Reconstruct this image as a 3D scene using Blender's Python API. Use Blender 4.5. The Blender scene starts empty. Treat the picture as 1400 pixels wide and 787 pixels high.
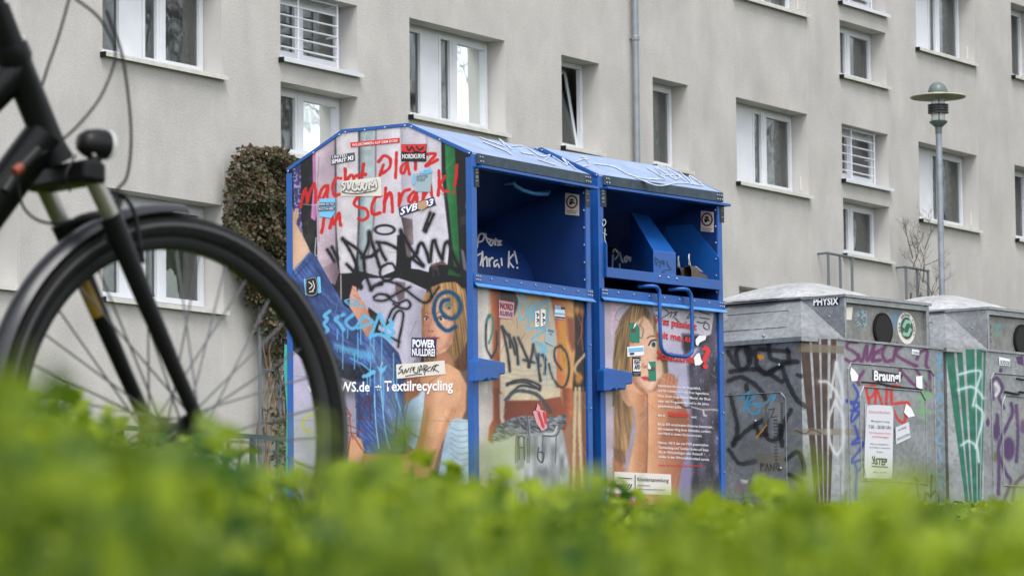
import bpy, math, random
import numpy as np
from mathutils import Vector, Matrix, noise as mnoise
random.seed(7)
rng = np.random.default_rng(11)
scene = bpy.context.scene
C = scene.collection

# ------------------------------------------------------------------ camera
FPX = 5200.0
PITCH = math.atan(488 / FPX)
ROLL = .0105
CAM = np.array([0, 0, .20])
cF = np.array([0, math.cos(PITCH), math.sin(PITCH)])
cU0 = np.array([0, -math.sin(PITCH), math.cos(PITCH)])
cR0 = np.array([1., 0, 0])
cR = math.cos(ROLL) * cR0 - math.sin(ROLL) * cU0
cU = math.sin(ROLL) * cR0 + math.cos(ROLL) * cU0
cam_data = bpy.data.cameras.new("camera")
cam = bpy.data.objects.new("camera", cam_data)
C.objects.link(cam)
cam.matrix_world = Matrix(((cR[0], cU[0], -cF[0], CAM[0]), (cR[1], cU[1], -cF[1], CAM[1]), (cR[2], cU[2], -cF[2], CAM[2]), (0, 0, 0, 1)))
cam_data.sensor_width = 36
cam_data.lens = 36 * FPX / 1400
cam_data.clip_start = .05
cam_data.clip_end = 2000
cam_data.dof.use_dof = True
cam_data.dof.focus_distance = 22.5
cam_data.dof.aperture_fstop = 13.5
scene.camera = cam

# ------------------------------------------------------------------ light
SUN_EL, SUN_AZ = math.radians(58), math.radians(170)     # azimuth clockwise from +Y
world = bpy.data.worlds.new("World")
scene.world = world
world.use_nodes = True
wn = world.node_tree
wn.nodes.clear()
sky = wn.nodes.new("ShaderNodeTexSky")
sky.sky_type = 'NISHITA'
sky.sun_disc = False
sky.sun_elevation = SUN_EL
sky.sun_rotation = SUN_AZ
sky.dust_density = 1.5
hsv = wn.nodes.new("ShaderNodeHueSaturation")
hsv.inputs['Saturation'].default_value = .22
bg = wn.nodes.new("ShaderNodeBackground")
bg.inputs['Strength'].default_value = .15
wo = wn.nodes.new("ShaderNodeOutputWorld")
wn.links.new(sky.outputs[0], hsv.inputs['Color'])
wn.links.new(hsv.outputs[0], bg.inputs['Color'])
wn.links.new(bg.outputs[0], wo.inputs['Surface'])
sun_data = bpy.data.lights.new("sun", 'SUN')
sun_data.energy = 1.1
sun_data.angle = math.radians(25)
sun_data.color = (1, .97, .93)
sun = bpy.data.objects.new("sun", sun_data)
C.objects.link(sun)
sd = Vector((math.sin(SUN_AZ) * math.cos(SUN_EL), math.cos(SUN_AZ) * math.cos(SUN_EL), math.sin(SUN_EL)))
sun.rotation_euler = sd.to_track_quat('Z', 'Y').to_euler()
scene.view_settings.view_transform = 'Standard'
scene.view_settings.look = 'None'
scene.view_settings.exposure = 1.04
scene.view_settings.gamma = 1
scene.cycles.max_bounces = 6
scene.cycles.transparent_max_bounces = 12

# ------------------------------------------------------------------ tracing helpers (photo measurements -> places on planes)
def ray(x, y):
    return cF + cR * (x - 700) / FPX - cU * (y - 393.5) / FPX

def at(x, y, Y):
    r = ray(x, y)
    return CAM + r * (Y / r[1])

def project(P):
    d = P - CAM
    z = d @ cF
    return 700 + FPX * (d @ cR) / z, 393.5 - FPX * (d @ cU) / z

def lin(c):
    return tuple(((v / 255 / 12.92) if v / 255 <= .04045 else ((v / 255 + .055) / 1.055) ** 2.4) for v in c)

# ------------------------------------------------------------------ mesh helpers
class MB:
    def __init__(s):
        s.v, s.f, s.m, s.mi = [], [], [], 0
    def add(s, vs, fs):
        b = len(s.v)
        s.v += [tuple(map(float, q)) for q in vs]
        s.f += [tuple(b + i for i in f) for f in fs]
        s.m += [s.mi] * len(fs)
        return s
    def box(s, x0, x1, y0, y1, z0, z1):
        if x0 > x1: x0, x1 = x1, x0
        if y0 > y1: y0, y1 = y1, y0
        if z0 > z1: z0, z1 = z1, z0
        return s.add([(x0, y0, z0), (x1, y0, z0), (x1, y1, z0), (x0, y1, z0), (x0, y0, z1), (x1, y0, z1), (x1, y1, z1), (x0, y1, z1)],
                     [(3, 2, 1, 0), (4, 5, 6, 7), (0, 1, 5, 4), (1, 2, 6, 5), (2, 3, 7, 6), (3, 0, 4, 7)])
    def slab(s, pts, off):
        """closed polygon thickened by vector off"""
        n = len(pts)
        p = [Vector(q) for q in pts]
        o = Vector(off)
        return s.add([tuple(q) for q in p] + [tuple(q + o) for q in p],
                     [tuple(range(n))[::-1], tuple(range(n, 2 * n))] + [(i, (i + 1) % n, n + (i + 1) % n, n + i) for i in range(n)])
    def tube(s, pts, r, seg=8, closed=False, flat=None):
        P = [Vector(map(float, q)) for q in pts]
        n = len(P)
        rs = r if isinstance(r, (list, tuple)) else [r] * n
        t0 = None
        vs = []
        up = None
        for i in range(n):
            if closed:
                t = P[(i + 1) % n] - P[i - 1]
            else:
                t = P[min(i + 1, n - 1)] - P[max(i - 1, 0)]
            if t.length < 1e-9: t = Vector((0, 0, 1))
            t.normalize()
            if up is None:
                up = t.orthogonal().normalized()
            else:
                up = (up - t * up.dot(t))
                if up.length < 1e-6: up = t.orthogonal()
                up.normalize()
            b = t.cross(up)
            for k in range(seg):
                a = 2 * math.pi * k / seg
                vs.append(P[i] + (up * math.cos(a) + b * math.sin(a)) * rs[i])
        fs = []
        for i in range(n if closed else n - 1):
            j = (i + 1) % n
            for k in range(seg):
                l = (k + 1) % seg
                fs.append((i * seg + k, i * seg + l, j * seg + l, j * seg + k))
        if not closed:
            fs.append(tuple(range(seg))[::-1])
            fs.append(tuple((n - 1) * seg + k for k in range(seg)))
        return s.add(vs, fs)
    def lathe(s, prof, c=(0, 0, 0), axis=(0, 0, 1), seg=24):
        ax = Vector(axis).normalized()
        a1 = ax.orthogonal().normalized()
        a2 = ax.cross(a1)
        c = Vector(c)
        vs, fs = [], []
        for r, h in prof:
            for k in range(seg):
                a = 2 * math.pi * k / seg
                vs.append(c + ax * h + (a1 * math.cos(a) + a2 * math.sin(a)) * r)
        for i in range(len(prof) - 1):
            for k in range(seg):
                l = (k + 1) % seg
                fs.append((i * seg + k, i * seg + l, (i + 1) * seg + l, (i + 1) * seg + k))
        fs.append(tuple(range(seg))[::-1])
        fs.append(tuple((len(prof) - 1) * seg + k for k in range(seg)))
        return s.add(vs, fs)
    def build(s, name, mats, parent=None, smooth=False, bevel=0, label=None):
        me = bpy.data.meshes.new(name)
        me.from_pydata(s.v, [], s.f)
        if not isinstance(mats, (list, tuple)): mats = [mats]
        for m in mats: me.materials.append(m)
        if any(s.m): me.polygons.foreach_set('material_index', s.m)
        me.validate()
        import bmesh
        bm = bmesh.new(); bm.from_mesh(me)
        bmesh.ops.recalc_face_normals(bm, faces=bm.faces)
        bm.to_mesh(me); bm.free()
        if smooth:
            me.polygons.foreach_set('use_smooth', [True] * len(me.polygons))
            try: me.set_sharp_from_angle(angle=math.radians(smooth if smooth is not True else 40))
            except Exception: pass
        me.update()
        o = bpy.data.objects.new(name, me)
        C.objects.link(o)
        if parent is not None: o.parent = parent
        if bevel:
            b = o.modifiers.new('bevel', 'BEVEL'); b.width = bevel; b.segments = 2; b.limit_method = 'ANGLE'
        if label: o['label'] = label
        return o

def thing(name, label, cat, mat=None, group=None):
    o = bpy.data.objects.new(name, None)
    o.empty_display_size = .2
    C.objects.link(o)
    if mat is not None:
        o.matrix_world = mat; bpy.context.view_layer.update()
    o['label'] = label; o['category'] = cat
    if group: o['group'] = group
    return o

def tag(o, label, cat, group=None, kind=None):
    if label: o['label'] = label
    if cat: o['category'] = cat
    if group: o['group'] = group
    if kind: o['kind'] = kind
    return o

def dup_tree(o, parent=None):
    c = o.copy(); C.objects.link(c)
    if parent is not None: c.parent = parent
    for ch in list(o.children): dup_tree(ch, c)
    return c

# ------------------------------------------------------------------ materials
def new_mat(name):
    m = bpy.data.materials.new(name); m.use_nodes = True
    nt = m.node_tree
    return m, nt, nt.nodes['Principled BSDF']

def mat(name, col, rough=.5, metal=0, var=.0, vscale=6, bump=0, bscale=60, spec=.5, dirt=0, dcol=(.05, .045, .04)):
    m, nt, b = new_mat(name)
    b.inputs['Roughness'].default_value = rough
    b.inputs['Metallic'].default_value = metal
    b.inputs['Specular IOR Level'].default_value = spec
    b.inputs['Base Color'].default_value = (*col, 1)
    N, L = nt.nodes, nt.links
    tc = N.new('ShaderNodeTexCoord')
    src = None
    if var:
        nz = N.new('ShaderNodeTexNoise'); nz.inputs['Scale'].default_value = vscale; nz.inputs['Detail'].default_value = 6
        L.new(tc.outputs['Object'], nz.inputs['Vector'])
        r = N.new('ShaderNodeMapRange'); r.inputs['From Min'].default_value = .3; r.inputs['From Max'].default_value = .7
        r.inputs['To Min'].default_value = 1 - var; r.inputs['To Max'].default_value = 1 + var
        L.new(nz.outputs['Fac'], r.inputs['Value'])
        mx = N.new('ShaderNodeVectorMath'); mx.operation = 'SCALE'; mx.inputs[0].default_value = col
        L.new(r.outputs[0], mx.inputs['Scale']); src = mx.outputs[0]
        rr = N.new('ShaderNodeMapRange'); rr.inputs['To Min'].default_value = max(0, rough - .12); rr.inputs['To Max'].default_value = min(1, rough + .12)
        L.new(nz.outputs['Fac'], rr.inputs['Value']); L.new(rr.outputs[0], b.inputs['Roughness'])
    if dirt:
        nz = N.new('ShaderNodeTexNoise'); nz.inputs['Scale'].default_value = vscale * 2.3; nz.inputs['Detail'].default_value = 9; nz.inputs['Roughness'].default_value = .7
        L.new(tc.outputs['Object'], nz.inputs['Vector'])
        r = N.new('ShaderNodeMapRange'); r.inputs['From Min'].default_value = .5; r.inputs['From Max'].default_value = .75
        r.inputs['To Max'].default_value = dirt
        L.new(nz.outputs['Fac'], r.inputs['Value'])
        mx = N.new('ShaderNodeMixRGB'); mx.inputs['Color2'].default_value = (*dcol, 1); mx.inputs['Color1'].default_value = (*col, 1)
        if src is not None: L.new(src, mx.inputs['Color1'])
        L.new(r.outputs[0], mx.inputs['Fac']); src = mx.outputs[0]
    if src is not None: L.new(src, b.inputs['Base Color'])
    if bump:
        nz = N.new('ShaderNodeTexNoise'); nz.inputs['Scale'].default_value = bscale; nz.inputs['Detail'].default_value = 4
        L.new(tc.outputs['Object'], nz.inputs['Vector'])
        bp = N.new('ShaderNodeBump'); bp.inputs['Strength'].default_value = bump; bp.inputs['Distance'].default_value = .01
        L.new(nz.outputs['Fac'], bp.inputs['Height']); L.new(bp.outputs[0], b.inputs['Normal'])
    return m

BLUE = lin((20, 81, 156))
M = {}
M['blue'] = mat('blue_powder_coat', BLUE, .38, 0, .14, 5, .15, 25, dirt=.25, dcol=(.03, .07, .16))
M['blue_in'] = mat('blue_inside_shaded', lin((10, 48, 108)), .5, 0, .12, 4, dirt=.3, dcol=(.02, .05, .12))  # same coat set darker: shade inside the mouth is put into the colour
M['blue_roof'] = mat('blue_roof_sheet', lin((128, 150, 186)), .34, 0, .2, 6, .1, 14, dirt=.35, dcol=(.28, .32, .36))  # pale base: the sky's sheen on the roof is put into the colour
M['dirty_edge'] = mat('dirty_roof_edge', lin((50, 66, 78)), .6, 0, .4, 18, dirt=.8, dcol=(.035, .04, .03))
M['bolt'] = mat('steel_bolt', (.30, .34, .40), .4, .8)
M['black'] = mat('black_paint', (.005, .005, .006), .35, spec=.2)
M['rubber'] = mat('rubber', (.011, .011, .011), .7, 0, .2, 30, .3, 120, spec=.12)
M['plastic_black'] = mat('black_plastic', (.008, .008, .009), .4, spec=.25)
M['chrome'] = mat('chrome', (.30, .29, .26), .32, .8)
M['steel'] = mat('spoke_steel', (.14, .14, .15), .4, .8)
M['alu'] = mat('rim_aluminium', (.035, .035, .04), .4, .7)
M['fender'] = mat('fender_plastic', (.022, .023, .027), .28, .2)
M['orange'] = mat('orange_reflector', lin((130, 58, 34)), .4)
M['yellow'] = mat('yellow_sticker', lin((150, 118, 34)), .5)
M['white_pvc'] = mat('white_pvc', (.62, .64, .68), .35, 0, .06, 3)
M['sill'] = mat('sill_stone', (.58, .57, .53), .6, 0, .1, 5, dirt=.3, dcol=(.3, .29, .25))
M['zinc'] = mat('zinc_pipe', (.25, .275, .30), .5, .4, .15, 5)
M['pole'] = mat('galvanised_pole', (.27, .30, .34), .5, .5, .18, 12)
M['lampgreen'] = mat('lamp_green', lin((90, 104, 102)), .4, 0, .1, 10)
M['lampdisc'] = mat('lamp_disc', lin((172, 168, 150)), .5, 0, .2, 8)
M['lampdark'] = mat('lamp_dark', (.03, .035, .04), .4)
M['trellis'] = mat('trellis_steel', lin((105, 112, 118)), .5, .3)
M['rail'] = mat('railing_green_steel', lin((62, 78, 80)), .5, .2)
M['bark'] = mat('bark', (.10, .085, .07), .9, 0, .25, 12, .5, 40)
M['vine'] = mat('vine_stem', (.20, .15, .10), .9, 0, .25, 12)
M['path'] = mat('concrete_paving', (.28, .27, .25), .9, 0, .12, 2, .3, 40)
M['dark'] = mat('dark_inside', (.012, .012, .012), .9)
M['roofing'] = mat('roofing', (.12, .11, .11), .9)
M['shoe'] = mat('dark_shoe_leather', lin((78, 68, 60)), .6, 0, .25, 25, .3, 90)
M['sole'] = mat('shoe_sole', lin((96, 88, 78)), .7, 0, .1, 20)
M['lace'] = mat('pale_loop', lin((190, 190, 188)), .6)
M['teal'] = mat('teal_film', lin((50, 160, 140)), .4)
for nm, c in dict(white=(232, 232, 236), ink=(22, 22, 26), red=(205, 40, 38), wash=(225, 220, 222), navy=(38, 42, 84), grey=(120, 125, 130), cream=(214, 208, 200),
                  lblue=(110, 185, 225), green=(25, 120, 95), purple=(112, 48, 104), brick=(190, 70, 50), dgreen=(40, 78, 66)).items():
    M['p_' + nm] = mat('print_' + nm, lin(c), .45)

for nm, c in dict(dgrey=(70, 74, 80), note=(150, 170, 180), tan=(180, 140, 110), pink=(206, 150, 160), paper=(205, 206, 212), navyblack=(30, 34, 48), mint=(130, 175, 150)).items():
    M['p_' + nm] = mat('print_' + nm, lin(c), .45)

# galvanised sheet with spray paint carried in a colour attribute
def painted_metal(name, base, rough=.42, metal=.65, sprayed=True):
    m, nt, b = new_mat(name)
    N, L = nt.nodes, nt.links
    tc = N.new('ShaderNodeTexCoord')
    vo = N.new('ShaderNodeTexVoronoi'); vo.inputs['Scale'].default_value = 38
    L.new(tc.outputs['Object'], vo.inputs['Vector'])
    nz = N.new('ShaderNodeTexNoise'); nz.inputs['Scale'].default_value = 3.5; nz.inputs['Detail'].default_value = 8; nz.inputs['Roughness'].default_value = .65
    L.new(tc.outputs['Object'], nz.inputs['Vector'])
    sx = N.new('ShaderNodeSeparateColor'); L.new(vo.outputs['Color'], sx.inputs[0])
    a1 = N.new('ShaderNodeMapRange'); a1.inputs['To Min'].default_value = .84; a1.inputs['To Max'].default_value = 1.12
    L.new(sx.outputs[0], a1.inputs['Value'])
    a2 = N.new('ShaderNodeMapRange'); a2.inputs['From Min'].default_value = .3; a2.inputs['From Max'].default_value = .7
    a2.inputs['To Min'].default_value = .72; a2.inputs['To Max'].default_value = 1.22
    L.new(nz.outputs['Fac'], a2.inputs['Value'])
    mu = N.new('ShaderNodeMath'); mu.operation = 'MULTIPLY'; L.new(a1.outputs[0], mu.inputs[0]); L.new(a2.outputs[0], mu.inputs[1])
    vm = N.new('ShaderNodeVectorMath'); vm.operation = 'SCALE'; vm.inputs[0].default_value = base; L.new(mu.outputs[0], vm.inputs['Scale'])
    at_ = N.new('ShaderNodeAttribute'); at_.attribute_name = 'print'
    if sprayed:
        mx = N.new('ShaderNodeMixRGB'); L.new(at_.outputs['Alpha'], mx.inputs['Fac']); L.new(vm.outputs[0], mx.inputs['Color1']); L.new(at_.outputs['Color'], mx.inputs['Color2'])
        L.new(mx.outputs[0], b.inputs['Base Color'])
        mm = N.new('ShaderNodeMapRange'); mm.inputs['To Min'].default_value = metal; mm.inputs['To Max'].default_value = 0
        L.new(at_.outputs['Alpha'], mm.inputs['Value']); L.new(mm.outputs[0], b.inputs['Metallic'])
    else:
        L.new(vm.outputs[0], b.inputs['Base Color']); b.inputs['Metallic'].default_value = metal
    rr = N.new('ShaderNodeMapRange'); rr.inputs['To Min'].default_value = rough - .1; rr.inputs['To Max'].default_value = rough + .15
    L.new(nz.outputs['Fac'], rr.inputs['Value']); L.new(rr.outputs[0], b.inputs['Roughness'])
    bp = N.new('ShaderNodeBump'); bp.inputs['Strength'].default_value = .25; bp.inputs['Distance'].default_value = .02
    L.new(nz.outputs['Fac'], bp.inputs['Height']); L.new(bp.outputs[0], b.inputs['Normal'])
    return m
M['galv'] = painted_metal('galvanised_sheet', (.31, .322, .335))
M['galv_plain'] = painted_metal('galvanised_plain', (.33, .342, .355), sprayed=False)
M['galv_light'] = painted_metal('galvanised_lid', (.47, .475, .48), .55, .4, False)
M['galv_dark'] = painted_metal('weathered_hopper', (.26, .26, .25), .5, .5)

def printed(name, rough=.4):
    m, nt, b = new_mat(name)
    N, L = nt.nodes, nt.links
    at_ = N.new('ShaderNodeAttribute'); at_.attribute_name = 'print'
    tc = N.new('ShaderNodeTexCoord')
    nz = N.new('ShaderNodeTexNoise'); nz.inputs['Scale'].default_value = 5; nz.inputs['Detail'].default_value = 9; nz.inputs['Roughness'].default_value = .7
    L.new(tc.outputs['Object'], nz.inputs['Vector'])
    r = N.new('ShaderNodeMapRange'); r.inputs['From Min'].default_value = .55; r.inputs['From Max'].default_value = .8; r.inputs['To Max'].default_value = .3
    L.new(nz.outputs['Fac'], r.inputs['Value'])
    mx = N.new('ShaderNodeMixRGB'); mx.inputs['Color2'].default_value = (.16, .15, .13, 1)
    L.new(r.outputs[0], mx.inputs['Fac']); L.new(at_.outputs['Color'], mx.inputs['Color1']); L.new(mx.outputs[0], b.inputs['Base Color'])
    b.inputs['Roughness'].default_value = rough
    b.inputs['Specular IOR Level'].default_value = .35
    bp = N.new('ShaderNodeBump'); bp.inputs['Strength'].default_value = .12; bp.inputs['Distance'].default_value = .01
    L.new(nz.outputs['Fac'], bp.inputs['Height']); L.new(bp.outputs[0], b.inputs['Normal'])
    return m
M['print'] = printed('printed_film')

def glass_mat():
    m = bpy.data.materials.new('window_glass'); m.use_nodes = True
    nt = m.node_tree; nt.nodes.clear(); N, L = nt.nodes, nt.links
    o = N.new('ShaderNodeOutputMaterial'); t = N.new('ShaderNodeBsdfTransparent'); t.inputs[0].default_value = (.90, .93, .91, 1)
    g = N.new('ShaderNodeBsdfGlossy'); g.inputs['Roughness'].default_value = .03
    g.inputs[0].default_value = (.9, .95, .95, 1)
    f = N.new('ShaderNodeFresnel'); f.inputs['IOR'].default_value = 2.3
    x = N.new('ShaderNodeMixShader'); L.new(f.outputs[0], x.inputs[0]); L.new(t.outputs[0], x.inputs[1]); L.new(g.outputs[0], x.inputs[2]); L.new(x.outputs[0], o.inputs[0])
    nz = N.new('ShaderNodeTexNoise'); nz.inputs['Scale'].default_value = 1.3
    tc = N.new('ShaderNodeTexCoord'); L.new(tc.outputs['Object'], nz.inputs['Vector'])
    bp = N.new('ShaderNodeBump'); bp.inputs['Strength'].default_value = .06; bp.inputs['Distance'].default_value = .1
    L.new(nz.outputs['Fac'], bp.inputs['Height']); L.new(bp.outputs[0], g.inputs['Normal'])
    return m
M['glass'] = glass_mat()

def lamp_glass():
    m, nt, b = new_mat('clear_lamp_glass')
    b.inputs['Base Color'].default_value = (.8, .84, .85, 1); b.inputs['Roughness'].default_value = .15
    b.inputs['Alpha'].default_value = .45
    return m
M['lampglass'] = lamp_glass()

def cloth_mat(name, col, tr=.4):
    m = bpy.data.materials.new(name); m.use_nodes = True
    nt = m.node_tree; nt.nodes.clear(); N, L = nt.nodes, nt.links
    o = N.new('ShaderNodeOutputMaterial'); d = N.new('ShaderNodeBsdfDiffuse'); t = N.new('ShaderNodeBsdfTransparent'); x = N.new('ShaderNodeMixShader')
    tc = N.new('ShaderNodeTexCoord'); w = N.new('ShaderNodeTexNoise'); w.inputs['Scale'].default_value = 14; w.inputs['Detail'].default_value = 5
    L.new(tc.outputs['Object'], w.inputs['Vector'])
    r = N.new('ShaderNodeMapRange'); r.inputs['From Min'].default_value = .35; r.inputs['From Max'].default_value = .65; r.inputs['To Min'].default_value = tr * .5; r.inputs['To Max'].default_value = min(1, tr * 1.5)
    L.new(w.outputs['Fac'], r.inputs['Value']); L.new(r.outputs[0], x.inputs[0])
    d.inputs[0].default_value = (*col, 1)
    L.new(d.outputs[0], x.inputs[1]); L.new(t.outputs[0], x.inputs[2]); L.new(x.outputs[0], o.inputs[0])
    return m
M['curtain'] = cloth_mat('lace_curtain', (.80, .84, .84), .3)
M['curtain_g'] = cloth_mat('greenish_curtain', (.55, .60, .50), .15)
M['room'] = mat('room_wall', (.5, .48, .42), .9, 0, .3, 1.2)

def stucco():
    m, nt, b = new_mat('grey_stucco')
    N, L = nt.nodes, nt.links
    tc = N.new('ShaderNodeTexCoord')
    n1 = N.new('ShaderNodeTexNoise'); n1.inputs['Scale'].default_value = 42; n1.inputs['Detail'].default_value = 5
    n2 = N.new('ShaderNodeTexNoise'); n2.inputs['Scale'].default_value = 1.1; n2.inputs['Detail'].default_value = 7; n2.inputs['Roughness'].default_value = .6
    mp = N.new('ShaderNodeMapping'); mp.inputs['Scale'].default_value = (.8, .8, .3)
    n3 = N.new('ShaderNodeTexNoise'); n3.inputs['Scale'].default_value = 2.2; n3.inputs['Detail'].default_value = 8; n3.inputs['Roughness'].default_value = .65
    for n in (n1, n2): L.new(tc.outputs['Object'], n.inputs['Vector'])
    L.new(tc.outputs['Object'], mp.inputs[0]); L.new(mp.outputs[0], n3.inputs['Vector'])
    def rng_(n, lo, hi, a=.3, c=.7):
        r = N.new('ShaderNodeMapRange'); r.inputs['From Min'].default_value = a; r.inputs['From Max'].default_value = c
        r.inputs['To Min'].default_value = lo; r.inputs['To Max'].default_value = hi
        L.new(n.outputs['Fac'], r.inputs['Value']); return r.outputs[0]
    m1 = N.new('ShaderNodeMath'); m1.operation = 'MULTIPLY'; L.new(rng_(n1, .89, 1.10), m1.inputs[0]); L.new(rng_(n2, .88, 1.08), m1.inputs[1])
    m2 = N.new('ShaderNodeMath'); m2.operation = 'MULTIPLY'; L.new(m1.outputs[0], m2.inputs[0]); L.new(rng_(n3, .90, 1.05), m2.inputs[1])
    v = N.new('ShaderNodeVectorMath'); v.operation = 'SCALE'; v.inputs[0].default_value = (.500, .482, .459); L.new(m2.outputs[0], v.inputs['Scale'])
    L.new(v.outputs[0], b.inputs['Base Color'])
    b.inputs['Roughness'].default_value = .95; b.inputs['Specular IOR Level'].default_value = .15
    bp = N.new('ShaderNodeBump'); bp.inputs['Strength'].default_value = .5; bp.inputs['Distance'].default_value = .008
    L.new(n1.outputs['Fac'], bp.inputs['Height']); L.new(bp.outputs[0], b.inputs['Normal'])
    return m
M['stucco'] = stucco()
M['reveal'] = mat('smooth_reveal_plaster', (.50, .485, .47), .95, 0, .05, 3)

def leafmat(name, c1, c2, tr=.35, attr=True):
    m = bpy.data.materials.new(name); m.use_nodes = True
    nt = m.node_tree; nt.nodes.clear(); N, L = nt.nodes, nt.links
    o = N.new('ShaderNodeOutputMaterial'); p = N.new('ShaderNodeBsdfPrincipled'); t = N.new('ShaderNodeBsdfTranslucent'); x = N.new('ShaderNodeMixShader')
    a = N.new('ShaderNodeAttribute'); a.attribute_name = 'tint'
    mx = N.new('ShaderNodeMixRGB'); mx.inputs['Color1'].default_value = (*c1, 1); mx.inputs['Color2'].default_value = (*c2, 1)
    L.new(a.outputs['Fac'], mx.inputs['Fac'])
    L.new(mx.outputs[0], p.inputs['Base Color']); L.new(mx.outputs[0], t.inputs[0])
    p.inputs['Roughness'].default_value = .45; p.inputs['Specular IOR Level'].default_value = .35
    x.inputs[0].default_value = tr
    L.new(p.outputs[0], x.inputs[1]); L.new(t.outputs[0], x.inputs[2]); L.new(x.outputs[0], o.inputs[0])
    return m
M['leaf'] = leafmat('ground_cover_leaf', (.020, .085, .005), (.30, .39, .016), .45)
M['ivy'] = leafmat('vine_leaf', (.028, .058, .018), (.14, .08, .052), .2)
M['treeleaf'] = leafmat('tree_leaf', (.04, .08, .02), (.08, .13, .03), .2)

# ------------------------------------------------------------------ painting of prints and graffiti onto dense panels
def catmull(pts, k=6):
    P = np.array(pts, float)
    if len(P) < 3: return P
    Q = np.vstack([2 * P[0] - P[1], P, 2 * P[-1] - P[-2]])
    out = []
    for i in range(1, len(Q) - 2):
        a, b, c, d = Q[i - 1], Q[i], Q[i + 1], Q[i + 2]
        for t in np.arange(k) / k:
            out.append(.5 * ((2 * b) + (c - a) * t + (2 * a - 5 * b + 4 * c - d) * t * t + (3 * b - a - 3 * c + d) * t ** 3))
    out.append(P[-1])
    return np.array(out)

def vnoise(x, y, s, seed=0):
    x = x / s; y = y / s
    xi = np.floor(x).astype(int); yi = np.floor(y).astype(int)
    fx = x - xi; fy = y - yi
    fx = fx * fx * (3 - 2 * fx); fy = fy * fy * (3 - 2 * fy)
    def h(a, b):
        v = np.sin(a * 127.1 + b * 311.7 + seed * 74.7) * 43758.5453
        return v - np.floor(v)
    return (h(xi, yi) * (1 - fx) + h(xi + 1, yi) * fx) * (1 - fy) + (h(xi, yi + 1) * (1 - fx) + h(xi + 1, yi + 1) * fx) * fy

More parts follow.
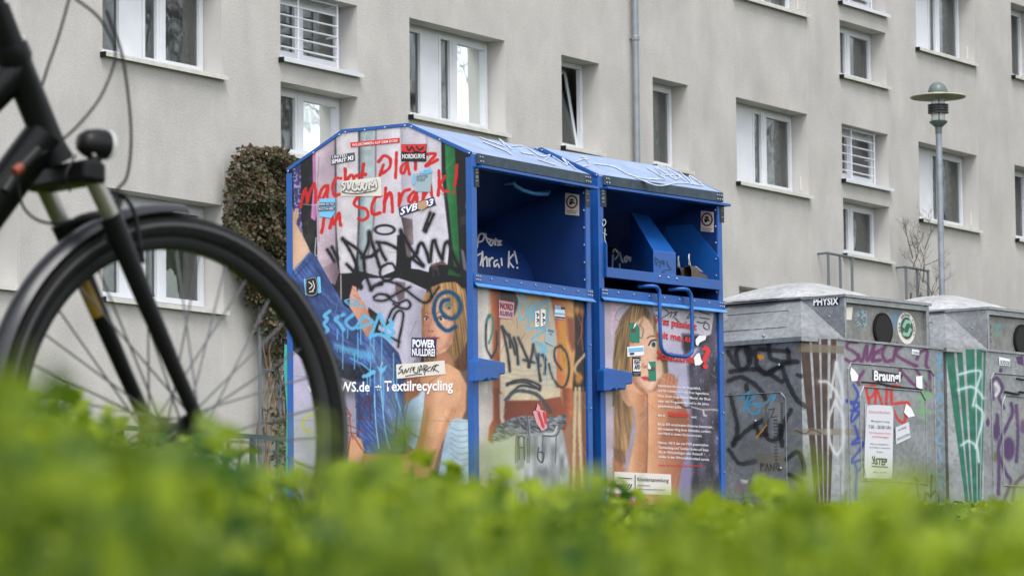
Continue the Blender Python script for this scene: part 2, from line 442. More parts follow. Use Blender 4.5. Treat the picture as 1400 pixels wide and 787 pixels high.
INK = .86
class Canvas:
    def __init__(s, X, Y, base=None):
        s.X, s.Y = X, Y
        s.c = np.zeros((len(X), 4))
        if base is not None: s.c[:, :3] = base; s.c[:, 3] = 1
    def _blend(s, idx, a, col):
        col = np.asarray(col(s.X[idx], s.Y[idx]) if callable(col) else col, float)
        if col.ndim == 1: col = np.broadcast_to(col, (len(idx), 3))
        a = np.clip(a, 0, 1)
        s.c[idx, :3] = s.c[idx, :3] * (1 - a[:, None]) + col * a[:, None] if s.c[idx, 3].min(initial=1) >= .999 else \
            np.where((s.c[idx, 3] + a)[:, None] > 1e-6, (s.c[idx, :3] * (s.c[idx, 3] * (1 - a))[:, None] + col * a[:, None]) / np.maximum(1e-6, s.c[idx, 3] * (1 - a) + a)[:, None], 0)
        s.c[idx, 3] = s.c[idx, 3] * (1 - a) + a
    def _near(s, P, m):
        return np.nonzero((s.X > P[:, 0].min() - m) & (s.X < P[:, 0].max() + m) & (s.Y > P[:, 1].min() - m) & (s.Y < P[:, 1].max() + m))[0]
    def _segd(s, idx, P, closed):
        x, y = s.X[idx], s.Y[idx]
        d = np.full(len(idx), 1e9)
        n = len(P)
        for i in range(n if closed else n - 1):
            a, b = P[i], P[(i + 1) % n]
            e = b - a; l = e @ e + 1e-12
            t = np.clip(((x - a[0]) * e[0] + (y - a[1]) * e[1]) / l, 0, 1)
            d = np.minimum(d, (x - a[0] - t * e[0]) ** 2 + (y - a[1] - t * e[1]) ** 2)
        return np.sqrt(d)
    def poly(s, pts, col, soft=.7, alpha=1, smooth=False):
        P = catmull(list(pts) + [pts[0]], 5)[:-1] if smooth else np.array(pts, float)
        idx = s._near(P, soft * 2 + 1)
        if not len(idx): return
        x, y = s.X[idx], s.Y[idx]
        ins = np.zeros(len(idx), bool)
        n = len(P)
        for i in range(n):
            a, b = P[i], P[(i + 1) % n]
            if a[1] == b[1]: continue
            ins ^= ((a[1] > y) != (b[1] > y)) & (x < (b[0] - a[0]) * (y - a[1]) / (b[1] - a[1]) + a[0])
        d = s._segd(idx, P, True)
        sd_ = np.where(ins, d, -d)
        s._blend(idx, np.clip(.5 + sd_ / (2 * soft), 0, 1) * alpha, col)
    def stroke(s, pts, w, col, soft=.7, alpha=1, smooth=True, spray=0):
        P = catmull(pts) if smooth and len(pts) > 2 else np.array(pts, float)
        idx = s._near(P, w + soft * 2 + spray * 3 + 1)
        if not len(idx): return
        d = s._segd(idx, P, False)
        ww = w / 2 * (.78 + .44 * vnoise(s.X[idx], s.Y[idx], 4.5, 12)) if w > 2 else w / 2
        a = np.clip(.5 + (ww - d) / (2 * soft), 0, 1) * alpha * ((.93 + .07 * vnoise(s.X[idx], s.Y[idx], 3, 8)) if w > 2 else 1)
        if spray: a = np.maximum(a, np.exp(-np.maximum(0, d - w / 2) ** 2 / (2 * spray * spray)) * .28 * alpha)
        s._blend(idx, a, col)
    def strokes(s, lst, w, col, **k):
        for q in lst: s.stroke(q, w, col, **k)
    def ell(s, cx, cy, rx, ry, col, soft=.8, alpha=1, rot=0):
        P = np.array([(cx - max(rx, ry), cy - max(rx, ry)), (cx + max(rx, ry), cy + max(rx, ry))])
        idx = s._near(P, soft * 3)
        if not len(idx): return
        x, y = s.X[idx] - cx, s.Y[idx] - cy
        c_, s_ = math.cos(rot), math.sin(rot)
        u, v = (x * c_ + y * s_) / rx, (-x * s_ + y * c_) / ry
        r = np.sqrt(u * u + v * v)
        s._blend(idx, np.clip(.5 + (1 - r) * min(rx, ry) / (2 * soft), 0, 1) * alpha, col)
    def wear(s, n, seed):
        """scratches, scuffs and print grain"""
        r = random.Random(seed)
        x0, x1, y0, y1 = s.X.min(), s.X.max(), s.Y.min(), s.Y.max()
        for _ in range(n):
            x, y = r.uniform(x0, x1), r.uniform(y0, y1); a = r.gauss(1.4, .6); l = r.uniform(4, 26)
            s.stroke([(x, y), (x + l * .5 * math.cos(a) + r.uniform(-1, 1), y + l * .5 * math.sin(a)), (x + l * math.cos(a), y + l * math.sin(a))], r.uniform(.35, .8), r.choice(((225, 222, 222), (200, 196, 198), (60, 56, 58))), soft=.4, alpha=r.uniform(.2, .6))
        g = 1 + .10 * (vnoise(s.X, s.Y, .9, seed) - .5) + .06 * (vnoise(s.X, s.Y, 34, seed + 1) - .5) + .04 * (vnoise(s.X, s.Y, 9, seed + 2) - .5)
        s.c[:, :3] *= g[:, None]
    def final(s):
        c = s.c.copy()
        v = np.clip(c[:, :3] / 255, 0, 1)
        c[:, :3] = np.where(v <= .04045, v / 12.92, ((v + .055) / 1.055) ** 2.4) ** 1.12 * INK
        return c

def grid_panel(name, root, O, A, B, nx, ny, paint, material, mask=None, base=None):
    """flat sheet O + u*A + v*B (u, v in 0..1) in root's local space; paint(canvas) works in photo-traced sketch units"""
    O, A, B = map(lambda q: np.array(q, float), (O, A, B))
    u, v = np.meshgrid(np.linspace(0, 1, nx), np.linspace(0, 1, ny))
    u = u.ravel(); v = v.ravel()
    P = O + u[:, None] * A + v[:, None] * B
    Mw = np.array(root.matrix_world)
    W = P @ Mw[:3, :3].T + Mw[:3, 3]
    X, Y = project(W)
    cv = Canvas(X, Y, base)
    paint(cv)
    i, j = np.meshgrid(np.arange(nx - 1), np.arange(ny - 1))
    q = (j * nx + i).ravel()
    F = np.stack([q, q + 1, q + nx + 1, q + nx], 1)
    if mask is not None:
        k = mask(u, v)
        F = F[k[F].all(1)]
        used = np.unique(F); mp = -np.ones(len(P), int); mp[used] = np.arange(len(used))
        P = P[used]; cc = cv.final()[used]; F = mp[F]
    else: cc = cv.final()
    me = bpy.data.meshes.new(name)
    me.vertices.add(len(P)); me.vertices.foreach_set('co', P.astype(np.float32).ravel())
    me.loops.add(F.size); me.loops.foreach_set('vertex_index', F.astype(np.int32).ravel())
    me.polygons.add(len(F)); me.polygons.foreach_set('loop_start', np.arange(0, F.size, 4, dtype=np.int32))
    me.update(calc_edges=True)
    at_ = me.color_attributes.new('print', 'FLOAT_COLOR', 'POINT')
    at_.data.foreach_set('color', cc.astype(np.float32).ravel())
    me.materials.append(material)
    o = bpy.data.objects.new(name, me); C.objects.link(o); o.parent = root
    return o

class Plane:
    """a plane of a thing: photo measurement -> local coordinates, lifted off the surface by 'lift'"""
    def __init__(s, root, O, N):
        s.M = np.array(root.matrix_world); s.Mi = np.linalg.inv(s.M)
        s.O = s.M[:3, :3] @ np.array(O, float) + s.M[:3, 3]
        s.N = s.M[:3, :3] @ np.array(N, float); s.Nl = np.array(N, float); s.root = root
    def __call__(s, x, y, lift=0):
        r = ray(x, y)
        P = CAM + r * (((s.O - CAM) @ s.N) / (r @ s.N))
        return s.Mi[:3, :3] @ P + s.Mi[:3, 3] + s.Nl * lift

def text_mesh(body, bold=0.0, shear=0):
    cu = bpy.data.curves.new('t', 'FONT'); cu.body = body; cu.size = 1; cu.offset = bold; cu.resolution_u = 2; cu.shear = shear
    o = bpy.data.objects.new('t', cu); C.objects.link(o)
    bpy.context.view_layer.update()
    me = bpy.data.meshes.new_from_object(o.evaluated_get(bpy.context.evaluated_depsgraph_get()))
    bpy.data.objects.remove(o); bpy.data.curves.remove(cu)
    return me

def lettering(plane, parent, body, p0, p1, h, material, bold=.012, lift=.004, name='lettering', shear=0, up=None):
    """flat lettering whose baseline runs p0..p1, cap height h (sketch units)"""
    me = text_mesh(body, bold, shear)
    n = len(me.vertices)
    co = np.empty(n * 3); me.vertices.foreach_get('co', co); co = co.reshape(-1, 3)
    x0, x1 = co[:, 0].min(), co[:, 0].max()
    p0 = np.array(p0, float); p1 = np.array(p1, float)
    d = p1 - p0
    if up is None: up = np.array([.012, -1.])
    P = p0 + np.outer((co[:, 0] - x0) / (x1 - x0), d) + np.outer(co[:, 1] / .69 * h, up)
    out = np.array([plane(a, b, lift) for a, b in P])
    me.vertices.foreach_set('co', out.astype(np.float32).ravel())
    me.materials.clear(); me.materials.append(material)
    me.update()
    me.name = name
    o = bpy.data.objects.new(name, me); C.objects.link(o); o.parent = parent
    return o

def ribbon(plane, parent, lines, w, material, name='drawing', lift=.005):
    """thin flat marker strokes"""
    mb = MB()
    for ln in lines:
        P = catmull(ln, 5) if len(ln) > 2 else np.array([np.array(ln[0]) * (1 - t) + np.array(ln[1]) * t for t in np.linspace(0, 1, 7)], float)
        T = np.gradient(P, axis=0); T /= np.maximum(1e-6, np.linalg.norm(T, axis=1))[:, None]
        Nn = np.stack([-T[:, 1], T[:, 0]], 1) * w / 2
        a = [plane(*q, lift) for q in P + Nn]; b = [plane(*q, lift) for q in P - Nn]
        mb.add(list(a) + list(b), [(i, i + 1, len(P) + i + 1, len(P) + i) for i in range(len(P) - 1)])
    return mb.build(name, material, parent)

def sticker(plane, parent, pts, material, label=None, lift=.003, name='sticker'):
    mb = MB()
    v = [plane(*q, lift) for q in pts]
    mb.slab(v, tuple(-plane.Nl * .0015))
    return mb.build(name, material, parent, label=label)

def frame_matrix(loc, ang):
    """local x runs along the front (ang measured clockwise from +Y), local y goes into the thing"""
    s_, c_ = math.sin(ang), math.cos(ang)
    return Matrix(((s_, -c_, 0, loc[0]), (c_, s_, 0, loc[1]), (0, 0, 1, loc[2]), (0, 0, 0, 1)))
# (direction along the front = (sin, cos); into the thing = (-cos, sin))

# ================================================================== THE SETTING
def ground_z(x, y):
    ys = [-40, 0, 2, 4, 6, 8, 12, 18, 22, 26, 36, 43, 60, 90, 400]
    zs = [.02, .05, .06, .10, .19, .27, .48, .80, .93, 1.05, 1.35, 1.55, 1.9, 1.9, 1.9]
    z = float(np.interp(y, ys, zs))
    return z + .02 * math.sin(x * .8 + y * .3) * min(1, abs(y - 22) / 10)

def ground_mat():
    m, nt, b = new_mat('lawn_soil')
    N, L = nt.nodes, nt.links
    tc = N.new('ShaderNodeTexCoord')
    n1 = N.new('ShaderNodeTexNoise'); n1.inputs['Scale'].default_value = 3; n1.inputs['Detail'].default_value = 8
    n2 = N.new('ShaderNodeTexNoise'); n2.inputs['Scale'].default_value = 60; n2.inputs['Detail'].default_value = 4
    L.new(tc.outputs['Object'], n1.inputs['Vector']); L.new(tc.outputs['Object'], n2.inputs['Vector'])
    c1 = N.new('ShaderNodeValToRGB'); c1.color_ramp.elements[0].position = .35; c1.color_ramp.elements[1].position = .65
    c1.color_ramp.elements[0].color = (.06, .05, .03, 1); c1.color_ramp.elements[1].color = (.07, .13, .025, 1)
    L.new(n1.outputs['Fac'], c1.inputs[0])
    mx = N.new('ShaderNodeMixRGB'); mx.blend_type = 'MULTIPLY'; mx.inputs[0].default_value = .6; L.new(c1.outputs[0], mx.inputs[1]); L.new(n2.outputs['Color'], mx.inputs[2])
    L.new(mx.outputs[0], b.inputs['Base Color']); b.inputs['Roughness'].default_value = 1
    bp = N.new('ShaderNodeBump'); bp.inputs['Distance'].default_value = .05; L.new(n2.outputs['Fac'], bp.inputs['Height']); L.new(bp.outputs[0], b.inputs['Normal'])
    return m
mb = MB()
xs = sorted(set([-400, -200, -100, -60] + list(np.arange(-40, 41, 2.)) + [60, 100, 200, 400]))
ys = sorted(set([-300, -100, -40, -20, -10] + list(np.arange(-6, 70, 1.)) + [80, 100, 150, 250, 500]))
gv = [(x, y, ground_z(x, y)) for y in ys for x in xs]
nxs = len(xs)
mb.add(gv, [(j * nxs + i, j * nxs + i + 1, (j + 1) * nxs + i + 1, (j + 1) * nxs + i) for j in range(len(ys) - 1) for i in range(nxs - 1)])
g = mb.build('ground', ground_mat(), smooth=True); g['kind'] = 'structure'

# paved stand the bins are on
ANG1 = math.radians(32.2475)
pm = frame_matrix((-1.2, 20.5, 0), math.radians(40))
mb = MB(); mb.box(-.6, 9, -.4, 2.6, .2, .945)
pv = mb.build('pavement', M['path'], bevel=.01); pv.matrix_world = pm; pv['kind'] = 'structure'
mb = MB()
Bm = frame_matrix((-4.639, 42.899, 0), math.radians(31.8535))

# ---------------------------------------------------------------- apartment building
bld = thing('apartment_building', 'long four-storey apartment block with grey rough plaster and deep-set white windows, behind everything', 'building', Bm)
LARGE = [(-3.83, 2.32, 'a'), (0.0, 2.30, 'a'), (6.36, 2.31, 'a'), (15.12, 2.28, 'b'), (21.28, 2.22, 'b'), (-11.0, 2.3, 'a'), (28.6, 2.3, 'a')]
NARROW = [(10.13, 1.02, 't'), (12.64, 1.03, 'n'), (25.0, 1.02, 'n')]
SMALL = [(3.50, 1.67, 's'), (18.55, 1.62, 'r'), (-7.5, 1.65, 's')]
ops = []
for r, z in enumerate((4.15, 6.95, 9.74, 12.5)):
    for s0, w, k in LARGE: ops.append((s0, z, w, 1.28, 'L', k, r))
    for s0, w, k in NARROW: ops.append((s0, z, w, 1.28, 'N', k, r))
    for s0, w, k in SMALL:
        ops.append((s0, z + .38, w, .89, 'G', k, r))
        ops.append((s0, z - .78, w, .89, 'S', k, r))
REC = .34
S0, S1, ZB, ZT, DEP = -16, 36, 1.2, 14.6, 11
sx_ = sorted({S0, S1} | {o[0] for o in ops} | {o[0] + o[2] for o in ops})
sz_ = sorted({ZB, ZT} | {o[1] for o in ops} | {o[1] + o[3] for o in ops})
mb = MB()
def in_open(a, b):
    for o in ops:
        if o[0] < a < o[0] + o[2] and o[1] < b < o[1] + o[3]: return True
    return False
idx = {}
def vid(a, b):
    if (a, b) not in idx:
        idx[(a, b)] = len(mb.v); mb.v.append((a, 0, b))
    return idx[(a, b)]
for i in range(len(sx_) - 1):
    for j in range(len(sz_) - 1):
        if not in_open((sx_[i] + sx_[i + 1]) / 2, (sz_[j] + sz_[j + 1]) / 2):
            mb.f.append((vid(sx_[i], sz_[j]), vid(sx_[i + 1], sz_[j]), vid(sx_[i + 1], sz_[j + 1]), vid(sx_[i], sz_[j + 1]))); mb.m.append(0)
mb.mi = 0
mb.add([(S0, 0, ZB), (S0, DEP, ZB), (S0, DEP, ZT), (S0, 0, ZT)], [(0, 1, 2, 3)])
mb.add([(S1, 0, ZB), (S1, DEP, ZB), (S1, DEP, ZT), (S1, 0, ZT)], [(0, 1, 2, 3)])
mb.add([(S0, DEP, ZB), (S1, DEP, ZB), (S1, DEP, ZT), (S0, DEP, ZT)], [(0, 1, 2, 3)])
mb.mi = 1
for (a, z, w, h, t, k, r) in ops:
    mb.add([(a, 0, z), (a + w, 0, z), (a + w, 0, z + h), (a, 0, z + h), (a, REC, z), (a + w, REC, z), (a + w, REC, z + h), (a, REC, z + h)],
           [(0, 1, 5, 4), (1, 2, 6, 5), (2, 3, 7, 6), (3, 0, 4, 7)])
mb.build('wall', [M['stucco'], M['reveal']], bld)
mb = MB(); mb.box(S0 - .3, S1 + .3, -.35, DEP + .3, ZT, ZT + .25); mb.build('roof', M['roofing'], bld)
mb = MB(); mb.box(S0, S1, .5, .52, ZB, ZT) if False else None
mb = MB(); mb.box(S0 + .1, S1 - .1, 4.2, 4.3, ZB, ZT - .1); mb.build('inner_wall', M['room'], bld)
mb = MB(); mb.box(S0, S1, -.03, -.002, ZB, 2.55); mb.build('plinth', M['sill'], bld)
# vertical joints of the insulation boards beside the windows
for sj in (-1.49, 2.31, 8.68, 17.41, 23.51):
    mb = MB(); mb.box(sj, sj + .012, -.004, .01, 2.56, ZT - .05); 
    jo = mb.build('edge_bead', M['reveal'], bld)

def window(a, z, w, h, t, k, r):
    y0, y1 = REC - .075, REC - .005
    mb = MB()
    zi = z + .05
    # outer frame
    e = .065
    mb.box(a + .002, a + w - .002, y0 + .01, y1, z + .005, zi + .03)
    mb.box(a + .002, a + w - .002, y0 + .01, y1, z + h - e, z + h - .002)
    mb.box(a + .002, a + e, y0 + .01, y1, zi + .03, z + h - e)
    mb.box(a + w - e, a + w - .002, y0 + .01, y1, zi + .03, z + h - e)
    panes = []
    def sash(x0, x1, zz0, zz1, f=.06):
        mb.box(x0, x1, y0 - .012, y1 - .012, zz0, zz0 + f); mb.box(x0, x1, y0 - .012, y1 - .012, zz1 - f, zz1)
        mb.box(x0, x0 + f, y0 - .012, y1 - .012, zz0 + f, zz1 - f); mb.box(x1 - f, x1, y0 - .012, y1 - .012, zz0 + f, zz1 - f)
        panes.append((x0 + f, x1 - f, zz0 + f, zz1 - f))
    zl, zh = zi + .03, z + h - e + .01
    if t == 'L':
        c = .30 if k == 'b' else 0
        if k == 'a':
            sash(a + .05, a + .68, zl, zh, .045)
            mb.box(a + .685, a + 1.075, y0 - .006, y1, zl, zh)
            sash(a + 1.08, a + 1.40, zl, zh, .05); sash(a + 1.46, a + w - .045, zl, zh, .065)
            mb.box(a + 1.40, a + 1.46, y0 - .02, y1, zl, zh)
        else:
            sash(a + .05, a + .45, zl, zh, .045)
            mb.box(a + .455, a + .98, y0 - .006, y1, zl, zh)
            sash(a + .985, a + 1.30, zl, zh, .05); sash(a + 1.35, a + w - .045, zl, zh, .065)
            mb.box(a + 1.30, a + 1.35, y0 - .02, y1, zl, zh)
    elif t == 'N':
        if not (k == 't' and r == 1):
            sash(a + .05, a + w - .045, zl, zh, .06)
    else:
        sash(a + .05, a + .72, zl, zh, .055); sash(a + .78, a + w - .05, zl, zh, .065)
        mb.box(a + .72, a + .78, y0 - .02, y1, zl, zh)
    if t == 'G':
        mb.box(a + .06, a + w - .06, y0 - .016, y0 - .008, zl, zl + .10)
    win = mb.build('window', M['white_pvc'], bld)
    for (x0, x1, z0, z1) in panes:
        mb = MB(); mb.add([(x0 - .01, y1 - .042, z0 - .01), (x1 + .01, y1 - .042, z0 - .01), (x1 + .01, y1 - .042, z1 + .01), (x0 - .01, y1 - .042, z1 + .01)], [(0, 1, 2, 3)]); mb.build('pane', M['glass'], win)
    if t == 'N' and k == 't' and r == 1:   # tilted sash leaning into the room
        sm = MB(); tl = .20
        def tp(x, zz): return (x, y1 - .03 + (zz - zl) / (zh - zl) * tl, zz)
        for (x0, x1, a0, a1) in ((a + .06, a + .13, zl, zh), (a + w - .13, a + w - .06, zl, zh), (a + .13, a + w - .13, zl, zl + .07), (a + .13, a + w - .13, zh - .07, zh)):
            sm.slab([tp(x0, a0), tp(x1, a0), tp(x1, a1), tp(x0, a1)], (0, .05, 0))
        sm.build('tilted_sash', M['white_pvc'], win)
        mb = MB(); mb.slab([tp(a + .12, zl + .06), tp(a + w - .12, zl + .06), tp(a + w - .12, zh - .06), tp(a + .12, zh - .06)], (0, .004, 0)); mb.build('pane', M['glass'], win)
    # sill with a dark end cap
    mb = MB(); mb.slab([(a - .035, -.075, z - .012), (a - .035, REC - .06, z + .016), (a + w + .035, REC - .06, z + .016), (a + w + .035, -.075, z - .012)], (0, 0, .03))
    mb.slab([(a - .035, -.076, z - .03), (a - .035, -.066, z - .03), (a + w + .035, -.066, z - .03), (a + w + .035, -.076, z - .03)], (0, 0, .05))
    sl = mb.build('sill', M['sill'] if t != 'G' else M['white_pvc'], win)
    mb = MB(); mb.box(a - .045, a - .032, -.08, .0, z - .045, z + .02); mb.build('sill_cap', M['plastic_black'], win)
    if t == 'G':
        mb = MB()
        for q in range(7): mb.tube([(a + .0, .10, z + .06 + q * .132), (a + w - .30, .10, z + .06 + q * .132)], .011, 6)
        for q in (.52, w - .30): mb.tube([(a + q, .10, z + .02), (a + q, .10, z + h - .01)], .013, 6)
        for q in range(0, 7, 3): mb.tube([(a + w - .30, .10, z + .06 + q * .132), (a + w - .30, REC - .07, z + .06 + q * .132)], .01, 6)
        mb.build('bar_grille', M['white_pvc'], win)
    # curtains
    R_ = random.Random(int(a * 100 + z * 10))
    if t == 'L' or (t == 'N' and k == 'n'):
        mb = MB(); n = 160
        full = R_.random() < .75
        zt = z + h - .05 if full else z + h * .52
        zb = z + .06
        cx0, cx1 = (a + .05, a + w - .05)
        if t == 'L' and r == 1 and k == 'a' and a > 5: zt = z + .62
        if t == 'L' and r == 1 and a == 0: cx0 = a + 1.95; zt = z + .72
        for q in range(n + 1):
            x = cx0 + (cx1 - cx0) * q / n; y = REC + .13 + .035 * math.sin(q * .55 + 1.6 * math.sin(q * .11)) + .012 * math.sin(q * 1.27)
            mb.v += [(x, y, zb), (x, y + .02 * math.sin(q * .4), zt)]
        for q in range(n): mb.f.append((2 * q, 2 * q + 2, 2 * q + 3, 2 * q + 1)); mb.m.append(0)
        mb.build('curtain', M['curtain_g'] if r == 0 else M['curtain'], win)
    if t == 'L' and r == 1 and k == 'a' and a > 5:
        mb = MB(); mb.box(a + 1.9, a + w - .02, REC + .3, REC + .32, z + .55, z + .98); mb.build('blind', M['curtain_g'], win)
    if t == 'S' :
        mb = MB(); mb.box(a + .05, a + w - .05, REC + .05, REC + .06, z + .03, z + h - .03); mb.build('blind', M['blindgrey'], win)
    if t == 'L' and k == 'b':   # little window bracket on the reveal
        mb = MB(); mb.box(a + w - .012, a + w - .002, .12, .14, z + .12, z + .34); mb.build('bracket', M['p_cream'], win)
    return win
M['blindgrey'] = cloth_mat('grey_blind', (.20, .21, .20), .25)
for o in ops: window(*o)
mb = MB(); mb.tube([(12.02, -.085, 1.8), (12.02, -.085, ZT)], .047, 14); dp = mb.build('downpipe', M['zinc'], bld, smooth=True)
for z in (3.2, 5.95, 8.7, 11.4):
    mb = MB(); mb.lathe([(.052, -.04), (.058, -.035), (.058, .02), (.052, .03)], (12.02, -.085, z), seg=14); mb.box(12.0, 12.04, -.085, .02, z - .015, z + .005)
    mb.build('pipe_joint', M['zinc'], dp)

# ---------------------------------------------------------------- trellises, vines
def B2W(s, y, z): return Bm @ Vector((s, y, z))
def trellis(s0, s1, zt, bars, label, zb=1.5):
    R = thing('trellis', label, 'trellis', Bm @ Matrix.Translation((s0, 0, zb)), 'trellis frames on the house wall')
    h = zt - zb; w = s1 - s0
    for q in range(bars):
        x = w * q / (bars - 1) if bars > 1 else 0
        mb = MB(); mb.tube([(x, -.16, 0), (x, -.16, h)], .022, 6); mb.build('upright', M['trellis'], R)
    mb = MB(); mb.tube([(-.05, -.16, h - .02), (w + .03, -.16, h - .02)], .02, 6)
    mb.tube([(-.04, -.16, h - .02), (-.04, 0, h - .02)], .018, 6); mb.build('top_bar', M['trellis'], R)
    for q in range(1, 6):
        z = h - .02 - q * .62
        if z < .2: break
        mb = MB(); mb.tube([(0, -.16, z), (w, -.16, z)], .012, 6); mb.build('rung', M['trellis'], R)
trellis(17.70, 18.50, 6.13, 3, 'bare grey metal trellis under the small windows, its top just above the first bottle bank')
trellis(20.40, 21.20, 6.13, 3, 'grey metal trellis with a leafless climber, left of the street lamp')
trellis(2.82, 3.64, 6.0, 3, 'dark metal trellis overgrown by the bushy climber, left of the blue containers')

def leaf_cloud(name, pts, nrm, size, material, parent=None, seed=1, fold=.3, clump=0):
    """pts Nx3; each leaf is a folded four-sided leaf with a pointed tip"""
    r = np.random.default_rng(seed)
    n = len(pts)
    a = r.normal(size=(n, 3)); a /= np.linalg.norm(a, axis=1)[:, None]
    nn = nrm + r.normal(size=(n, 3)) * .6; nn /= np.linalg.norm(nn, axis=1)[:, None]
    a -= nn * (a * nn).sum(1)[:, None]; a /= np.linalg.norm(a, axis=1)[:, None]
    b = np.cross(nn, a)
    sz = (size * (.6 + .8 * r.random(n)))[:, None] if np.isscalar(size) else (size * (.7 + .6 * r.random(n)))[:, None]
    t = r.random(n)
    if clump:
        q = vnoise(pts[:, 0] * 10 + pts[:, 2] * 4, pts[:, 1] * 6 + pts[:, 2] * 9, clump, 3) * .65 + vnoise(pts[:, 0] * 10, pts[:, 2] * 14 + pts[:, 1] * 3, clump * .35, 6) * .35
        t = np.clip((q - .5) * 2.4 + .60 + .6 * (t - .5), 0, 1)
    V = np.empty((n, 6, 3))
    V[:, 0] = pts
    V[:, 1] = pts + a * sz * .35 + b * sz * .42 + nn * sz * fold * .3
    V[:, 2] = pts + a * sz * .75 + b * sz * .25 + nn * sz * fold * .15
    V[:, 3] = pts + a * sz * 1.05 - nn * sz * .1
    V[:, 4] = pts + a * sz * .75 - b * sz * .25 + nn * sz * fold * .15
    V[:, 5] = pts + a * sz * .35 - b * sz * .42 + nn * sz * fold * .3
    base = np.arange(n)[:, None] * 6
    F = np.stack([np.concatenate([base + 0, base + 1, base + 2, base + 3], 1), np.concatenate([base + 0, base + 3, base + 4, base + 5], 1)], 1).reshape(-1, 4)
    me = bpy.data.meshes.new(name)
    me.vertices.add(n * 6); me.vertices.foreach_set('co', V.astype(np.float32).ravel())
    me.loops.add(F.size); me.loops.foreach_set('vertex_index', F.astype(np.int32).ravel())
    me.polygons.add(len(F)); me.polygons.foreach_set('loop_start', np.arange(0, F.size, 4, dtype=np.int32))
    me.update(calc_edges=True)
    at_ = me.attributes.new('tint', 'FLOAT', 'POINT'); at_.data.foreach_set('value', np.repeat(t, 6).astype(np.float32))
    me.materials.append(material)
    o = bpy.data.objects.new(name, me); C.objects.link(o)
    if parent is not None: o.parent = parent
    return o

ivy = thing('climbing_plant', 'bushy climber with dense brownish green leaves on a trellis left of the blue containers', 'plant', Bm @ Matrix.Translation((3.1, 0, 1.5)))
pts = []
r_ = np.random.default_rng(3)
while len(pts) < 20000:
    z = r_.uniform(2.3, 6.14); x = r_.uniform(2.1, 4.5)
    nb = mnoise.noise(Vector((x * 2.6, z * 2.6, 3))) * 1.5
    if z > 4.75: hw = .92 * math.sqrt(max(0, 1 - ((z - 5.08) / 1.08) ** 2)) + .16 * nb; c = 2.98 + .15 * (5.3 - z); th = .6
    elif z > 3.9: hw = .28 + .42 * (z - 3.9) / .85 + .25 * nb; c = 3.15; th = .35
    else: hw = .22 + .3 * nb; c = 3.3; th = .15
    if abs(x - c) > hw: continue
    if z < 4.3 and r_.random() > (.30 if z > 3.6 else .10): continue
    if mnoise.noise(Vector((x * 7, z * 7, 1))) < -.36: continue
    d = (1 - ((x - c) / max(.05, hw)) ** 2) ** .5 * th
    if z > 4.75: d *= .7 + .5 * mnoise.noise(Vector((x * 3, z * 3, 9)))
    y = -.10 - d * r_.uniform(.35, 1)
    pts.append((x - 3.1, y, z - 1.5))
leaf_cloud('foliage', np.array(pts), np.array([[-.4, -.8, .3]]), .046, M['ivy'], ivy, 5)
for q in range(9):
    R_ = random.Random(q); x = R_.uniform(-.25, .5); mb = MB()
    P = [(x + .07 * math.sin(k * .9 + q) + .02 * k * R_.uniform(-1, 1), -.12 - .04 * math.sin(k + q), k * .32) for k in range(13)]
    mb.tube(P, [.018 - .001 * k for k in range(13)], 5); mb.build('stem', M['vine'], ivy)

def twig_tree(mb, p, d, l, r, depth, R_, gravity=0, spread=.55, segs=3):
    pts = [p]; q = Vector(p); dd = Vector(d)
    for k in range(segs):
        dd = (dd + Vector((R_.uniform(-1, 1), R_.uniform(-1, 1), R_.uniform(-1, 1) + gravity)) * .22).normalized()
        q = q + dd * l / segs; pts.append(tuple(q))
    mb.tube(pts, [r * (1 - .4 * k / segs) for k in range(segs + 1)], 5 if r > .02 else 4)
    if depth <= 0: return [pts[-1]]
    ends = []
    for k in range(R_.choice((2, 3, 3))):
        ax = Vector((R_.uniform(-1, 1), R_.uniform(-1, 1), R_.uniform(-.4, .9)))
        nd = (dd + ax.normalized() * spread).normalized()
        st = Vector(pts[R_.choice((-1, -1, -2))])
        ends += twig_tree(mb, tuple(st), nd, l * R_.uniform(.62, .85), r * .6, depth - 1, R_, gravity, spread, segs)
    return ends
shrub = thing('bare_climber', 'leafless thin-twigged climber on the trellis left of the lamp post', 'plant', Bm @ Matrix.Translation((20.8, 0, 1.5)))
mb = MB(); R_ = random.Random(5)
for q in range(9):
    twig_tree(mb, (R_.uniform(-.35, .35), -.2, 3.5 + .18 * q), Vector((R_.uniform(-.8, .8), -.15, .7)).normalized(), .30, .010, 4, R_, 0, .9)
mb.build('twigs', M['bark'], shrub)
for q in range(3):
    mb = MB(); mb.tube([(-.3 + .3 * q + .04 * math.sin(k + q), -.18 - .03 * math.cos(k), k * .35) for k in range(13)], .02, 5); mb.build('stem', M['bark'], shrub)
# dry weeds in front of the house, seen through the front wheel
for q, (px, py, lb) in enumerate(((160, 610, 'thin dry weed in front of the house wall, left one seen through the wheel'), (212, 620, 'taller dry weed with bent twigs before the house wall, seen through the wheel'))):
    P = at(px, py, 30 + q); gz = ground_z(P[0], P[1])
    w = thing('dry_weed', lb, 'plant', Matrix.Translation((P[0], P[1], gz)))
    mb = MB(); R_ = random.Random(q + 3)
    for k in range(6): twig_tree(mb, (R_.uniform(-.1, .1), 0, 0), Vector((R_.uniform(-.2, .2), 0, 1)), (P[2] - gz) * .42, .006, 2, R_, .1, .35)
    mb.build('stem', M['vine'], w)

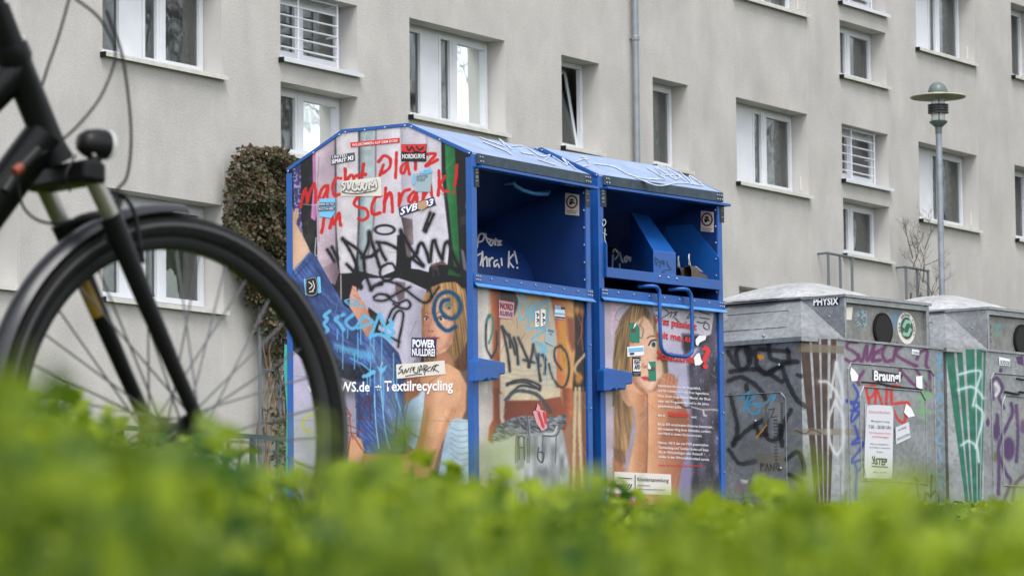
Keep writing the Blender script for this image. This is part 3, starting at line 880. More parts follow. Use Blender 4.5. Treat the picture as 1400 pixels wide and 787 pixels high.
# steel railing
A_ = at(170, 581, 36.0)
rl = thing('railing', 'low dark steel railing before the house, left of the blue containers', 'railing', frame_matrix((A_[0], A_[1], 1.2), math.radians(31.85)))
mb = MB(); hh = A_[2] - 1.2
mb.box(-.5, 4.2, -.02, .02, hh - .045, hh); mb.build('handrail', M['rail'], rl)
mb = MB(); mb.box(-.5, 4.2, -.012, .012, .12, .15); mb.build('bottom_rail', M['rail'], rl)
for q in range(12):
    mb = MB(); x = -.45 + q * .42; wd = .022 if q % 3 == 0 else .011
    mb.box(x - wd, x + wd, -wd, wd, 0, hh - .046); mb.build('post' if q % 3 == 0 else 'baluster', M['rail'], rl)

# ---------------------------------------------------------------- street lamp
lb_ = at(1288, 400, 45.0)
lp = thing('street_lamp', 'street lamp with a flat round disc and green dome on a grey pole', 'street lamp', Matrix.Translation((lb_[0], lb_[1], 1.55)))
H = 6.231 - 1.55
mb = MB(); mb.tube([(0, 0, 0), (0, 0, H)], .037, 16); mb.build('pole', M['pole'], lp, smooth=True)
mb = MB(); mb.tube([(0, 0, 0), (0, 0, 1.1)], .055, 16); mb.build('pole_base', M['pole'], lp, smooth=True)
mb = MB(); mb.lathe([(.04, -.02), (.042, .06), (.105, .115), (.11, .13), (.09, .14)], (0, 0, H)); mb.build('collar', M['lampgreen'], lp, smooth=True)
mb = MB(); mb.lathe([(.075, .14), (.08, .15), (.085, .30), (.08, .41)], (0, 0, H)); mb.build('glass', M['lampglass'], lp, smooth=True)
for q in range(4):
    mb = MB(); mb.lathe([(.10, 0), (.125, .003), (.125, .018), (.10, .022)], (0, 0, H + .225 + q * .03)); mb.build('louvre_ring', M['lampdark'], lp, smooth=True)
for q in range(3):
    mb = MB(); a = q * 2.1 + .5; mb.tube([(.085 * math.cos(a), .085 * math.sin(a), H + .14), (.085 * math.cos(a), .085 * math.sin(a), H + .43)], .006, 5); mb.build('stay', M['lampdark'], lp)
mb = MB(); mb.lathe([(.06, .395), (.325, .415), (.335, .425), (.33, .435), (.12, .47)], (0, 0, H), seg=40); mb.build('disc', M['lampdisc'], lp, smooth=30)
mb = MB(); mb.lathe([(.115, .47), (.12, .49), (.10, .55), (.06, .59), (.01, .605)], (0, 0, H)); mb.build('dome', M['lampgreen'], lp, smooth=True)

# ---------------------------------------------------------------- trees across the yard (they mirror in the windows)
for q, (x, y, h) in enumerate(((24, 52, 11), (30, 66, 13), (22, 72, 10), (34, 84, 13), (17, 55, 11), (19, 63, 12))):
    tr = thing('bare_tree', ('second nearest', 'broad', 'low', 'farthest', 'nearest', 'slim')[q] + ' bare tree across the yard, out of the picture to the right', 'tree', Matrix.Translation((x, y, 1.8)), 'trees across the yard')
    mb = MB(); R_ = random.Random(q * 7 + 1)
    mb.tube([(0, 0, -.1), (.1, 0, h * .3)], [.22, .16], 8)
    mb.build('trunk', M['bark'], tr)
    mb = MB(); ends = []
    for k in range(4):
        ends += twig_tree(mb, (.1, 0, h * .28), Vector((R_.uniform(-.6, .6), R_.uniform(-.6, .6), 1)).normalized(), h * .28, .11, 5, R_, .05, .6)
    mb.build('crown', M['bark'], tr)

# ================================================================== PRINTED ARTWORK (traced in the photograph's units)
BK = (20, 20, 24)
def z_(ox, oy, k):
    return lambda *p: [(ox + a / k, oy + b / k) for a, b in p]

def shade(c, k, amp, seed=0, kx=1, ky=1):
    """printed photograph texture: soft mottling of an ink colour"""
    c = np.array(c, float)
    return lambda x, y: c * (1 + amp * (vnoise(x * kx, y * ky, k, seed) - .5))[:, None]
def blendx(c0, c1, x0, x1, amp=0, k=4, seed=0):
    c0, c1 = np.array(c0, float), np.array(c1, float)
    def f(x, y):
        t = np.clip((x - x0) / (x1 - x0), 0, 1)[:, None]
        return (c0 * (1 - t) + c1 * t) * (1 + amp * (vnoise(x, y, k, seed) - .5))[:, None]
    return f
def blendy(c0, c1, y0, y1, amp=0, k=4, seed=0):
    c0, c1 = np.array(c0, float), np.array(c1, float)
    def f(x, y):
        t = np.clip((y - y0) / (y1 - y0), 0, 1)[:, None]
        return (c0 * (1 - t) + c1 * t) * (1 + amp * (vnoise(x, y, k, seed) - .5))[:, None]
    return f
def denim(c, seed=0, rot=.9):
    c = np.array(c, float)
    def f(x, y):
        u = x * math.cos(rot) + y * math.sin(rot); v = -x * math.sin(rot) + y * math.cos(rot)
        n = .5 * vnoise(u, v * 6, 14, seed) + .3 * vnoise(u, v * 5, 5, seed + 1) + .4 * vnoise(x, y, 22, seed + 2)
        return c * (.62 + .62 * n)[:, None] + np.array([10, 14, 20.]) * (n > .78)[:, None]
    return f
def hair(c, seed=0, slope=0., k=1.6, dark=.55):
    c = np.array(c, float)
    def f(x, y):
        u = x - slope * y
        n = .55 * vnoise(u, y * .05, k, seed) + .45 * vnoise(u, y * .05, k * 3.5, seed + 4)
        return c * (dark + (1.25 - dark) * n)[:, None]
    return f

RED = (208, 40, 36)
LB = (110, 186, 226)
def side_art(cv):
    P, S, E = cv.poly, cv.stroke, cv.ell
    # wardrobe full of hanging clothes
    P([(380, 150), (660, 150), (660, 720), (380, 720)], shade((28, 28, 34), 30, .3))
    P([(400, 225), (411, 215), (412, 300), (417, 345), (408, 350), (403, 300)], lambda x, y: np.where((vnoise(x, y, 2.6, 3) > .62)[:, None], (150, 140, 180), (66, 66, 116)) * (.8 + .4 * vnoise(x, y, 9))[:, None])
    P([(427, 205), (436, 200), (435, 252), (433, 292), (431, 302), (425, 298), (428, 258)], blendx((215, 145, 200), (160, 95, 150), 427, 435))
    P([(431, 195), (462, 170), (458, 260), (459, 375), (452, 392), (447, 388), (441, 372), (434, 355), (433, 300)], blendx((208, 190, 200), (176, 158, 172), 434, 460, .12, 10), smooth=False)
    S([(436, 215), (434, 260), (436, 330)], 1.2, (150, 120, 140), alpha=.7)
    P([(457, 170), (492, 165), (491, 330), (483, 374), (465, 376), (459, 300)], blendx((190, 184, 190), (214, 209, 214), 458, 470, .08, 9))
    S([(458.5, 190), (459, 265)], 2.2, (70, 58, 68), soft=1.2); S([(460, 260), (459.5, 370)], 1.4, (140, 130, 140), soft=1)
    P([(490, 165), (515, 165), (512, 250), (509, 330), (497, 372), (489, 370), (491, 300)], blendx((118, 130, 136), (180, 194, 198), 490, 500, .18, 8))
    S([(491, 178), (490.5, 300), (487, 372)], 2.2, (60, 62, 70), soft=1.2)
    P([(510, 165), (556, 165), (560, 300), (545, 345), (540, 370), (520, 378), (498, 372), (510, 300)], blendx((192, 188, 198), (216, 211, 220), 512, 535, .06, 12))
    S([(514, 176), (512, 290), (503, 350)], 1.6, (120, 110, 118), soft=1.2)
    P([(546, 160), (608, 190), (605, 240), (612, 300), (616, 330), (610, 345), (560, 350), (552, 300)], blendx((186, 180, 192), (212, 206, 216), 548, 575, .08, 10))
    S([(549, 172), (550, 300)], 1.4, (165, 158, 170), soft=1.5); S([(583, 185), (590, 260), (586, 300)], 1.2, (178, 165, 178), soft=2)
    P([(565, 290), (612, 292), (616, 315), (612, 362), (572, 366), (560, 352)], shade((214, 210, 220), 8, .06))
    P([(603, 180), (611, 196), (612, 240), (622, 330), (628, 378), (618, 380), (613, 320), (604, 240)], (34, 34, 40), soft=1)
    P([(608, 190), (622, 200), (624, 262), (628, 340), (632, 385), (622, 380), (616, 310), (610, 250)], blendx((56, 140, 80), (28, 100, 56), 608, 628, .1, 5))
    P([(622, 190), (650, 210), (650, 390), (630, 380), (625, 280)], (26, 24, 30))
    P([(630, 340), (634, 343), (640, 372), (642, 395), (636, 390)], (150, 145, 165), alpha=.7)
    # brown-grey sleeves and black gap in the middle
    P([(548, 296), (564, 300), (566, 350), (552, 362), (546, 350), (553, 320)], blendx((90, 78, 82), (140, 124, 128), 550, 564, .2, 5))
    P([(543, 322), (552, 320), (556, 352), (575, 366), (612, 362), (640, 372), (642, 398), (600, 396), (577, 400), (562, 390), (545, 386), (542, 360)], (26, 24, 28), soft=1.1)
    P([(588, 362), (606, 356), (610, 361), (594, 370)], (96, 66, 60), alpha=.8)
    P([(562, 335), (580, 330), (588, 358), (586, 372), (572, 368), (562, 367)], shade((208, 206, 220), 7, .05))
    P([(614, 362), (626, 368), (630, 378), (612, 376)], (30, 105, 60), alpha=.8)
    # lower middle: pale lilac fabric
    P([(480, 400), (500, 380), (545, 380), (560, 385), (583, 396), (580, 440), (577, 480), (560, 500), (548, 520), (540, 500), (520, 455), (498, 430)], blendx((186, 182, 202), (198, 194, 210), 500, 560, .06, 14))
    P([(556, 394), (583, 396), (578, 470), (575, 500), (556, 500)], blendx((188, 184, 200), (150, 146, 164), 556, 580, .05, 10), alpha=.8, soft=2)
    P([(541, 384), (554, 386), (553, 408), (545, 412), (540, 400)], (120, 104, 110), soft=1.5)
    P([(464, 374), (498, 372), (488, 400), (500, 425), (515, 440), (512, 448), (498, 436), (482, 412), (470, 425), (455, 395)], (24, 22, 26), soft=1)
    P([(504, 420), (520, 432), (515, 460), (506, 458), (500, 440)], (30, 28, 32), soft=1)
    S([(466, 376), (466.5, 420)], 1.6, (200, 192, 190))
    S([(432, 325), (431, 348), (437, 347), (441, 343)], 1.6, (190, 190, 190))
    P([(441, 366), (460, 356), (464, 372), (458, 390), (454, 387)], blendx((170, 148, 158), (120, 100, 110), 444, 462, .1))
    # bare foot and calf of the person hanging in at the left
    P([(394, 284), (399, 280), (402, 290), (406, 284), (409, 292), (405, 305), (412, 318), (419, 332), (425, 345), (414, 358), (403, 370), (398, 368), (396, 330)], blendx((196, 158, 132), (222, 190, 166), 396, 416, .08, 8), smooth=False, soft=1)
    S([(399, 281), (401, 300)], 1.2, (150, 112, 92), alpha=.7); S([(406, 285), (403, 304)], 1, (160, 120, 100), alpha=.6)
    # jeans legs
    P([(396, 366), (400, 374), (424, 343), (432, 350), (446, 375), (470, 416), (486, 430), (506, 446), (530, 466), (545, 482), (552, 505), (554, 560), (552, 615), (540, 624), (500, 620), (487, 600), (486, 540), (480, 515), (440, 505), (405, 470), (394, 430)], denim((66, 88, 140), 1), smooth=False)
    S([(399, 372), (424, 345)], 2.6, (104, 128, 172), alpha=.7); S([(402, 379), (428, 352)], 1, (36, 50, 88), alpha=.8)
    P([(405, 470), (430, 474), (475, 498), (500, 500), (520, 508), (500, 520), (455, 522), (420, 505)], (22, 24, 36), soft=3, alpha=.85)
    for q in range(7): S([(440 + q * 9, 487 + q * 2), (462 + q * 9, 497 + q * 3), (470 + q * 9, 507 + q * 2)], 1.6, (26, 32, 58), alpha=.5, soft=1.4)
    P([(500, 470), (512, 468), (535, 500), (550, 560), (553, 600), (540, 600), (520, 545), (508, 500)], denim((104, 128, 172), 8, 1.2), soft=2, alpha=.75)
    S([(538, 480), (540, 520), (543, 560), (540, 600)], 1.4, (40, 54, 96), alpha=.9); S([(487, 520), (492, 560), (489, 600)], 2, (36, 46, 84), soft=2, alpha=.7)
    for q in range(12): S([(536, 484 + q * 6.2), (537.4, 487 + q * 6.2)], 1, (130, 120, 100), smooth=False)
    # pale lower part of the wardrobe
    P([(394, 475), (402, 480), (425, 500), (456, 512), (484, 522), (487, 560), (487, 612), (497, 624), (470, 640), (460, 700), (394, 720)], blendx((188, 184, 206), (158, 154, 172), 396, 480, .06, 16))
    P([(458, 512), (486, 522), (487, 545), (452, 540)], (96, 96, 104), soft=5, alpha=.7)
    P([(424, 655), (432, 650), (438, 670), (436, 700), (420, 700), (420, 672)], shade((110, 90, 40), 5, .5), soft=1)
    # woman leaning in: hair, face, arm, pale blue top
    P([(560, 500), (645, 480), (645, 720), (556, 720)], (60, 50, 48), soft=2)
    P([(576, 425), (580, 404), (590, 392), (606, 386), (622, 385), (636, 394), (641, 420), (642, 470), (640, 540), (638, 574), (632, 578), (630, 540), (622, 505), (610, 497), (590, 500), (580, 494), (577, 470)], hair((190, 150, 102), 2, .12, 1.4, .38), soft=1)
    P([(622, 494), (632, 480), (642, 460), (643, 585), (634, 580), (630, 540)], hair((112, 78, 56), 5, 0), soft=1.5)
    P([(579.5, 412), (588, 400), (600, 396), (610, 404), (618, 425), (621, 448), (618, 468), (610, 480), (598, 486), (588, 484), (581, 470), (578, 446)], blendx((176, 120, 100), (220, 172, 146), 579, 600, .05, 8), soft=1.2)
    S([(617, 420), (620, 448), (612, 474)], 5, (150, 104, 80), soft=4, alpha=.6); S([(596, 446), (606, 452)], 5, (232, 192, 168), soft=4, alpha=.5); S([(583, 405), (598, 402), (608, 410)], 4, (150, 108, 78), soft=3, alpha=.5)
    P([(576, 425), (583, 402), (592, 396), (588, 410), (581, 425), (579, 445)], hair((170, 130, 80), 9), soft=1)
    # features
    E(582.6, 435.3, 2.6, 2.0, (236, 228, 224)); E(583, 435.5, 1.5, 1.8, (40, 30, 30)); S([(579.5, 433.5), (582.5, 432), (586, 434)], 1.2, (50, 34, 30)); S([(579.5, 429), (583, 427), (587, 429)], 1.2, (130, 92, 68), alpha=.8)
    E(603.5, 435.6, 3.6, 2.3, (236, 230, 226)); E(602.8, 435.6, 2.0, 2.1, (44, 40, 42)); S([(598.5, 435), (603, 432), (609, 435)], 1.4, (48, 32, 28)); S([(597, 428), (603, 425.5), (611, 429)], 1.6, (136, 98, 70), alpha=.8)
    S([(590, 436), (587, 446), (585.5, 450.5), (588, 453), (592.5, 452)], 1.2, (168, 112, 94), alpha=.8); E(586.2, 452.2, .9, .7, (120, 70, 60)); E(590.8, 452.6, 1, .7, (130, 76, 66))
    P([(582.5, 460.5), (587, 459), (590, 460), (594, 459), (600.5, 461.6), (594, 466), (588, 467)], (186, 92, 92)); S([(582.5, 461.5), (590, 462.2), (601, 461.6)], .9, (120, 50, 52))
    S([(601, 478), (612, 470), (619, 456)], 2.5, (176, 128, 104), soft=3, alpha=.6)
    P([(596, 486), (612, 480), (618, 492), (616, 508), (594, 510)], (178, 128, 102), soft=2)
    SK = blendx((176, 122, 92), (220, 172, 138), 566, 604, .05, 12)
    P([(640, 505), (643, 700), (556, 700), (552, 556), (575, 520)], (112, 96, 92), soft=2)
    # back and pale blue top
    P([(600, 500), (628, 506), (638, 525), (637, 560), (630, 576), (612, 580)], blendx((190, 140, 108), (214, 166, 132), 604, 636, .05, 9), soft=1.5)
    P([(612, 574), (626, 571), (642, 574), (643, 700), (622, 690), (604, 700), (586, 698), (572, 664), (598, 656), (604, 620)], blendx((140, 164, 184), (186, 204, 214), 592, 636, .08, 8), soft=1.2)
    for q in range(7): S([(616, 584 + q * 7), (628, 588 + q * 8), (642, 586 + q * 8)], 1, (112, 136, 160), alpha=.6, soft=1)
    S([(590, 692), (606, 676), (628, 636)], 1.4, (104, 126, 146), alpha=.7)
    P([(553, 556), (560, 540), (572, 530), (582, 524), (580, 556), (576, 584), (573, 608), (566, 614), (556, 606), (552, 585)], blendx((118, 142, 176), (184, 202, 222), 553, 574, .06, 6), soft=1)
    S([(580, 526), (566, 538), (557, 554), (553, 578), (560, 590), (573, 598)], 1.5, (74, 86, 118), alpha=.85)
    P([(553, 520), (560, 504), (580, 498), (590, 512), (572, 540), (553, 552)], (146, 98, 74), soft=2)
    # shoulder, upper arm, elbow and forearm
    P([(574, 502), (592, 496), (612, 497), (626, 505), (633, 520), (630, 540), (622, 560), (614, 580), (604, 606), (597, 626), (592, 645), (583, 656), (566, 657), (530, 653), (498, 650), (474, 645), (468, 632), (476, 615), (500, 619), (530, 622), (556, 620), (568, 613), (574, 590), (579, 560), (582, 535), (574, 520)], SK, soft=1.1)
    S([(588, 650), (598, 618), (608, 586), (619, 560)], 5, (152, 102, 76), soft=4, alpha=.5); S([(584, 560), (580, 590), (575, 615)], 4, (150, 102, 78), soft=3.5, alpha=.45)
    S([(600, 515), (598, 550), (591, 590)], 6, (236, 196, 164), soft=6, alpha=.45); S([(480, 648), (530, 652), (575, 656)], 4, (150, 98, 72), soft=3.5, alpha=.5); S([(500, 630), (540, 634), (575, 630)], 5, (230, 186, 150), soft=5, alpha=.4)
    S([(582, 530), (590, 520), (600, 514)], 1.4, (150, 104, 80), alpha=.6)
    # hand on the jeans and by the wardrobe
    P([(470, 612), (484, 594), (494, 600), (498, 614), (494, 632), (478, 640)], (206, 160, 128), soft=1.5)
    P([(478, 404), (482, 390), (487, 392), (490, 402), (500, 418), (506, 432), (510, 446), (502, 462), (494, 448), (486, 432), (478, 420)], blendx((220, 168, 146), (190, 136, 112), 480, 506, .08, 6), soft=1)
    for q in ((482, 394), (484, 403), (486, 411)): S([q, (q[0] + 6, q[1] + 5)], 1, (160, 104, 86), alpha=.7, smooth=False)
    # ---- lettering brushed in red
    L4 = 4.3
    for ln in ([(411, 283), (415, 264), (418, 258)], [(415.5, 262), (419, 264), (420, 276)], [(420, 276), (424, 262), (429.5, 251)], [(429.5, 251), (431.5, 262), (431, 277)],
               [(448, 254), (442, 256), (437, 266), (437.5, 273), (442, 271), (448, 257)], [(448, 256), (447.5, 270)],
               [(466, 244), (459, 244.5), (455, 256), (457, 267.5), (464, 266)],
               [(472, 231), (472.5, 262)], [(473, 250), (479, 240), (483, 243), (484, 258)],
               [(497, 224), (493, 252)], [(487, 240.5), (500, 238.5)],
               [(524, 226), (519.5, 239.5)], [(517.5, 221.5), (525, 213), (533.5, 218), (532, 230), (521, 238)],
               [(542, 209), (541.5, 226), (540.6, 243)],
               [(555, 222.5), (549, 228), (548.5, 236), (553, 235), (557, 224)], [(557, 222), (559.6, 238)],
               [(568, 210), (568, 232)], [(562, 216.5), (575, 215)],
               [(584, 211), (595.5, 210.5), (590, 218), (582, 227.5), (590, 223), (598, 218.5)],
               [(443, 297), (442, 306), (439.5, 318)], [(451, 312), (454, 297)], [(454, 298), (457, 306)], [(457, 306), (463.5, 291.5)], [(463.5, 292), (465.5, 308)],
               [(504, 266), (495, 265), (485, 275), (487, 282), (500, 286), (503, 295), (497, 301), (490, 299)],
               [(521, 268), (514, 269.5), (508.5, 281), (510, 293), (520, 291)],
               [(527.4, 257.5), (526, 275), (525, 290)], [(525.5, 277), (532, 263.5), (535.5, 270), (536.5, 290)],
               [(545.6, 264), (545.6, 281)], [(546, 277), (551, 263), (559.6, 259)],
               [(566, 262.5), (560, 268), (559, 276), (564, 275), (569, 263)], [(569.5, 262.5), (570, 274)],
               [(579.4, 262.5), (578, 273)], [(579, 270), (588, 252.6)], [(588.5, 253), (590.5, 268)],
               [(600.3, 233.5), (600.5, 250), (599, 267)], [(608, 241), (601, 253)], [(601, 253), (607, 261), (613, 261)],
               [(624.5, 226), (623.5, 242), (621.3, 255)], [(620.9, 262), (620.6, 263)]):
        S(ln, L4, RED, soft=.6)
    # ---- black tag
    T = lambda ln, w=4.1, **k: S(ln, w, BK, soft=.7, spray=1.3, **k)
    E(526, 314, 15, 7.6, BK, alpha=1); 
    E(526, 314.3, 11.6, 4.8, shade((205, 201, 212), 9, .05), soft=.8)
    for ln in ([(447.5, 341.5), (457, 357)], [(454, 338), (462, 354)], [(593, 293), (582, 317)], [(588, 291), (579.5, 315)]): T(ln, 3.9, smooth=False)
    for ln in ([(468.5, 326), (480, 345), (487, 362), (493, 394)], [(468.5, 327), (485, 338), (499, 352)], [(474, 361), (483, 371), (494, 392)],
               [(504.5, 317), (503, 335), (495.7, 352)], [(504.5, 317), (512, 342), (519, 365)], [(495.7, 352), (508, 350), (517, 342)],
               [(497.4, 352), (499, 372), (507.3, 396)], [(507.3, 396), (512, 391), (522, 388)],
               [(515, 331), (530, 333), (545, 341)], [(518, 334), (522, 345), (527.5, 355)],
               [(548, 315), (548, 340), (546, 362)], [(548, 315), (562, 340), (578, 362)], [(555, 353), (562, 354), (569.5, 345)],
               [(563, 353), (572, 360), (579, 364)],
               [(569.5, 346), (573, 335), (577, 332.5), (583, 344), (587, 358)], [(588.5, 357), (591, 332), (594.3, 329)], [(594.3, 329), (599, 343), (604.5, 354)],
               [(604.5, 354), (608, 335), (612, 330), (616, 333)], [(614, 332), (621, 352), (630, 368)],
               [(618, 366), (632, 370), (641, 381), (641, 389), (634, 392), (629, 388)],
               [(600, 364), (618, 366), (626, 372)]): T(ln)
    cv.stroke([(530, 360), (521, 366), (520, 376), (526, 383), (536, 381), (541, 371), (537, 361), (530, 360)], 3, BK, spray=1)
    for ln in ([(508, 393), (525, 384.5), (540, 387), (552, 394), (566, 405), (579.5, 413.5), (588, 410), (590, 402), (587.7, 397)],
               [(588, 410), (594, 401), (600, 392)],
               [(511, 406), (518, 402), (528, 403), (534, 407), (524, 411), (513, 410), (511, 406)], [(534, 406), (545, 400), (561, 392)], [(529, 404), (538, 412), (545, 414), (556, 410), (561, 416), (557, 422), (546, 420), (538, 415)],
               [(546, 416), (536, 424), (530, 438)], [(536, 440), (541, 428), (547, 424.5), (551.5, 430), (549, 447), (545.5, 464), (544.5, 474)],
               [(515, 451), (530, 459), (546, 467)], [(515, 437), (524, 445), (531, 440)]): T(ln, 2.7)
    # ---- blue spiral over the face
    for w_, col_ in ((5.2, (24, 78, 118)),):
        S([(623, 446.5), (611, 451.5), (599, 442), (593, 424), (598, 406), (612, 398.5), (626, 407), (629.5, 423), (621, 434.5), (610, 433), (603, 423), (605, 412), (613, 409.5)], w_, col_, soft=.9, spray=1.0)
    E(613, 418, 5.5, 5.5, (24, 70, 110), soft=2.5, alpha=.75)
    for q in range(18):
        a = q * .349; S([(614 + 3 * math.cos(a), 421 + 3 * math.sin(a)), (614 + 10 * math.cos(a), 421 + 9 * math.sin(a))], .8, (214, 176, 120), smooth=False, alpha=.8)
    # ---- light blue tag with drips
    B = lambda ln, w=4.8, **k: S(ln, w, LB, soft=.8, **k)
    for ln in ([(451, 425), (443.5, 431), (448, 436), (443, 443), (448, 450), (443.5, 456)],
               [(469.5, 430), (458.5, 436), (464, 442), (469.5, 450)],
               [(483, 430), (473, 440), (483, 449), (497, 433)], [(489, 448), (509, 440), (497, 431)],
               [(519, 429), (512, 445), (505.6, 462)], [(519, 429), (526, 446), (530, 462)], [(506, 460), (517, 457), (529, 459)],
               [(533, 437), (537, 444), (531, 447), (538, 454), (531, 461), (536, 466)]): B(ln)
    B([(471, 411), (480, 408.5), (490, 413), (480, 417.5), (472, 412), (486, 416), (498, 419)], 2.2)
    P([(455, 466), (475, 474), (505, 480), (512, 485), (510, 492), (480, 486), (458, 472)], LB, alpha=.55, soft=2.5)
    for q in range(26):
        x = 457 + q * 2.1; y0 = 470 + (q * .55); S([(x, y0), (x, y0 + 4 + 9 * random.random())], 1, LB, smooth=False, alpha=.8)
    B([(479, 489), (497, 499), (509, 509)], 2.4, alpha=.8); B([(497, 514), (504, 512), (511, 508)], 5.5)
    for x, y0, y1 in ((468.5, 446, 504), (461, 450, 464), (489, 455, 492), (484.5, 482, 504), (506.5, 462, 512), (511, 463, 479), (512, 510, 556), (521.6, 441, 516), (524, 516, 560), (538, 482, 524), (542, 500, 545), (502, 512, 540), (506, 514, 528), (493, 440, 470), (475, 450, 462)):
        S([(x, y0), (x + .3, (y0 + y1) / 2), (x, y1)], 1.5, LB, alpha=.95)
    S([(523, 495), (520, 508), (523, 555), (527, 590), (533, 614)], 1.5, (150, 196, 216)); S([(512, 540), (514, 580), (518, 612)], 1.6, (150, 196, 216)); S([(538, 520), (543, 546), (548, 560)], 1.5, LB)
    P([(515, 500), (521, 504), (530, 498), (526, 507), (520, 512)], LB)
    # yellow-green blobs, yellow ring, rusty scribbles
    S([(438, 478), (444, 480), (446, 487), (441, 491)], 4.5, (158, 180, 40), soft=1.2); E(453, 512, 8, 7.5, (150, 172, 40), soft=1.5); E(432, 497, 4, 4, (150, 172, 40), soft=1.5)
    S([(427, 566), (416, 572), (415, 585), (425, 591)], 2.5, (200, 196, 60), soft=1)
    for ln in ([(461, 560), (470, 563), (480, 567)], [(473, 556), (479, 567), (477, 572)], [(478, 570), (480, 590), (483, 600)], [(465, 578), (482, 583), (496, 591)], [(466, 590), (478, 591), (492, 592)], [(480, 593), (477, 610), (475, 624)], [(483, 594), (490, 606), (496, 615)], [(461, 548), (471, 547)], [(471, 580), (473, 600)]): S(ln, 1.4, (150, 70, 34), soft=.7)
    for ln in ([(486, 556), (500, 541), (506, 545), (497, 556)], [(494, 573), (503, 540), (507, 575)], [(490, 572), (508, 574)], [(532, 580), (540, 586), (546, 588)]): S(ln, 1.2, (110, 40, 50), soft=.7, alpha=.9)
    S([(402, 574), (470, 574), (560, 574), (645, 576)], .8, (120, 110, 130), alpha=.45); S([(402, 514), (440, 514.5)], .8, (90, 90, 120), alpha=.4)
    S([(415, 279), (430, 280.5), (434, 279)], .9, (190, 190, 190))
    cv.wear(150, 5)

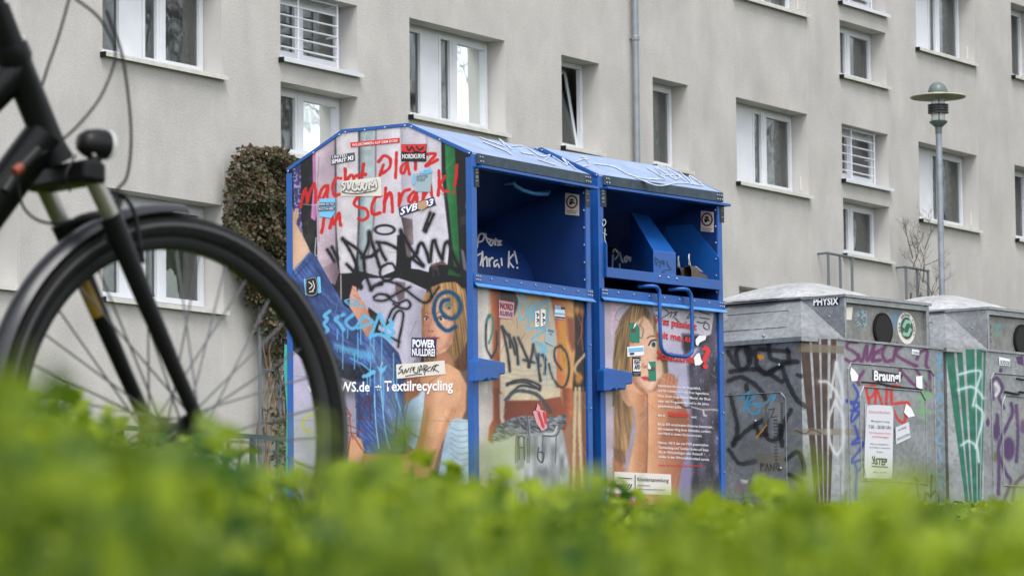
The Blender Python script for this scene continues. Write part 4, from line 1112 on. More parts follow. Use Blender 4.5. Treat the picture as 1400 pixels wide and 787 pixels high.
def front1_art(cv):
    P, S, E = cv.poly, cv.stroke, cv.ell
    q = z_(655, 385, 5.247); q2 = z_(655, 530, 4.92)
    P([(640, 370), (820, 370), (820, 720), (640, 720)], blendx((206, 198, 192), (150, 100, 70), 660, 800, .06, 12))
    P(q((20, 20), (60, 20), (75, 400), (60, 800), (20, 800)), blendx((214, 206, 198), (226, 218, 208), 660, 668))
    P(q((78, 30), (150, 40), (160, 300), (160, 800), (100, 800), (95, 400)), blendx((214, 120, 60), (126, 62, 36), 670, 684, .12, 8), soft=2)
    P(q((150, 40), (330, 60), (310, 120), (270, 190), (250, 250), (150, 260)), hair((66, 44, 36), 3), soft=2)
    P(q((250, 60), (510, 90), (545, 330), (560, 700), (540, 787), (150, 787), (150, 262), (250, 250), (300, 180)), blendy((190, 160, 128), (206, 194, 172), 400, 520, .1, 12), soft=1.5)
    P(q((480, 95), (520, 100), (560, 330), (575, 600), (540, 560), (500, 300)), (196, 184, 170), soft=1.5)
    P(q((510, 100), (680, 130), (700, 400), (680, 787), (560, 787), (560, 400), (530, 200)), blendx((196, 96, 50), (226, 170, 104), 755, 780, .12, 7), soft=1.5)
    P(q((575, 280), (605, 280), (640, 600), (600, 640), (580, 500)), (206, 150, 60), soft=2)
    P(q((625, 250), (680, 260), (700, 460), (670, 500), (640, 420)), (150, 84, 50), soft=2.5)
    P(q((680, 120), (770, 130), (770, 787), (670, 787), (690, 500)), shade((36, 28, 26), 6, .8), soft=1.5)
    E(789, 424, 4, 6, (206, 140, 60), soft=2); E(796, 426, 3, 6, (190, 120, 60), soft=2); S([(789, 430), (796, 450), (790, 470)], 1.4, (170, 70, 40)); S([(797, 430), (795, 455), (797, 480)], 1.2, (190, 90, 40))
    S(q((760, 520), (700, 590), (690, 640), (730, 690)), 4, (210, 182, 140), soft=1.5); E(791, 517, 5, 8, (190, 130, 50), soft=2.5)
    # hem of the shirt, waist, hands, jeans
    P(q2((170, 0), (545, 0), (548, 60), (400, 82), (230, 82), (175, 60)), shade((206, 192, 164), 8, .1), soft=1)
    for i in range(4): S(q((170, 600 + i * 42), (330, 640 + i * 36), (540, 610 + i * 42)), 1.2, (176, 158, 128), alpha=.6, soft=1.5)
    P(q2((175, 85), (400, 84), (548, 60), (585, 180), (480, 200), (300, 185), (180, 230), (165, 200)), blendx((116, 54, 32), (150, 76, 44), 690, 760, .1, 10), soft=1.5)
    P(q2((95, 0), (135, 0), (140, 200), (150, 250), (130, 330), (90, 380), (60, 350), (70, 260), (95, 210)), blendx((170, 88, 48), (110, 56, 34), 672, 684, .1, 6), soft=1.5)
    P(q2((560, 0), (625, 0), (632, 180), (600, 240), (575, 290), (540, 280), (545, 230), (590, 200), (570, 130)), blendx((130, 64, 36), (196, 110, 64), 768, 782, .1, 6), soft=1.2)
    for i in range(3): S(q2((545, 235 + i * 18), (575, 232 + i * 20)), 1.1, (90, 40, 26), smooth=False)
    P(q2((75, 340), (130, 250), (220, 200), (310, 185), (360, 200), (480, 195), (590, 175), (585, 240), (545, 280), (440, 310), (340, 320), (250, 310), (160, 360), (90, 360)), lambda x, y: np.array([112, 116, 122.]) * (.45 + 1.0 * vnoise(x * .5 + y, y * 2 - x, 4, 5))[:, None], soft=1)
    P(q2((245, 315), (560, 280), (590, 430), (610, 560), (600, 800), (240, 800), (240, 500)), lambda x, y: np.array([158, 162, 164.]) * (.75 + .45 * vnoise(x, y * .4, 6, 8))[:, None], soft=1.5)
    P(q2((50, 380), (240, 330), (245, 500), (240, 700), (50, 700)), (190, 192, 190), soft=3)
    for x in (250, 262, 330, 342, 430, 520): S(q2((x, 320), (x - 4, 400), (x - 6, 500)), .9, (40, 42, 48), alpha=.8)
    for ln in (((265, 330), (270, 480)), ((300, 330), (305, 480)), ((270, 400), (300, 400)), ((265, 335), (285, 322), (305, 335)), ((400, 400), (395, 470), (425, 500), (435, 440), (405, 430))): S(q2(*ln), 1.6, (46, 50, 56))
    P(q2((318, 190), (335, 190), (350, 320), (330, 330)), (150, 154, 160)); S(q2((325, 190), (335, 320)), 1, (50, 50, 56))
    S(q2((440, 310), (500, 305), (525, 260)), 2.4, (206, 206, 206)); S(q2((430, 320), (510, 322), (540, 290)), 1.2, (30, 30, 34))
    for i, x in enumerate((650, 675)): S(q2((x, 0), (x - 8 + i * 10, 300), (x - 15 + i * 40, 750)), 4.4, (206, 186, 150), soft=1.2)
    S(q2((700, 0), (705, 400), (720, 700)), 3, (120, 80, 50), soft=1.2)
    P(q2((64, 540), (300, 550), (300, 690), (64, 690)), (200, 200, 198), soft=2, alpha=.7)
    # tags
    K = lambda ln, w=3.3, c=(44, 48, 56), **k: S(q(*ln), w, c, soft=.8, spray=1.0, **k)
    for ln in (((165, 320), (190, 430), (210, 540), (220, 640)), ((165, 330), (230, 420), (260, 520)), ((215, 380), (225, 470)), ((250, 400), (270, 480), (280, 590)), ((280, 400), (320, 490), (350, 560), (360, 610)),
               ((390, 450), (375, 540), (355, 610)), ((320, 560), (400, 580)), ((390, 450), (410, 540), (440, 600)), ((430, 520), (425, 600), (440, 710)), ((460, 520), (475, 600), (470, 660)), ((430, 520), (460, 530), (480, 560)),
               ((200, 740), (260, 710), (340, 705), (430, 740), (435, 775)), ((205, 730), (330, 720), (430, 770)), ((230, 800), (300, 745), (400, 760))): K(ln)
    for ln in (((90, 545), (55, 480), (48, 380), (55, 280), (80, 240)), ((90, 545), (125, 470), (125, 360)), ((590, 460), (545, 480), (545, 560), (590, 630)), ((580, 455), (630, 520), (645, 640), (620, 740), (575, 750), (525, 680), (500, 590))): K(ln, 2.6)
    S(q((55, 290), (70, 235), (98, 270), (95, 360), (70, 440)), 2.6, (40, 140, 140), soft=.8)
    S(q2((180, 80), (250, 20), (380, 40), (440, 100), (480, 160)), 5, (66, 76, 84), soft=1.2)
    for ln in (((300, 280), (285, 180), (300, 90), (330, 140), (340, 240), (310, 280)), ((350, 320), (375, 150), (385, 280), (400, 180), (430, 150), (420, 250)), ((440, 180), (490, 140), (485, 290), (470, 230)), ((420, 330), (470, 350), (380, 410), (450, 450), (480, 490)), ((330, 340), (480, 330))):
        S(q(*ln), 3, (122, 184, 212), soft=.9)
    P(q((415, 450), (490, 440), (490, 510), (440, 520)), (122, 184, 212), alpha=.8, soft=2)
    for x, y0, y1 in ((405, 330, 650), (440, 480, 600), (470, 500, 700), (490, 300, 760), (300, 530, 620), (520, 350, 640), (540, 640, 760)): S(q((x, y0), (x - 4, (y0 + y1) / 2), (x - 2, y1)), 1.1, (140, 190, 212), alpha=.9)
    cv.wear(70, 6)

def front2_art(cv):
    P, S, E = cv.poly, cv.stroke, cv.ell
    q = z_(830, 405, 5.244); q2 = z_(830, 510, 4.144)
    P([(820, 390), (1010, 390), (1010, 740), (820, 740)], blendx((190, 178, 190), (92, 88, 110), 836, 990, .1, 16))
    P([(895, 405), (960, 412), (962, 450), (950, 520), (940, 560), (905, 560), (900, 470)], blendy((206, 200, 216), (182, 178, 204), 420, 540, .05, 10), soft=2)
    P(q((540, 270), (700, 280), (800, 300), (810, 340), (760, 380), (640, 360), (560, 420), (540, 360)), (40, 34, 44), soft=3)
    P([(940, 500), (960, 470), (985, 440), (992, 480), (992, 700), (940, 700), (948, 600)], lambda x, y: np.array([82, 76, 94.]) * (.5 + .9 * vnoise(x, y * .35, 7, 3))[:, None] + 26 * (vnoise(x, y, 1.6, 9) > .78)[:, None], soft=3)
    P([(905, 560), (945, 556), (940, 720), (900, 720)], (150, 142, 172), soft=4)
    P(q((30, 40), (130, 50), (110, 130), (60, 200), (40, 300), (30, 300)), blendx((222, 180, 200), (196, 186, 196), 836, 850, .1), soft=1.5)
    S(q((130, 70), (80, 100), (60, 160), (120, 200), (60, 250)), 1.2, (150, 140, 150))
    # hair
    P(q((180, 55), (220, 50), (290, 90), (340, 170), (360, 240), (380, 330), (410, 420), (415, 540), (430, 620), (350, 700), (250, 720), (150, 600), (130, 787), (40, 787), (38, 600), (45, 420), (60, 260), (100, 150)), hair((192, 154, 104), 6, -.15, 1.4, .36), soft=1)
    P(q2((40, 90), (130, 80), (150, 250), (120, 420), (100, 480), (60, 520), (36, 420)), hair((176, 140, 100), 4, .1), soft=1.5)
    P(q2((40, 420), (100, 440), (105, 500), (60, 560), (38, 560)), hair((140, 104, 74), 4), soft=2)
    P(q((380, 330), (430, 420), (440, 560), (410, 560), (400, 430)), (112, 92, 76), soft=1.5)
    # face
    P(q((170, 220), (230, 165), (262, 135), (300, 170), (335, 240), (352, 330), (362, 400), (395, 480), (400, 560), (370, 620), (330, 680), (290, 700), (230, 640), (190, 600), (165, 480), (160, 330)), blendx((216, 166, 138), (234, 196, 172), 864, 890, .04, 10), soft=1.5)
    S(q((262, 130), (240, 200), (200, 260), (185, 330)), 2.4, (150, 110, 76), soft=1.5, alpha=.7)
    S(q((288, 300), (310, 286), (342, 284)), 2.0, (150, 108, 76)); 
    P(q((302, 350), (320, 322), (345, 318), (352, 345), (330, 372)), (238, 234, 234)); E(*q((333, 345))[0], 2.7, 3.6, (70, 80, 86)); E(*q((334, 344))[0], 1.3, 1.8, BK); S(q((300, 348), (318, 318), (350, 312)), 2, (36, 26, 26))
    S(q((262, 480), (255, 500), (268, 512), (280, 505)), 1.4, (176, 112, 92)); E(*q((276, 500))[0], 1.1, .8, (120, 66, 56))
    P(q((245, 580), (270, 570), (290, 572), (310, 590), (300, 604), (262, 602)), (204, 92, 98)); S(q((245, 580), (300, 590)), .9, (130, 50, 60))
    # hands and forearms
    P(q((80, 640), (100, 560), (125, 530), (160, 545), (185, 600), (240, 660), (290, 715), (340, 660), (375, 590), (400, 560), (430, 545), (480, 560), (505, 600), (500, 680), (450, 740), (420, 787), (150, 787), (110, 740)), blendx((228, 178, 146), (196, 136, 104), 850, 925, .05, 10), soft=1.2)
    S(q((290, 690), (240, 655), (200, 600)), 4, (150, 96, 74), soft=3.5, alpha=.6); S(q((300, 700), (345, 655), (375, 600)), 4, (150, 96, 74), soft=3.5, alpha=.5); S(q((180, 480), (200, 580)), 4, (170, 116, 92), soft=4, alpha=.5)
    for ln in (((185, 610), (215, 650), (285, 715)), ((300, 715), (345, 670), (372, 610)), ((430, 550), (420, 620)), ((455, 560), (445, 630)), ((480, 570), (475, 630)), ((140, 560), (170, 620))): S(q(*ln), 1.2, (166, 106, 78), alpha=.8)
    P(q2((110, 110), (215, 120), (225, 400), (215, 700), (105, 700), (120, 540), (165, 330), (160, 210)), blendx((228, 176, 136), (176, 118, 84), 862, 886, .05, 9), soft=1.5)
    P(q2((230, 110), (330, 90), (420, 140), (465, 240), (460, 400), (420, 560), (380, 787), (210, 787), (225, 560)), blendx((226, 172, 134), (158, 100, 74), 888, 934, .06, 9), soft=1.5)
    S(q2((228, 120), (228, 400), (222, 560)), 1.6, (150, 92, 66), soft=1.2)
    P(q2((300, 380), (345, 240), (420, 220), (470, 250), (450, 380), (380, 360), (330, 470)), (150, 96, 68), soft=3, alpha=.6)
    P(q2((38, 480), (105, 540), (110, 720), (38, 720)), (186, 126, 92), soft=3)
    P(q2((440, 480), (480, 560), (470, 760), (390, 760), (420, 600)), (140, 132, 166), soft=3)
    S(q2((480, 190), (540, 205), (600, 205), (640, 212)), 1.6, (196, 188, 176)); S(q2((545, 210), (550, 235), (560, 240)), 2.4, (206, 200, 190))
    S(q2((370, 165), (390, 155), (430, 190), (470, 195)), 1.3, BK)
    for i in range(26):
        x, y = random.uniform(950, 985), random.uniform(480, 640); S([(x, y), (x + random.uniform(-1, 1), y + 3)], .9, (190, 184, 200), smooth=False, alpha=.6)
    # pen scribble poster scraps
    P(q((320, 60), (400, 60), (560, 75), (590, 110), (600, 190), (540, 200), (390, 190), (350, 150)), (204, 198, 208), soft=1)
    P(q((600, 80), (770, 105), (745, 270), (700, 290), (640, 260), (610, 200)), (206, 202, 212), soft=.8)
    # painted-over patches and drips
    for ln in (((60, 150), (45, 240), (55, 280)), ((60, 150), (120, 90), (140, 70))): S(q(*ln), 1.4, (176, 178, 184))
    S(q((230, 200), (260, 240), (245, 300), (220, 270)), 1.1, (70, 120, 130))
    cv.wear(70, 7)

def glass1_art(cv):
    """spray paint on the brown-glass bank: chamfer, side, front and hopper share these strokes"""
    P, S, E = cv.poly, cv.stroke, cv.ell
    q = z_(990, 450, 3.28); q6 = z_(980, 370, 2.3137)
    K = lambda ln, w=7.0, **k: S(q(*ln), w, (24, 24, 27), soft=1.0, spray=1.7, alpha=.93, **k)
    # side
    P(q((20, 40), (200, 45), (205, 95), (20, 90)), (60, 60, 62), soft=3, alpha=.5)
    P(q((30, 50), (190, 50), (200, 80), (195, 120), (40, 125)), (150, 152, 152), soft=2, alpha=.4)
    for ln in (((20, 100), (45, 150), (80, 180), (110, 160), (120, 110), (90, 70), (55, 100), (60, 160)), ((140, 100), (150, 170), (190, 200), (240, 170)), ((95, 80), (110, 140)), ((160, 90), (290, 100)), ((200, 60), (210, 130), (285, 145), (285, 90)),
               ((30, 190), (100, 180), (170, 185), (260, 235)), ((20, 230), (80, 215), (150, 260), (190, 330), (190, 480), (240, 490), (270, 420), (300, 360)), ((30, 300), (60, 440), (40, 520)), ((20, 540), (70, 600), (140, 590)), ((40, 510), (120, 440), (190, 400)),
               ((260, 170), (290, 250), (330, 320), (365, 345)), ((205, 185), (290, 150), (330, 145)), ((280, 580), (330, 550), (355, 600), (360, 650)), ((290, 650), (350, 690), (320, 770)), ((250, 430), (260, 520)), ((100, 250), (110, 330)), ((140, 430), (160, 470), (190, 470)), ((330, 205), (345, 210))): K(ln)
    P(q((50, 520), (130, 480), (190, 520), (200, 600), (120, 620), (60, 570)), (110, 112, 112), soft=6, alpha=.6)
    for ln in (((70, 310), (118, 275), (85, 365)), ((150, 285), (110, 330), (115, 370), (150, 375), (160, 335), (118, 335)), ((150, 345), (185, 330), (228, 292), (195, 365))): S(q(*ln), 3.2, (86, 168, 206), soft=.8, smooth=len(ln) != 3)
    P(q((150, 110), (175, 115), (180, 130), (160, 140), (148, 125)), (226, 160, 40)); S(q((145, 485), (190, 428)), 2.2, (226, 160, 40), smooth=False)
    P(q((70, 670), (110, 675), (105, 690), (85, 690)), (220, 216, 206), soft=.8)
    P(q((50, 690), (110, 700), (60, 730)), (190, 110, 150), soft=3, alpha=.5)
    # worn advert strip with vertical type
    P(q((170, 320), (250, 325), (262, 420), (200, 400), (190, 430), (175, 420)), (150, 150, 148), soft=1.2, alpha=.7)
    P(q((140, 560), (270, 548), (272, 640), (160, 640)), (128, 122, 108), soft=1.2, alpha=.8)
    for i in range(9): S(q((256, 330 + i * 10), (262, 331 + i * 10)), 2, (50, 50, 50), smooth=False)
    for ln in (((165, 600), (165, 632)), ((165, 600), (180, 606), (166, 616)), ((185, 632), (192, 602), (200, 632)), ((208, 630), (208, 604), (224, 632), (225, 604)), ((240, 604), (232, 620), (245, 632), (246, 604))): S(q(*ln), .9, BK, smooth=False)
    for ln in (((200, 360), (225, 355), (210, 395), (235, 390)),): S(q(*ln), .9, BK, smooth=False)
    for i in range(14): S([(1058 + .2 * i, 574 + i * 4.5), (1062, 574 + i * 4.5)], 2.4, (60, 58, 56), smooth=False, alpha=.8)
    # brown wedge stripes on the chamfer
    tl, tr, bl, br = (1093, 463), (1144, 465), (1116, 700), (1135, 700)
    def edge(t, y): 
        k = (y - 463) / 237
        return (tl[0] + (tr[0] - tl[0]) * t) * (1 - k) + (bl[0] + (br[0] - bl[0]) * t) * k
    for t0, t1 in ((0, .26), (.33, .52), (.58, .76), (.84, 1.0)):
        P([(edge(t0, 463), 463), (edge(t1, 463), 463), (edge(t1, 700), 700), (edge(t0, 700), 700)], shade((72, 52, 44), 8, .3), soft=.6)
    P(q6((255, 228), (405, 238), (400, 262), (250, 256)), (128, 118, 100), soft=1, alpha=.85)
    P(q6((240, 498), (480, 500), (480, 520), (235, 518)), (134, 126, 112), soft=1.2, alpha=.85); S(q6((250, 505), (280, 515), (300, 502), (330, 514)), 1.4, (70, 60, 50))
    W = lambda ln, w=4.4: S(q6(*ln), w, (205, 208, 212), soft=1.3, spray=2.2, alpha=.9)
    for ln in (((325, 350), (350, 352), (375, 380), (395, 420)), ((378, 290), (362, 380), (360, 400)), ((378, 290), (392, 350), (402, 410)), ((375, 410), (355, 470), (358, 540), (380, 580), (400, 540), (398, 460), (375, 415))): W(ln)
    # hood
    for i in range(7): S(q6((55 + i * 16, 165), (66 + i * 16, 140), (72 + i * 15, 170)), .9, (120, 168, 120), alpha=.7)
    S(q6((60, 150), (120, 135), (170, 150)), .8, (120, 168, 120), alpha=.6)
    # front: purple tag, blue column, red letters
    f = z_(1150, 460, 3.28)
    V = lambda ln, w=4.6: S(f(*ln), w, (112, 44, 104), soft=.8, spray=1)
    for ln in (((70, 25), (35, 25), (28, 50), (60, 70), (75, 95), (45, 115), (20, 100)), ((75, 80), (92, 112), (115, 40), (118, 108), (150, 30)), ((150, 35), (140, 110), (155, 70), (185, 55)), ((140, 75), (170, 72)), ((145, 108), (175, 105)),
               ((240, 40), (205, 35), (185, 75), (200, 110), (225, 105)), ((250, 30), (232, 110)), ((285, 30), (245, 75), (300, 115), (340, 130)), ((340, 100), (355, 70), (385, 65), (380, 120), (395, 160), (395, 230), (380, 235)), ((330, 130), (350, 170), (400, 240)), ((100, 155), (75, 195), (80, 215)), ((265, 150), (310, 200), (350, 230))): V(ln)
    U = lambda ln, w=4.0: S(f(*ln), w, (48, 76, 168), soft=.9, spray=1)
    for ln in (((55, 215), (75, 260), (55, 300), (25, 285)), ((28, 290), (80, 300), (60, 330)), ((45, 330), (80, 340), (45, 380), (60, 300)), ((62, 400), (75, 450), (55, 470), (90, 450)), ((50, 480), (100, 480), (45, 560), (95, 550)), ((60, 560), (75, 600), (95, 580)), ((70, 600), (66, 680), (68, 735))): U(ln)
    for ln in (((110, 225), (122, 280), (135, 345)), ((110, 225), (150, 220), (150, 255), (122, 280)), ((150, 345), (160, 240), (195, 330), (205, 228)), ((265, 225), (230, 225), (228, 310), (255, 370), (285, 380), (290, 320)), ((240, 300), (295, 295), (305, 310))): S(f(*ln), 4.2, (206, 44, 34), soft=.8, spray=.8)
    for ln in (((372, 180), (362, 260), (372, 370)), ((395, 200), (385, 280)), ((340, 275), (400, 260)), ((345, 330), (400, 340))): S(f(*ln), 5, (120, 190, 120), soft=2, alpha=.6)
    Lb = lambda ln, w=2.6: S(f(*ln), w, (118, 170, 205), soft=.8, spray=.8)
    for ln in (((428, 80), (445, 110), (430, 120)), ((448, 75), (438, 150)), ((432, 175), (452, 165), (448, 185)), ((440, 190), (440, 235)), ((440, 250), (432, 280), (445, 300), (452, 265), (440, 250)), ((432, 330), (456, 330)), ((435, 360), (450, 390), (435, 415)), ((445, 420), (432, 470), (455, 480)), ((440, 500), (450, 560)), ((430, 615), (455, 615)), ((440, 640), (448, 680))): Lb(ln)
    for ln in (((330, 630), (355, 655), (385, 665)), ((335, 640), (345, 700), (350, 740)), ((405, 620), (402, 720)), ((330, 770), (370, 740), (380, 700), (400, 715), (425, 690), (438, 730), (436, 770)), ((360, 760), (440, 765))): S(f(*ln), 2.6, (26, 26, 28), soft=.7)
    for x in (10,): S(f((8, 90), (4, 300), (10, 520), (6, 700)), 2.4, (214, 216, 220), alpha=.6, soft=2)
    # hopper: peeled sticker remains
    h = z_(1100, 330, 4.667)
    P(h((330, 430), (400, 440), (395, 540), (350, 560), (325, 500)), lambda x, y: np.where((vnoise(x, y, 1.8, 4) > .5)[:, None], (160, 190, 195), (96, 120, 130)), soft=1.5, alpha=.7)
    P(h((545, 450), (600, 440), (620, 460), (590, 560), (550, 530)), (104, 142, 176), soft=2.5, alpha=.7)

def glass2_art(cv):
    P, S, E = cv.poly, cv.stroke, cv.ell
    f = z_(1280, 440, 3.15)
    tl, tr, bl, br = (1293, 477), (1347, 480), (1322, 700), (1341, 700)
    def edge(t, y):
        k = (y - 477) / 223
        return (tl[0] + (tr[0] - tl[0]) * t) * (1 - k) + (bl[0] + (br[0] - bl[0]) * t) * k
    for t0, t1 in ((-.02, .2), (.27, .42), (.50, .73), (.78, .92), (.96, 1.02)):
        P([(edge(t0, 477), 477), (edge(t1, 477), 477), (edge(t1, 700), 700), (edge(t0, 700), 700)], shade((24, 112, 90), 9, .25), soft=.6)
    W = lambda ln, w=3.8: S(f(*ln), w, (205, 214, 216), soft=1.2, spray=1.8, alpha=.9)
    for ln in (((100, 225), (150, 212), (192, 215), (175, 280), (158, 360)), ((95, 292), (150, 278), (185, 300), (203, 328)), ((172, 358), (203, 400), (180, 500), (172, 540)), ((108, 530), (140, 512), (175, 540), (184, 600))): W(ln)
    V = lambda ln, w=5: S(f(*ln), w, (84, 50, 104), soft=.9, spray=1)
    for ln in (((245, 330), (238, 270), (260, 240), (285, 280), (270, 320), (290, 370)), ((262, 400), (268, 480)), ((322, 350), (325, 400), (280, 500), (268, 560), (300, 650), (320, 690), (288, 780)), ((345, 360), (352, 480), (345, 600)), ((268, 560), (270, 640), (268, 740)), ((378, 660), (340, 700), (330, 770))): V(ln)
    E(*f((312, 545))[0], 8.5, 17, (84, 50, 104), soft=1.5); E(*f((222, 432))[0], 2.6, 6, (84, 50, 104)); E(*f((372, 450))[0], 3, 10, (84, 50, 104)); E(*f((278, 208))[0], 2.6, 4, (84, 50, 104)); E(*f((258, 470))[0], 5, 14, (84, 50, 104), soft=1.5)
    E(*f((250, 580))[0], 3.4, 7, (110, 112, 56), soft=1); P(f((342, 150), (372, 145), (378, 190), (350, 180)), (84, 50, 104))
    S(f((255, 265), (270, 290), (258, 315)), 5, (210, 210, 214), soft=1)
    P(f((355, 300), (378, 300), (378, 500), (350, 420)), (150, 140, 134), soft=4, alpha=.5)
    for ln in (((228, 10), (236, 20), (228, 35)), ((229, 45), (236, 55), (228, 62)), ((236, 70), (228, 76), (237, 84), (229, 90))): S(f(*ln), 1.2, (40, 40, 46))
    P(f((250, 10), (285, 5), (290, 20), (255, 28)), (96, 160, 170), soft=2, alpha=.7); P(f((250, 40), (275, 38), (272, 58), (252, 60)), (110, 170, 150), soft=2, alpha=.7)

# ================================================================== CLOTHES CONTAINERS
W, D, HE, HP = 1.31, 1.31, 2.095, 2.297
PROF = [(0, 0), (0, HE), (.435, HP), (.908, HP), (D, HE), (D, 0)]      # (y, z) outline of the sides

def inset_prof(k):
    """side outline moved inwards by k"""
    n = len(PROF); out = []
    for i in range(n):
        p0, p1, p2 = Vector(PROF[i - 1]), Vector(PROF[i]), Vector(PROF[(i + 1) % n])
        e1 = (p1 - p0).normalized(); e2 = (p2 - p1).normalized()
        n1 = Vector((e1.y, -e1.x)); n2 = Vector((e2.y, -e2.x))
        b = (n1 + n2); b = b / max(.2, b.length_squared) * 2
        out.append(tuple(p1 + b * k * .5 * 1.0))
    return out

def inside_prof(y, z, prof):
    ins = np.zeros(len(y), bool); n = len(prof)
    for i in range(n):
        a, b = prof[i], prof[(i + 1) % n]
        if a[1] == b[1]: continue
        ins ^= ((a[1] > z) != (b[1] > z)) & (y < (b[0] - a[0]) * (z - a[1]) / (b[1] - a[1]) + a[0])
    return ins

M['p_chalk'] = mat('chalk_paint', (.42, .47, .54), .8, 0, .4, 40)
M['p_darkred'] = mat('print_dark_red', lin((120, 40, 50)), .5)
M['blue_lip'] = mat('blue_lip_lit', lin((80, 140, 205)), .3, 0, .2, 8)  # lighter blue for lip and handle, the light on them put into the colour
def clothes_container(which, root):
    bl = M['blue']
    # corner posts
    for x0, y0 in ((0, 0), (W - .05, 0), (0, D - .05), (W - .05, D - .05)):
        mb = MB(); mb.box(x0 + .0005, x0 + .0495, y0 + .001, y0 + .049, -.02, HE - .004); mb.build('post', bl, root, bevel=.004)
    # sloping roof-edge bands on both ends
    outer = PROF[1:5]; inner = inset_prof(.042)[1:5]
    for sx, nm in ((-.007, 'roof_trim'), (W - .005, 'roof_trim')):
        mb = MB()
        for i in range(3):
            a, b, c, d = outer[i], outer[i + 1], inner[i + 1], inner[i]
            mb.slab([(sx, a[0], a[1]), (sx, b[0], b[1]), (sx, c[0], c[1]), (sx, d[0], d[1])], (.012, 0, 0))
        mb.build(nm, bl, root, bevel=.002)
    mb = MB(); mb.box(-.006, .006, 0, .042, .0, HE - .03); mb.box(-.006, .006, D - .042, D, 0, HE - .03); mb.box(-.006, .006, .042, D - .042, .0, .06)
    mb.build('end_frame', bl, root, bevel=.002)
    # end walls, back wall, floor
    pi = inset_prof(.01)
    mb = MB(); mb.slab([(W - .004, y, z) for y, z in pi], (-.01, 0, 0)); mb.box(.05, W - .05, D - .02, D - .008, .05, HE - .01); mb.box(.03, W - .03, .03, D - .03, .02, .05)
    if which != 0: mb.slab([(.004, y, z) for y, z in pi], (.01, 0, 0))
    mb.build('shell', bl, root)
    if which == 0:
        mb = MB(); mb.slab([(.004, y, z) for y, z in pi], (.008, 0, 0)); mb.build('side_wall', bl, root)
        ip = inset_prof(.03)
        grid_panel('printed_side_banner', root, (-.0015, D, 0), (0, -D, 0), (0, 0, 2.32), 330, 610, side_art, M['print'],
                   mask=lambda u, v: inside_prof(D - D * u, 2.32 * v, ip), base=(28, 28, 34))
    # roof
    mb = MB(); t = .012
    for i in range(3):
        a, b = outer[i], outer[i + 1]
        mb.slab([(.006, a[0], a[1] - .002), (W - .006, a[0], a[1] - .002), (W - .006, b[0], b[1] - .002), (.006, b[0], b[1] - .002)], (0, 0, -t))
    roof = mb.build('roof', M['blue_roof'], root)
    mb = MB(); mb.box(.045, W - .0, -.012, .004, HE - .066, HE - .004); mb.build('roof_fascia', M['dirty_edge'], root, bevel=.003)
    mb = MB(); mb.box(.05, W + .05, -.035, .03, HE - .090, HE - .074); mb.build('drip_edge', bl, root, bevel=.002)
    if True:  # chalky scrawl on the roof slope
        n_ = Vector((0, -(HP - HE), .435)).normalized(); pl = Plane(root, (0, 0, HE), tuple(n_))
        if which == 0: lines = [[(655, 188), (672, 194), (690, 200), (682, 190), (700, 205)], [(700, 200), (715, 200), (712, 208), (730, 212)], [(722, 203), (740, 214), (752, 212), (744, 220)], [(660, 194), (690, 206), (700, 212)], [(755, 214), (776, 226), (768, 216), (788, 232)], [(735, 218), (760, 226)]]
        else: lines = [[(785, 222), (800, 218), (806, 226), (797, 228)], [(812, 224), (838, 228), (858, 238), (880, 244), (910, 246)], [(868, 243), (900, 254), (930, 250), (960, 254)], [(885, 230), (910, 244), (895, 228), (925, 246), (912, 230), (938, 248)], [(930, 236), (948, 252), (942, 240), (962, 254)], [(795, 214), (806, 219)], [(900, 240), (930, 240), (925, 246)]]
        ribbon(pl, roof, lines, 1.2, M['p_chalk'], 'chalk_scrawl', .003)
    # mouth: inner walls, drum, dark upper flap
    x0, x1 = .05, W - .05
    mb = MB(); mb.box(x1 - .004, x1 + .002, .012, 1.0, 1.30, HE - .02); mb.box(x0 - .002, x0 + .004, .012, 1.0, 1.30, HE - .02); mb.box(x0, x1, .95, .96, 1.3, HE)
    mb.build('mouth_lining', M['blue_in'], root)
    prof = [(.33, 1.25), (.345, 1.36), (.372, 1.475), (.426, 1.60), (.537, 1.70), (.705, 1.796), (.85, 1.83), (.94, 1.84)]
    if which == 1: prof = [(y + .02, z - .06) for y, z in prof]
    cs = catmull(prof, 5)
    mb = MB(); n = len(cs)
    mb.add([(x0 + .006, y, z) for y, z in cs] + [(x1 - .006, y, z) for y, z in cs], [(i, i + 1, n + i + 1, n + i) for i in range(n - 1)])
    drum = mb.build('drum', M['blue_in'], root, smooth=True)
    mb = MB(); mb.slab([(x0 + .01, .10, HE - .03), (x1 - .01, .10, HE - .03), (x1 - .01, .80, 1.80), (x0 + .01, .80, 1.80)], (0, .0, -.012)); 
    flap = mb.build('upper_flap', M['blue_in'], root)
    # middle rail with slanted drip lip
    mb = MB(); mb.box(.001 - .0, W, -.014, .002, 1.339, 1.394); mb.box(.05, W - .05, -.014, .03, 1.388, 1.394)
    rail = mb.build('rail', bl, root, bevel=.003)
    mb = MB(); mb.slab([(.0, -.014, 1.339), (W, -.014, 1.339), (W, -.036, 1.318), (.0, -.036, 1.318)], (0, .004, -.004)); mb.build('lip', M['blue_lip'], rail)
    # lower door with printed film
    mb = MB(); mb.box(.05, W - .05, .018, .03, .06, 1.34); mb.box(.05, W - .05, .0, .03, .0, .06); door = mb.build('door', bl, root)
    grid_panel('printed_front_banner', root, (.058, .0145, .08), (W - .116, 0, 0), (0, 0, 1.255), 210, 400, front1_art if which == 0 else front2_art, M['print'], base=(190, 180, 180)).parent = door
    fp = Plane(root, (0, .0145, 0), (0, -1, 0)); ff = Plane(root, (0, 0, 0), (0, -1, 0))
    # latch guard
    lt = Plane(root, (0, -.06, 0), (0, -1, 0))
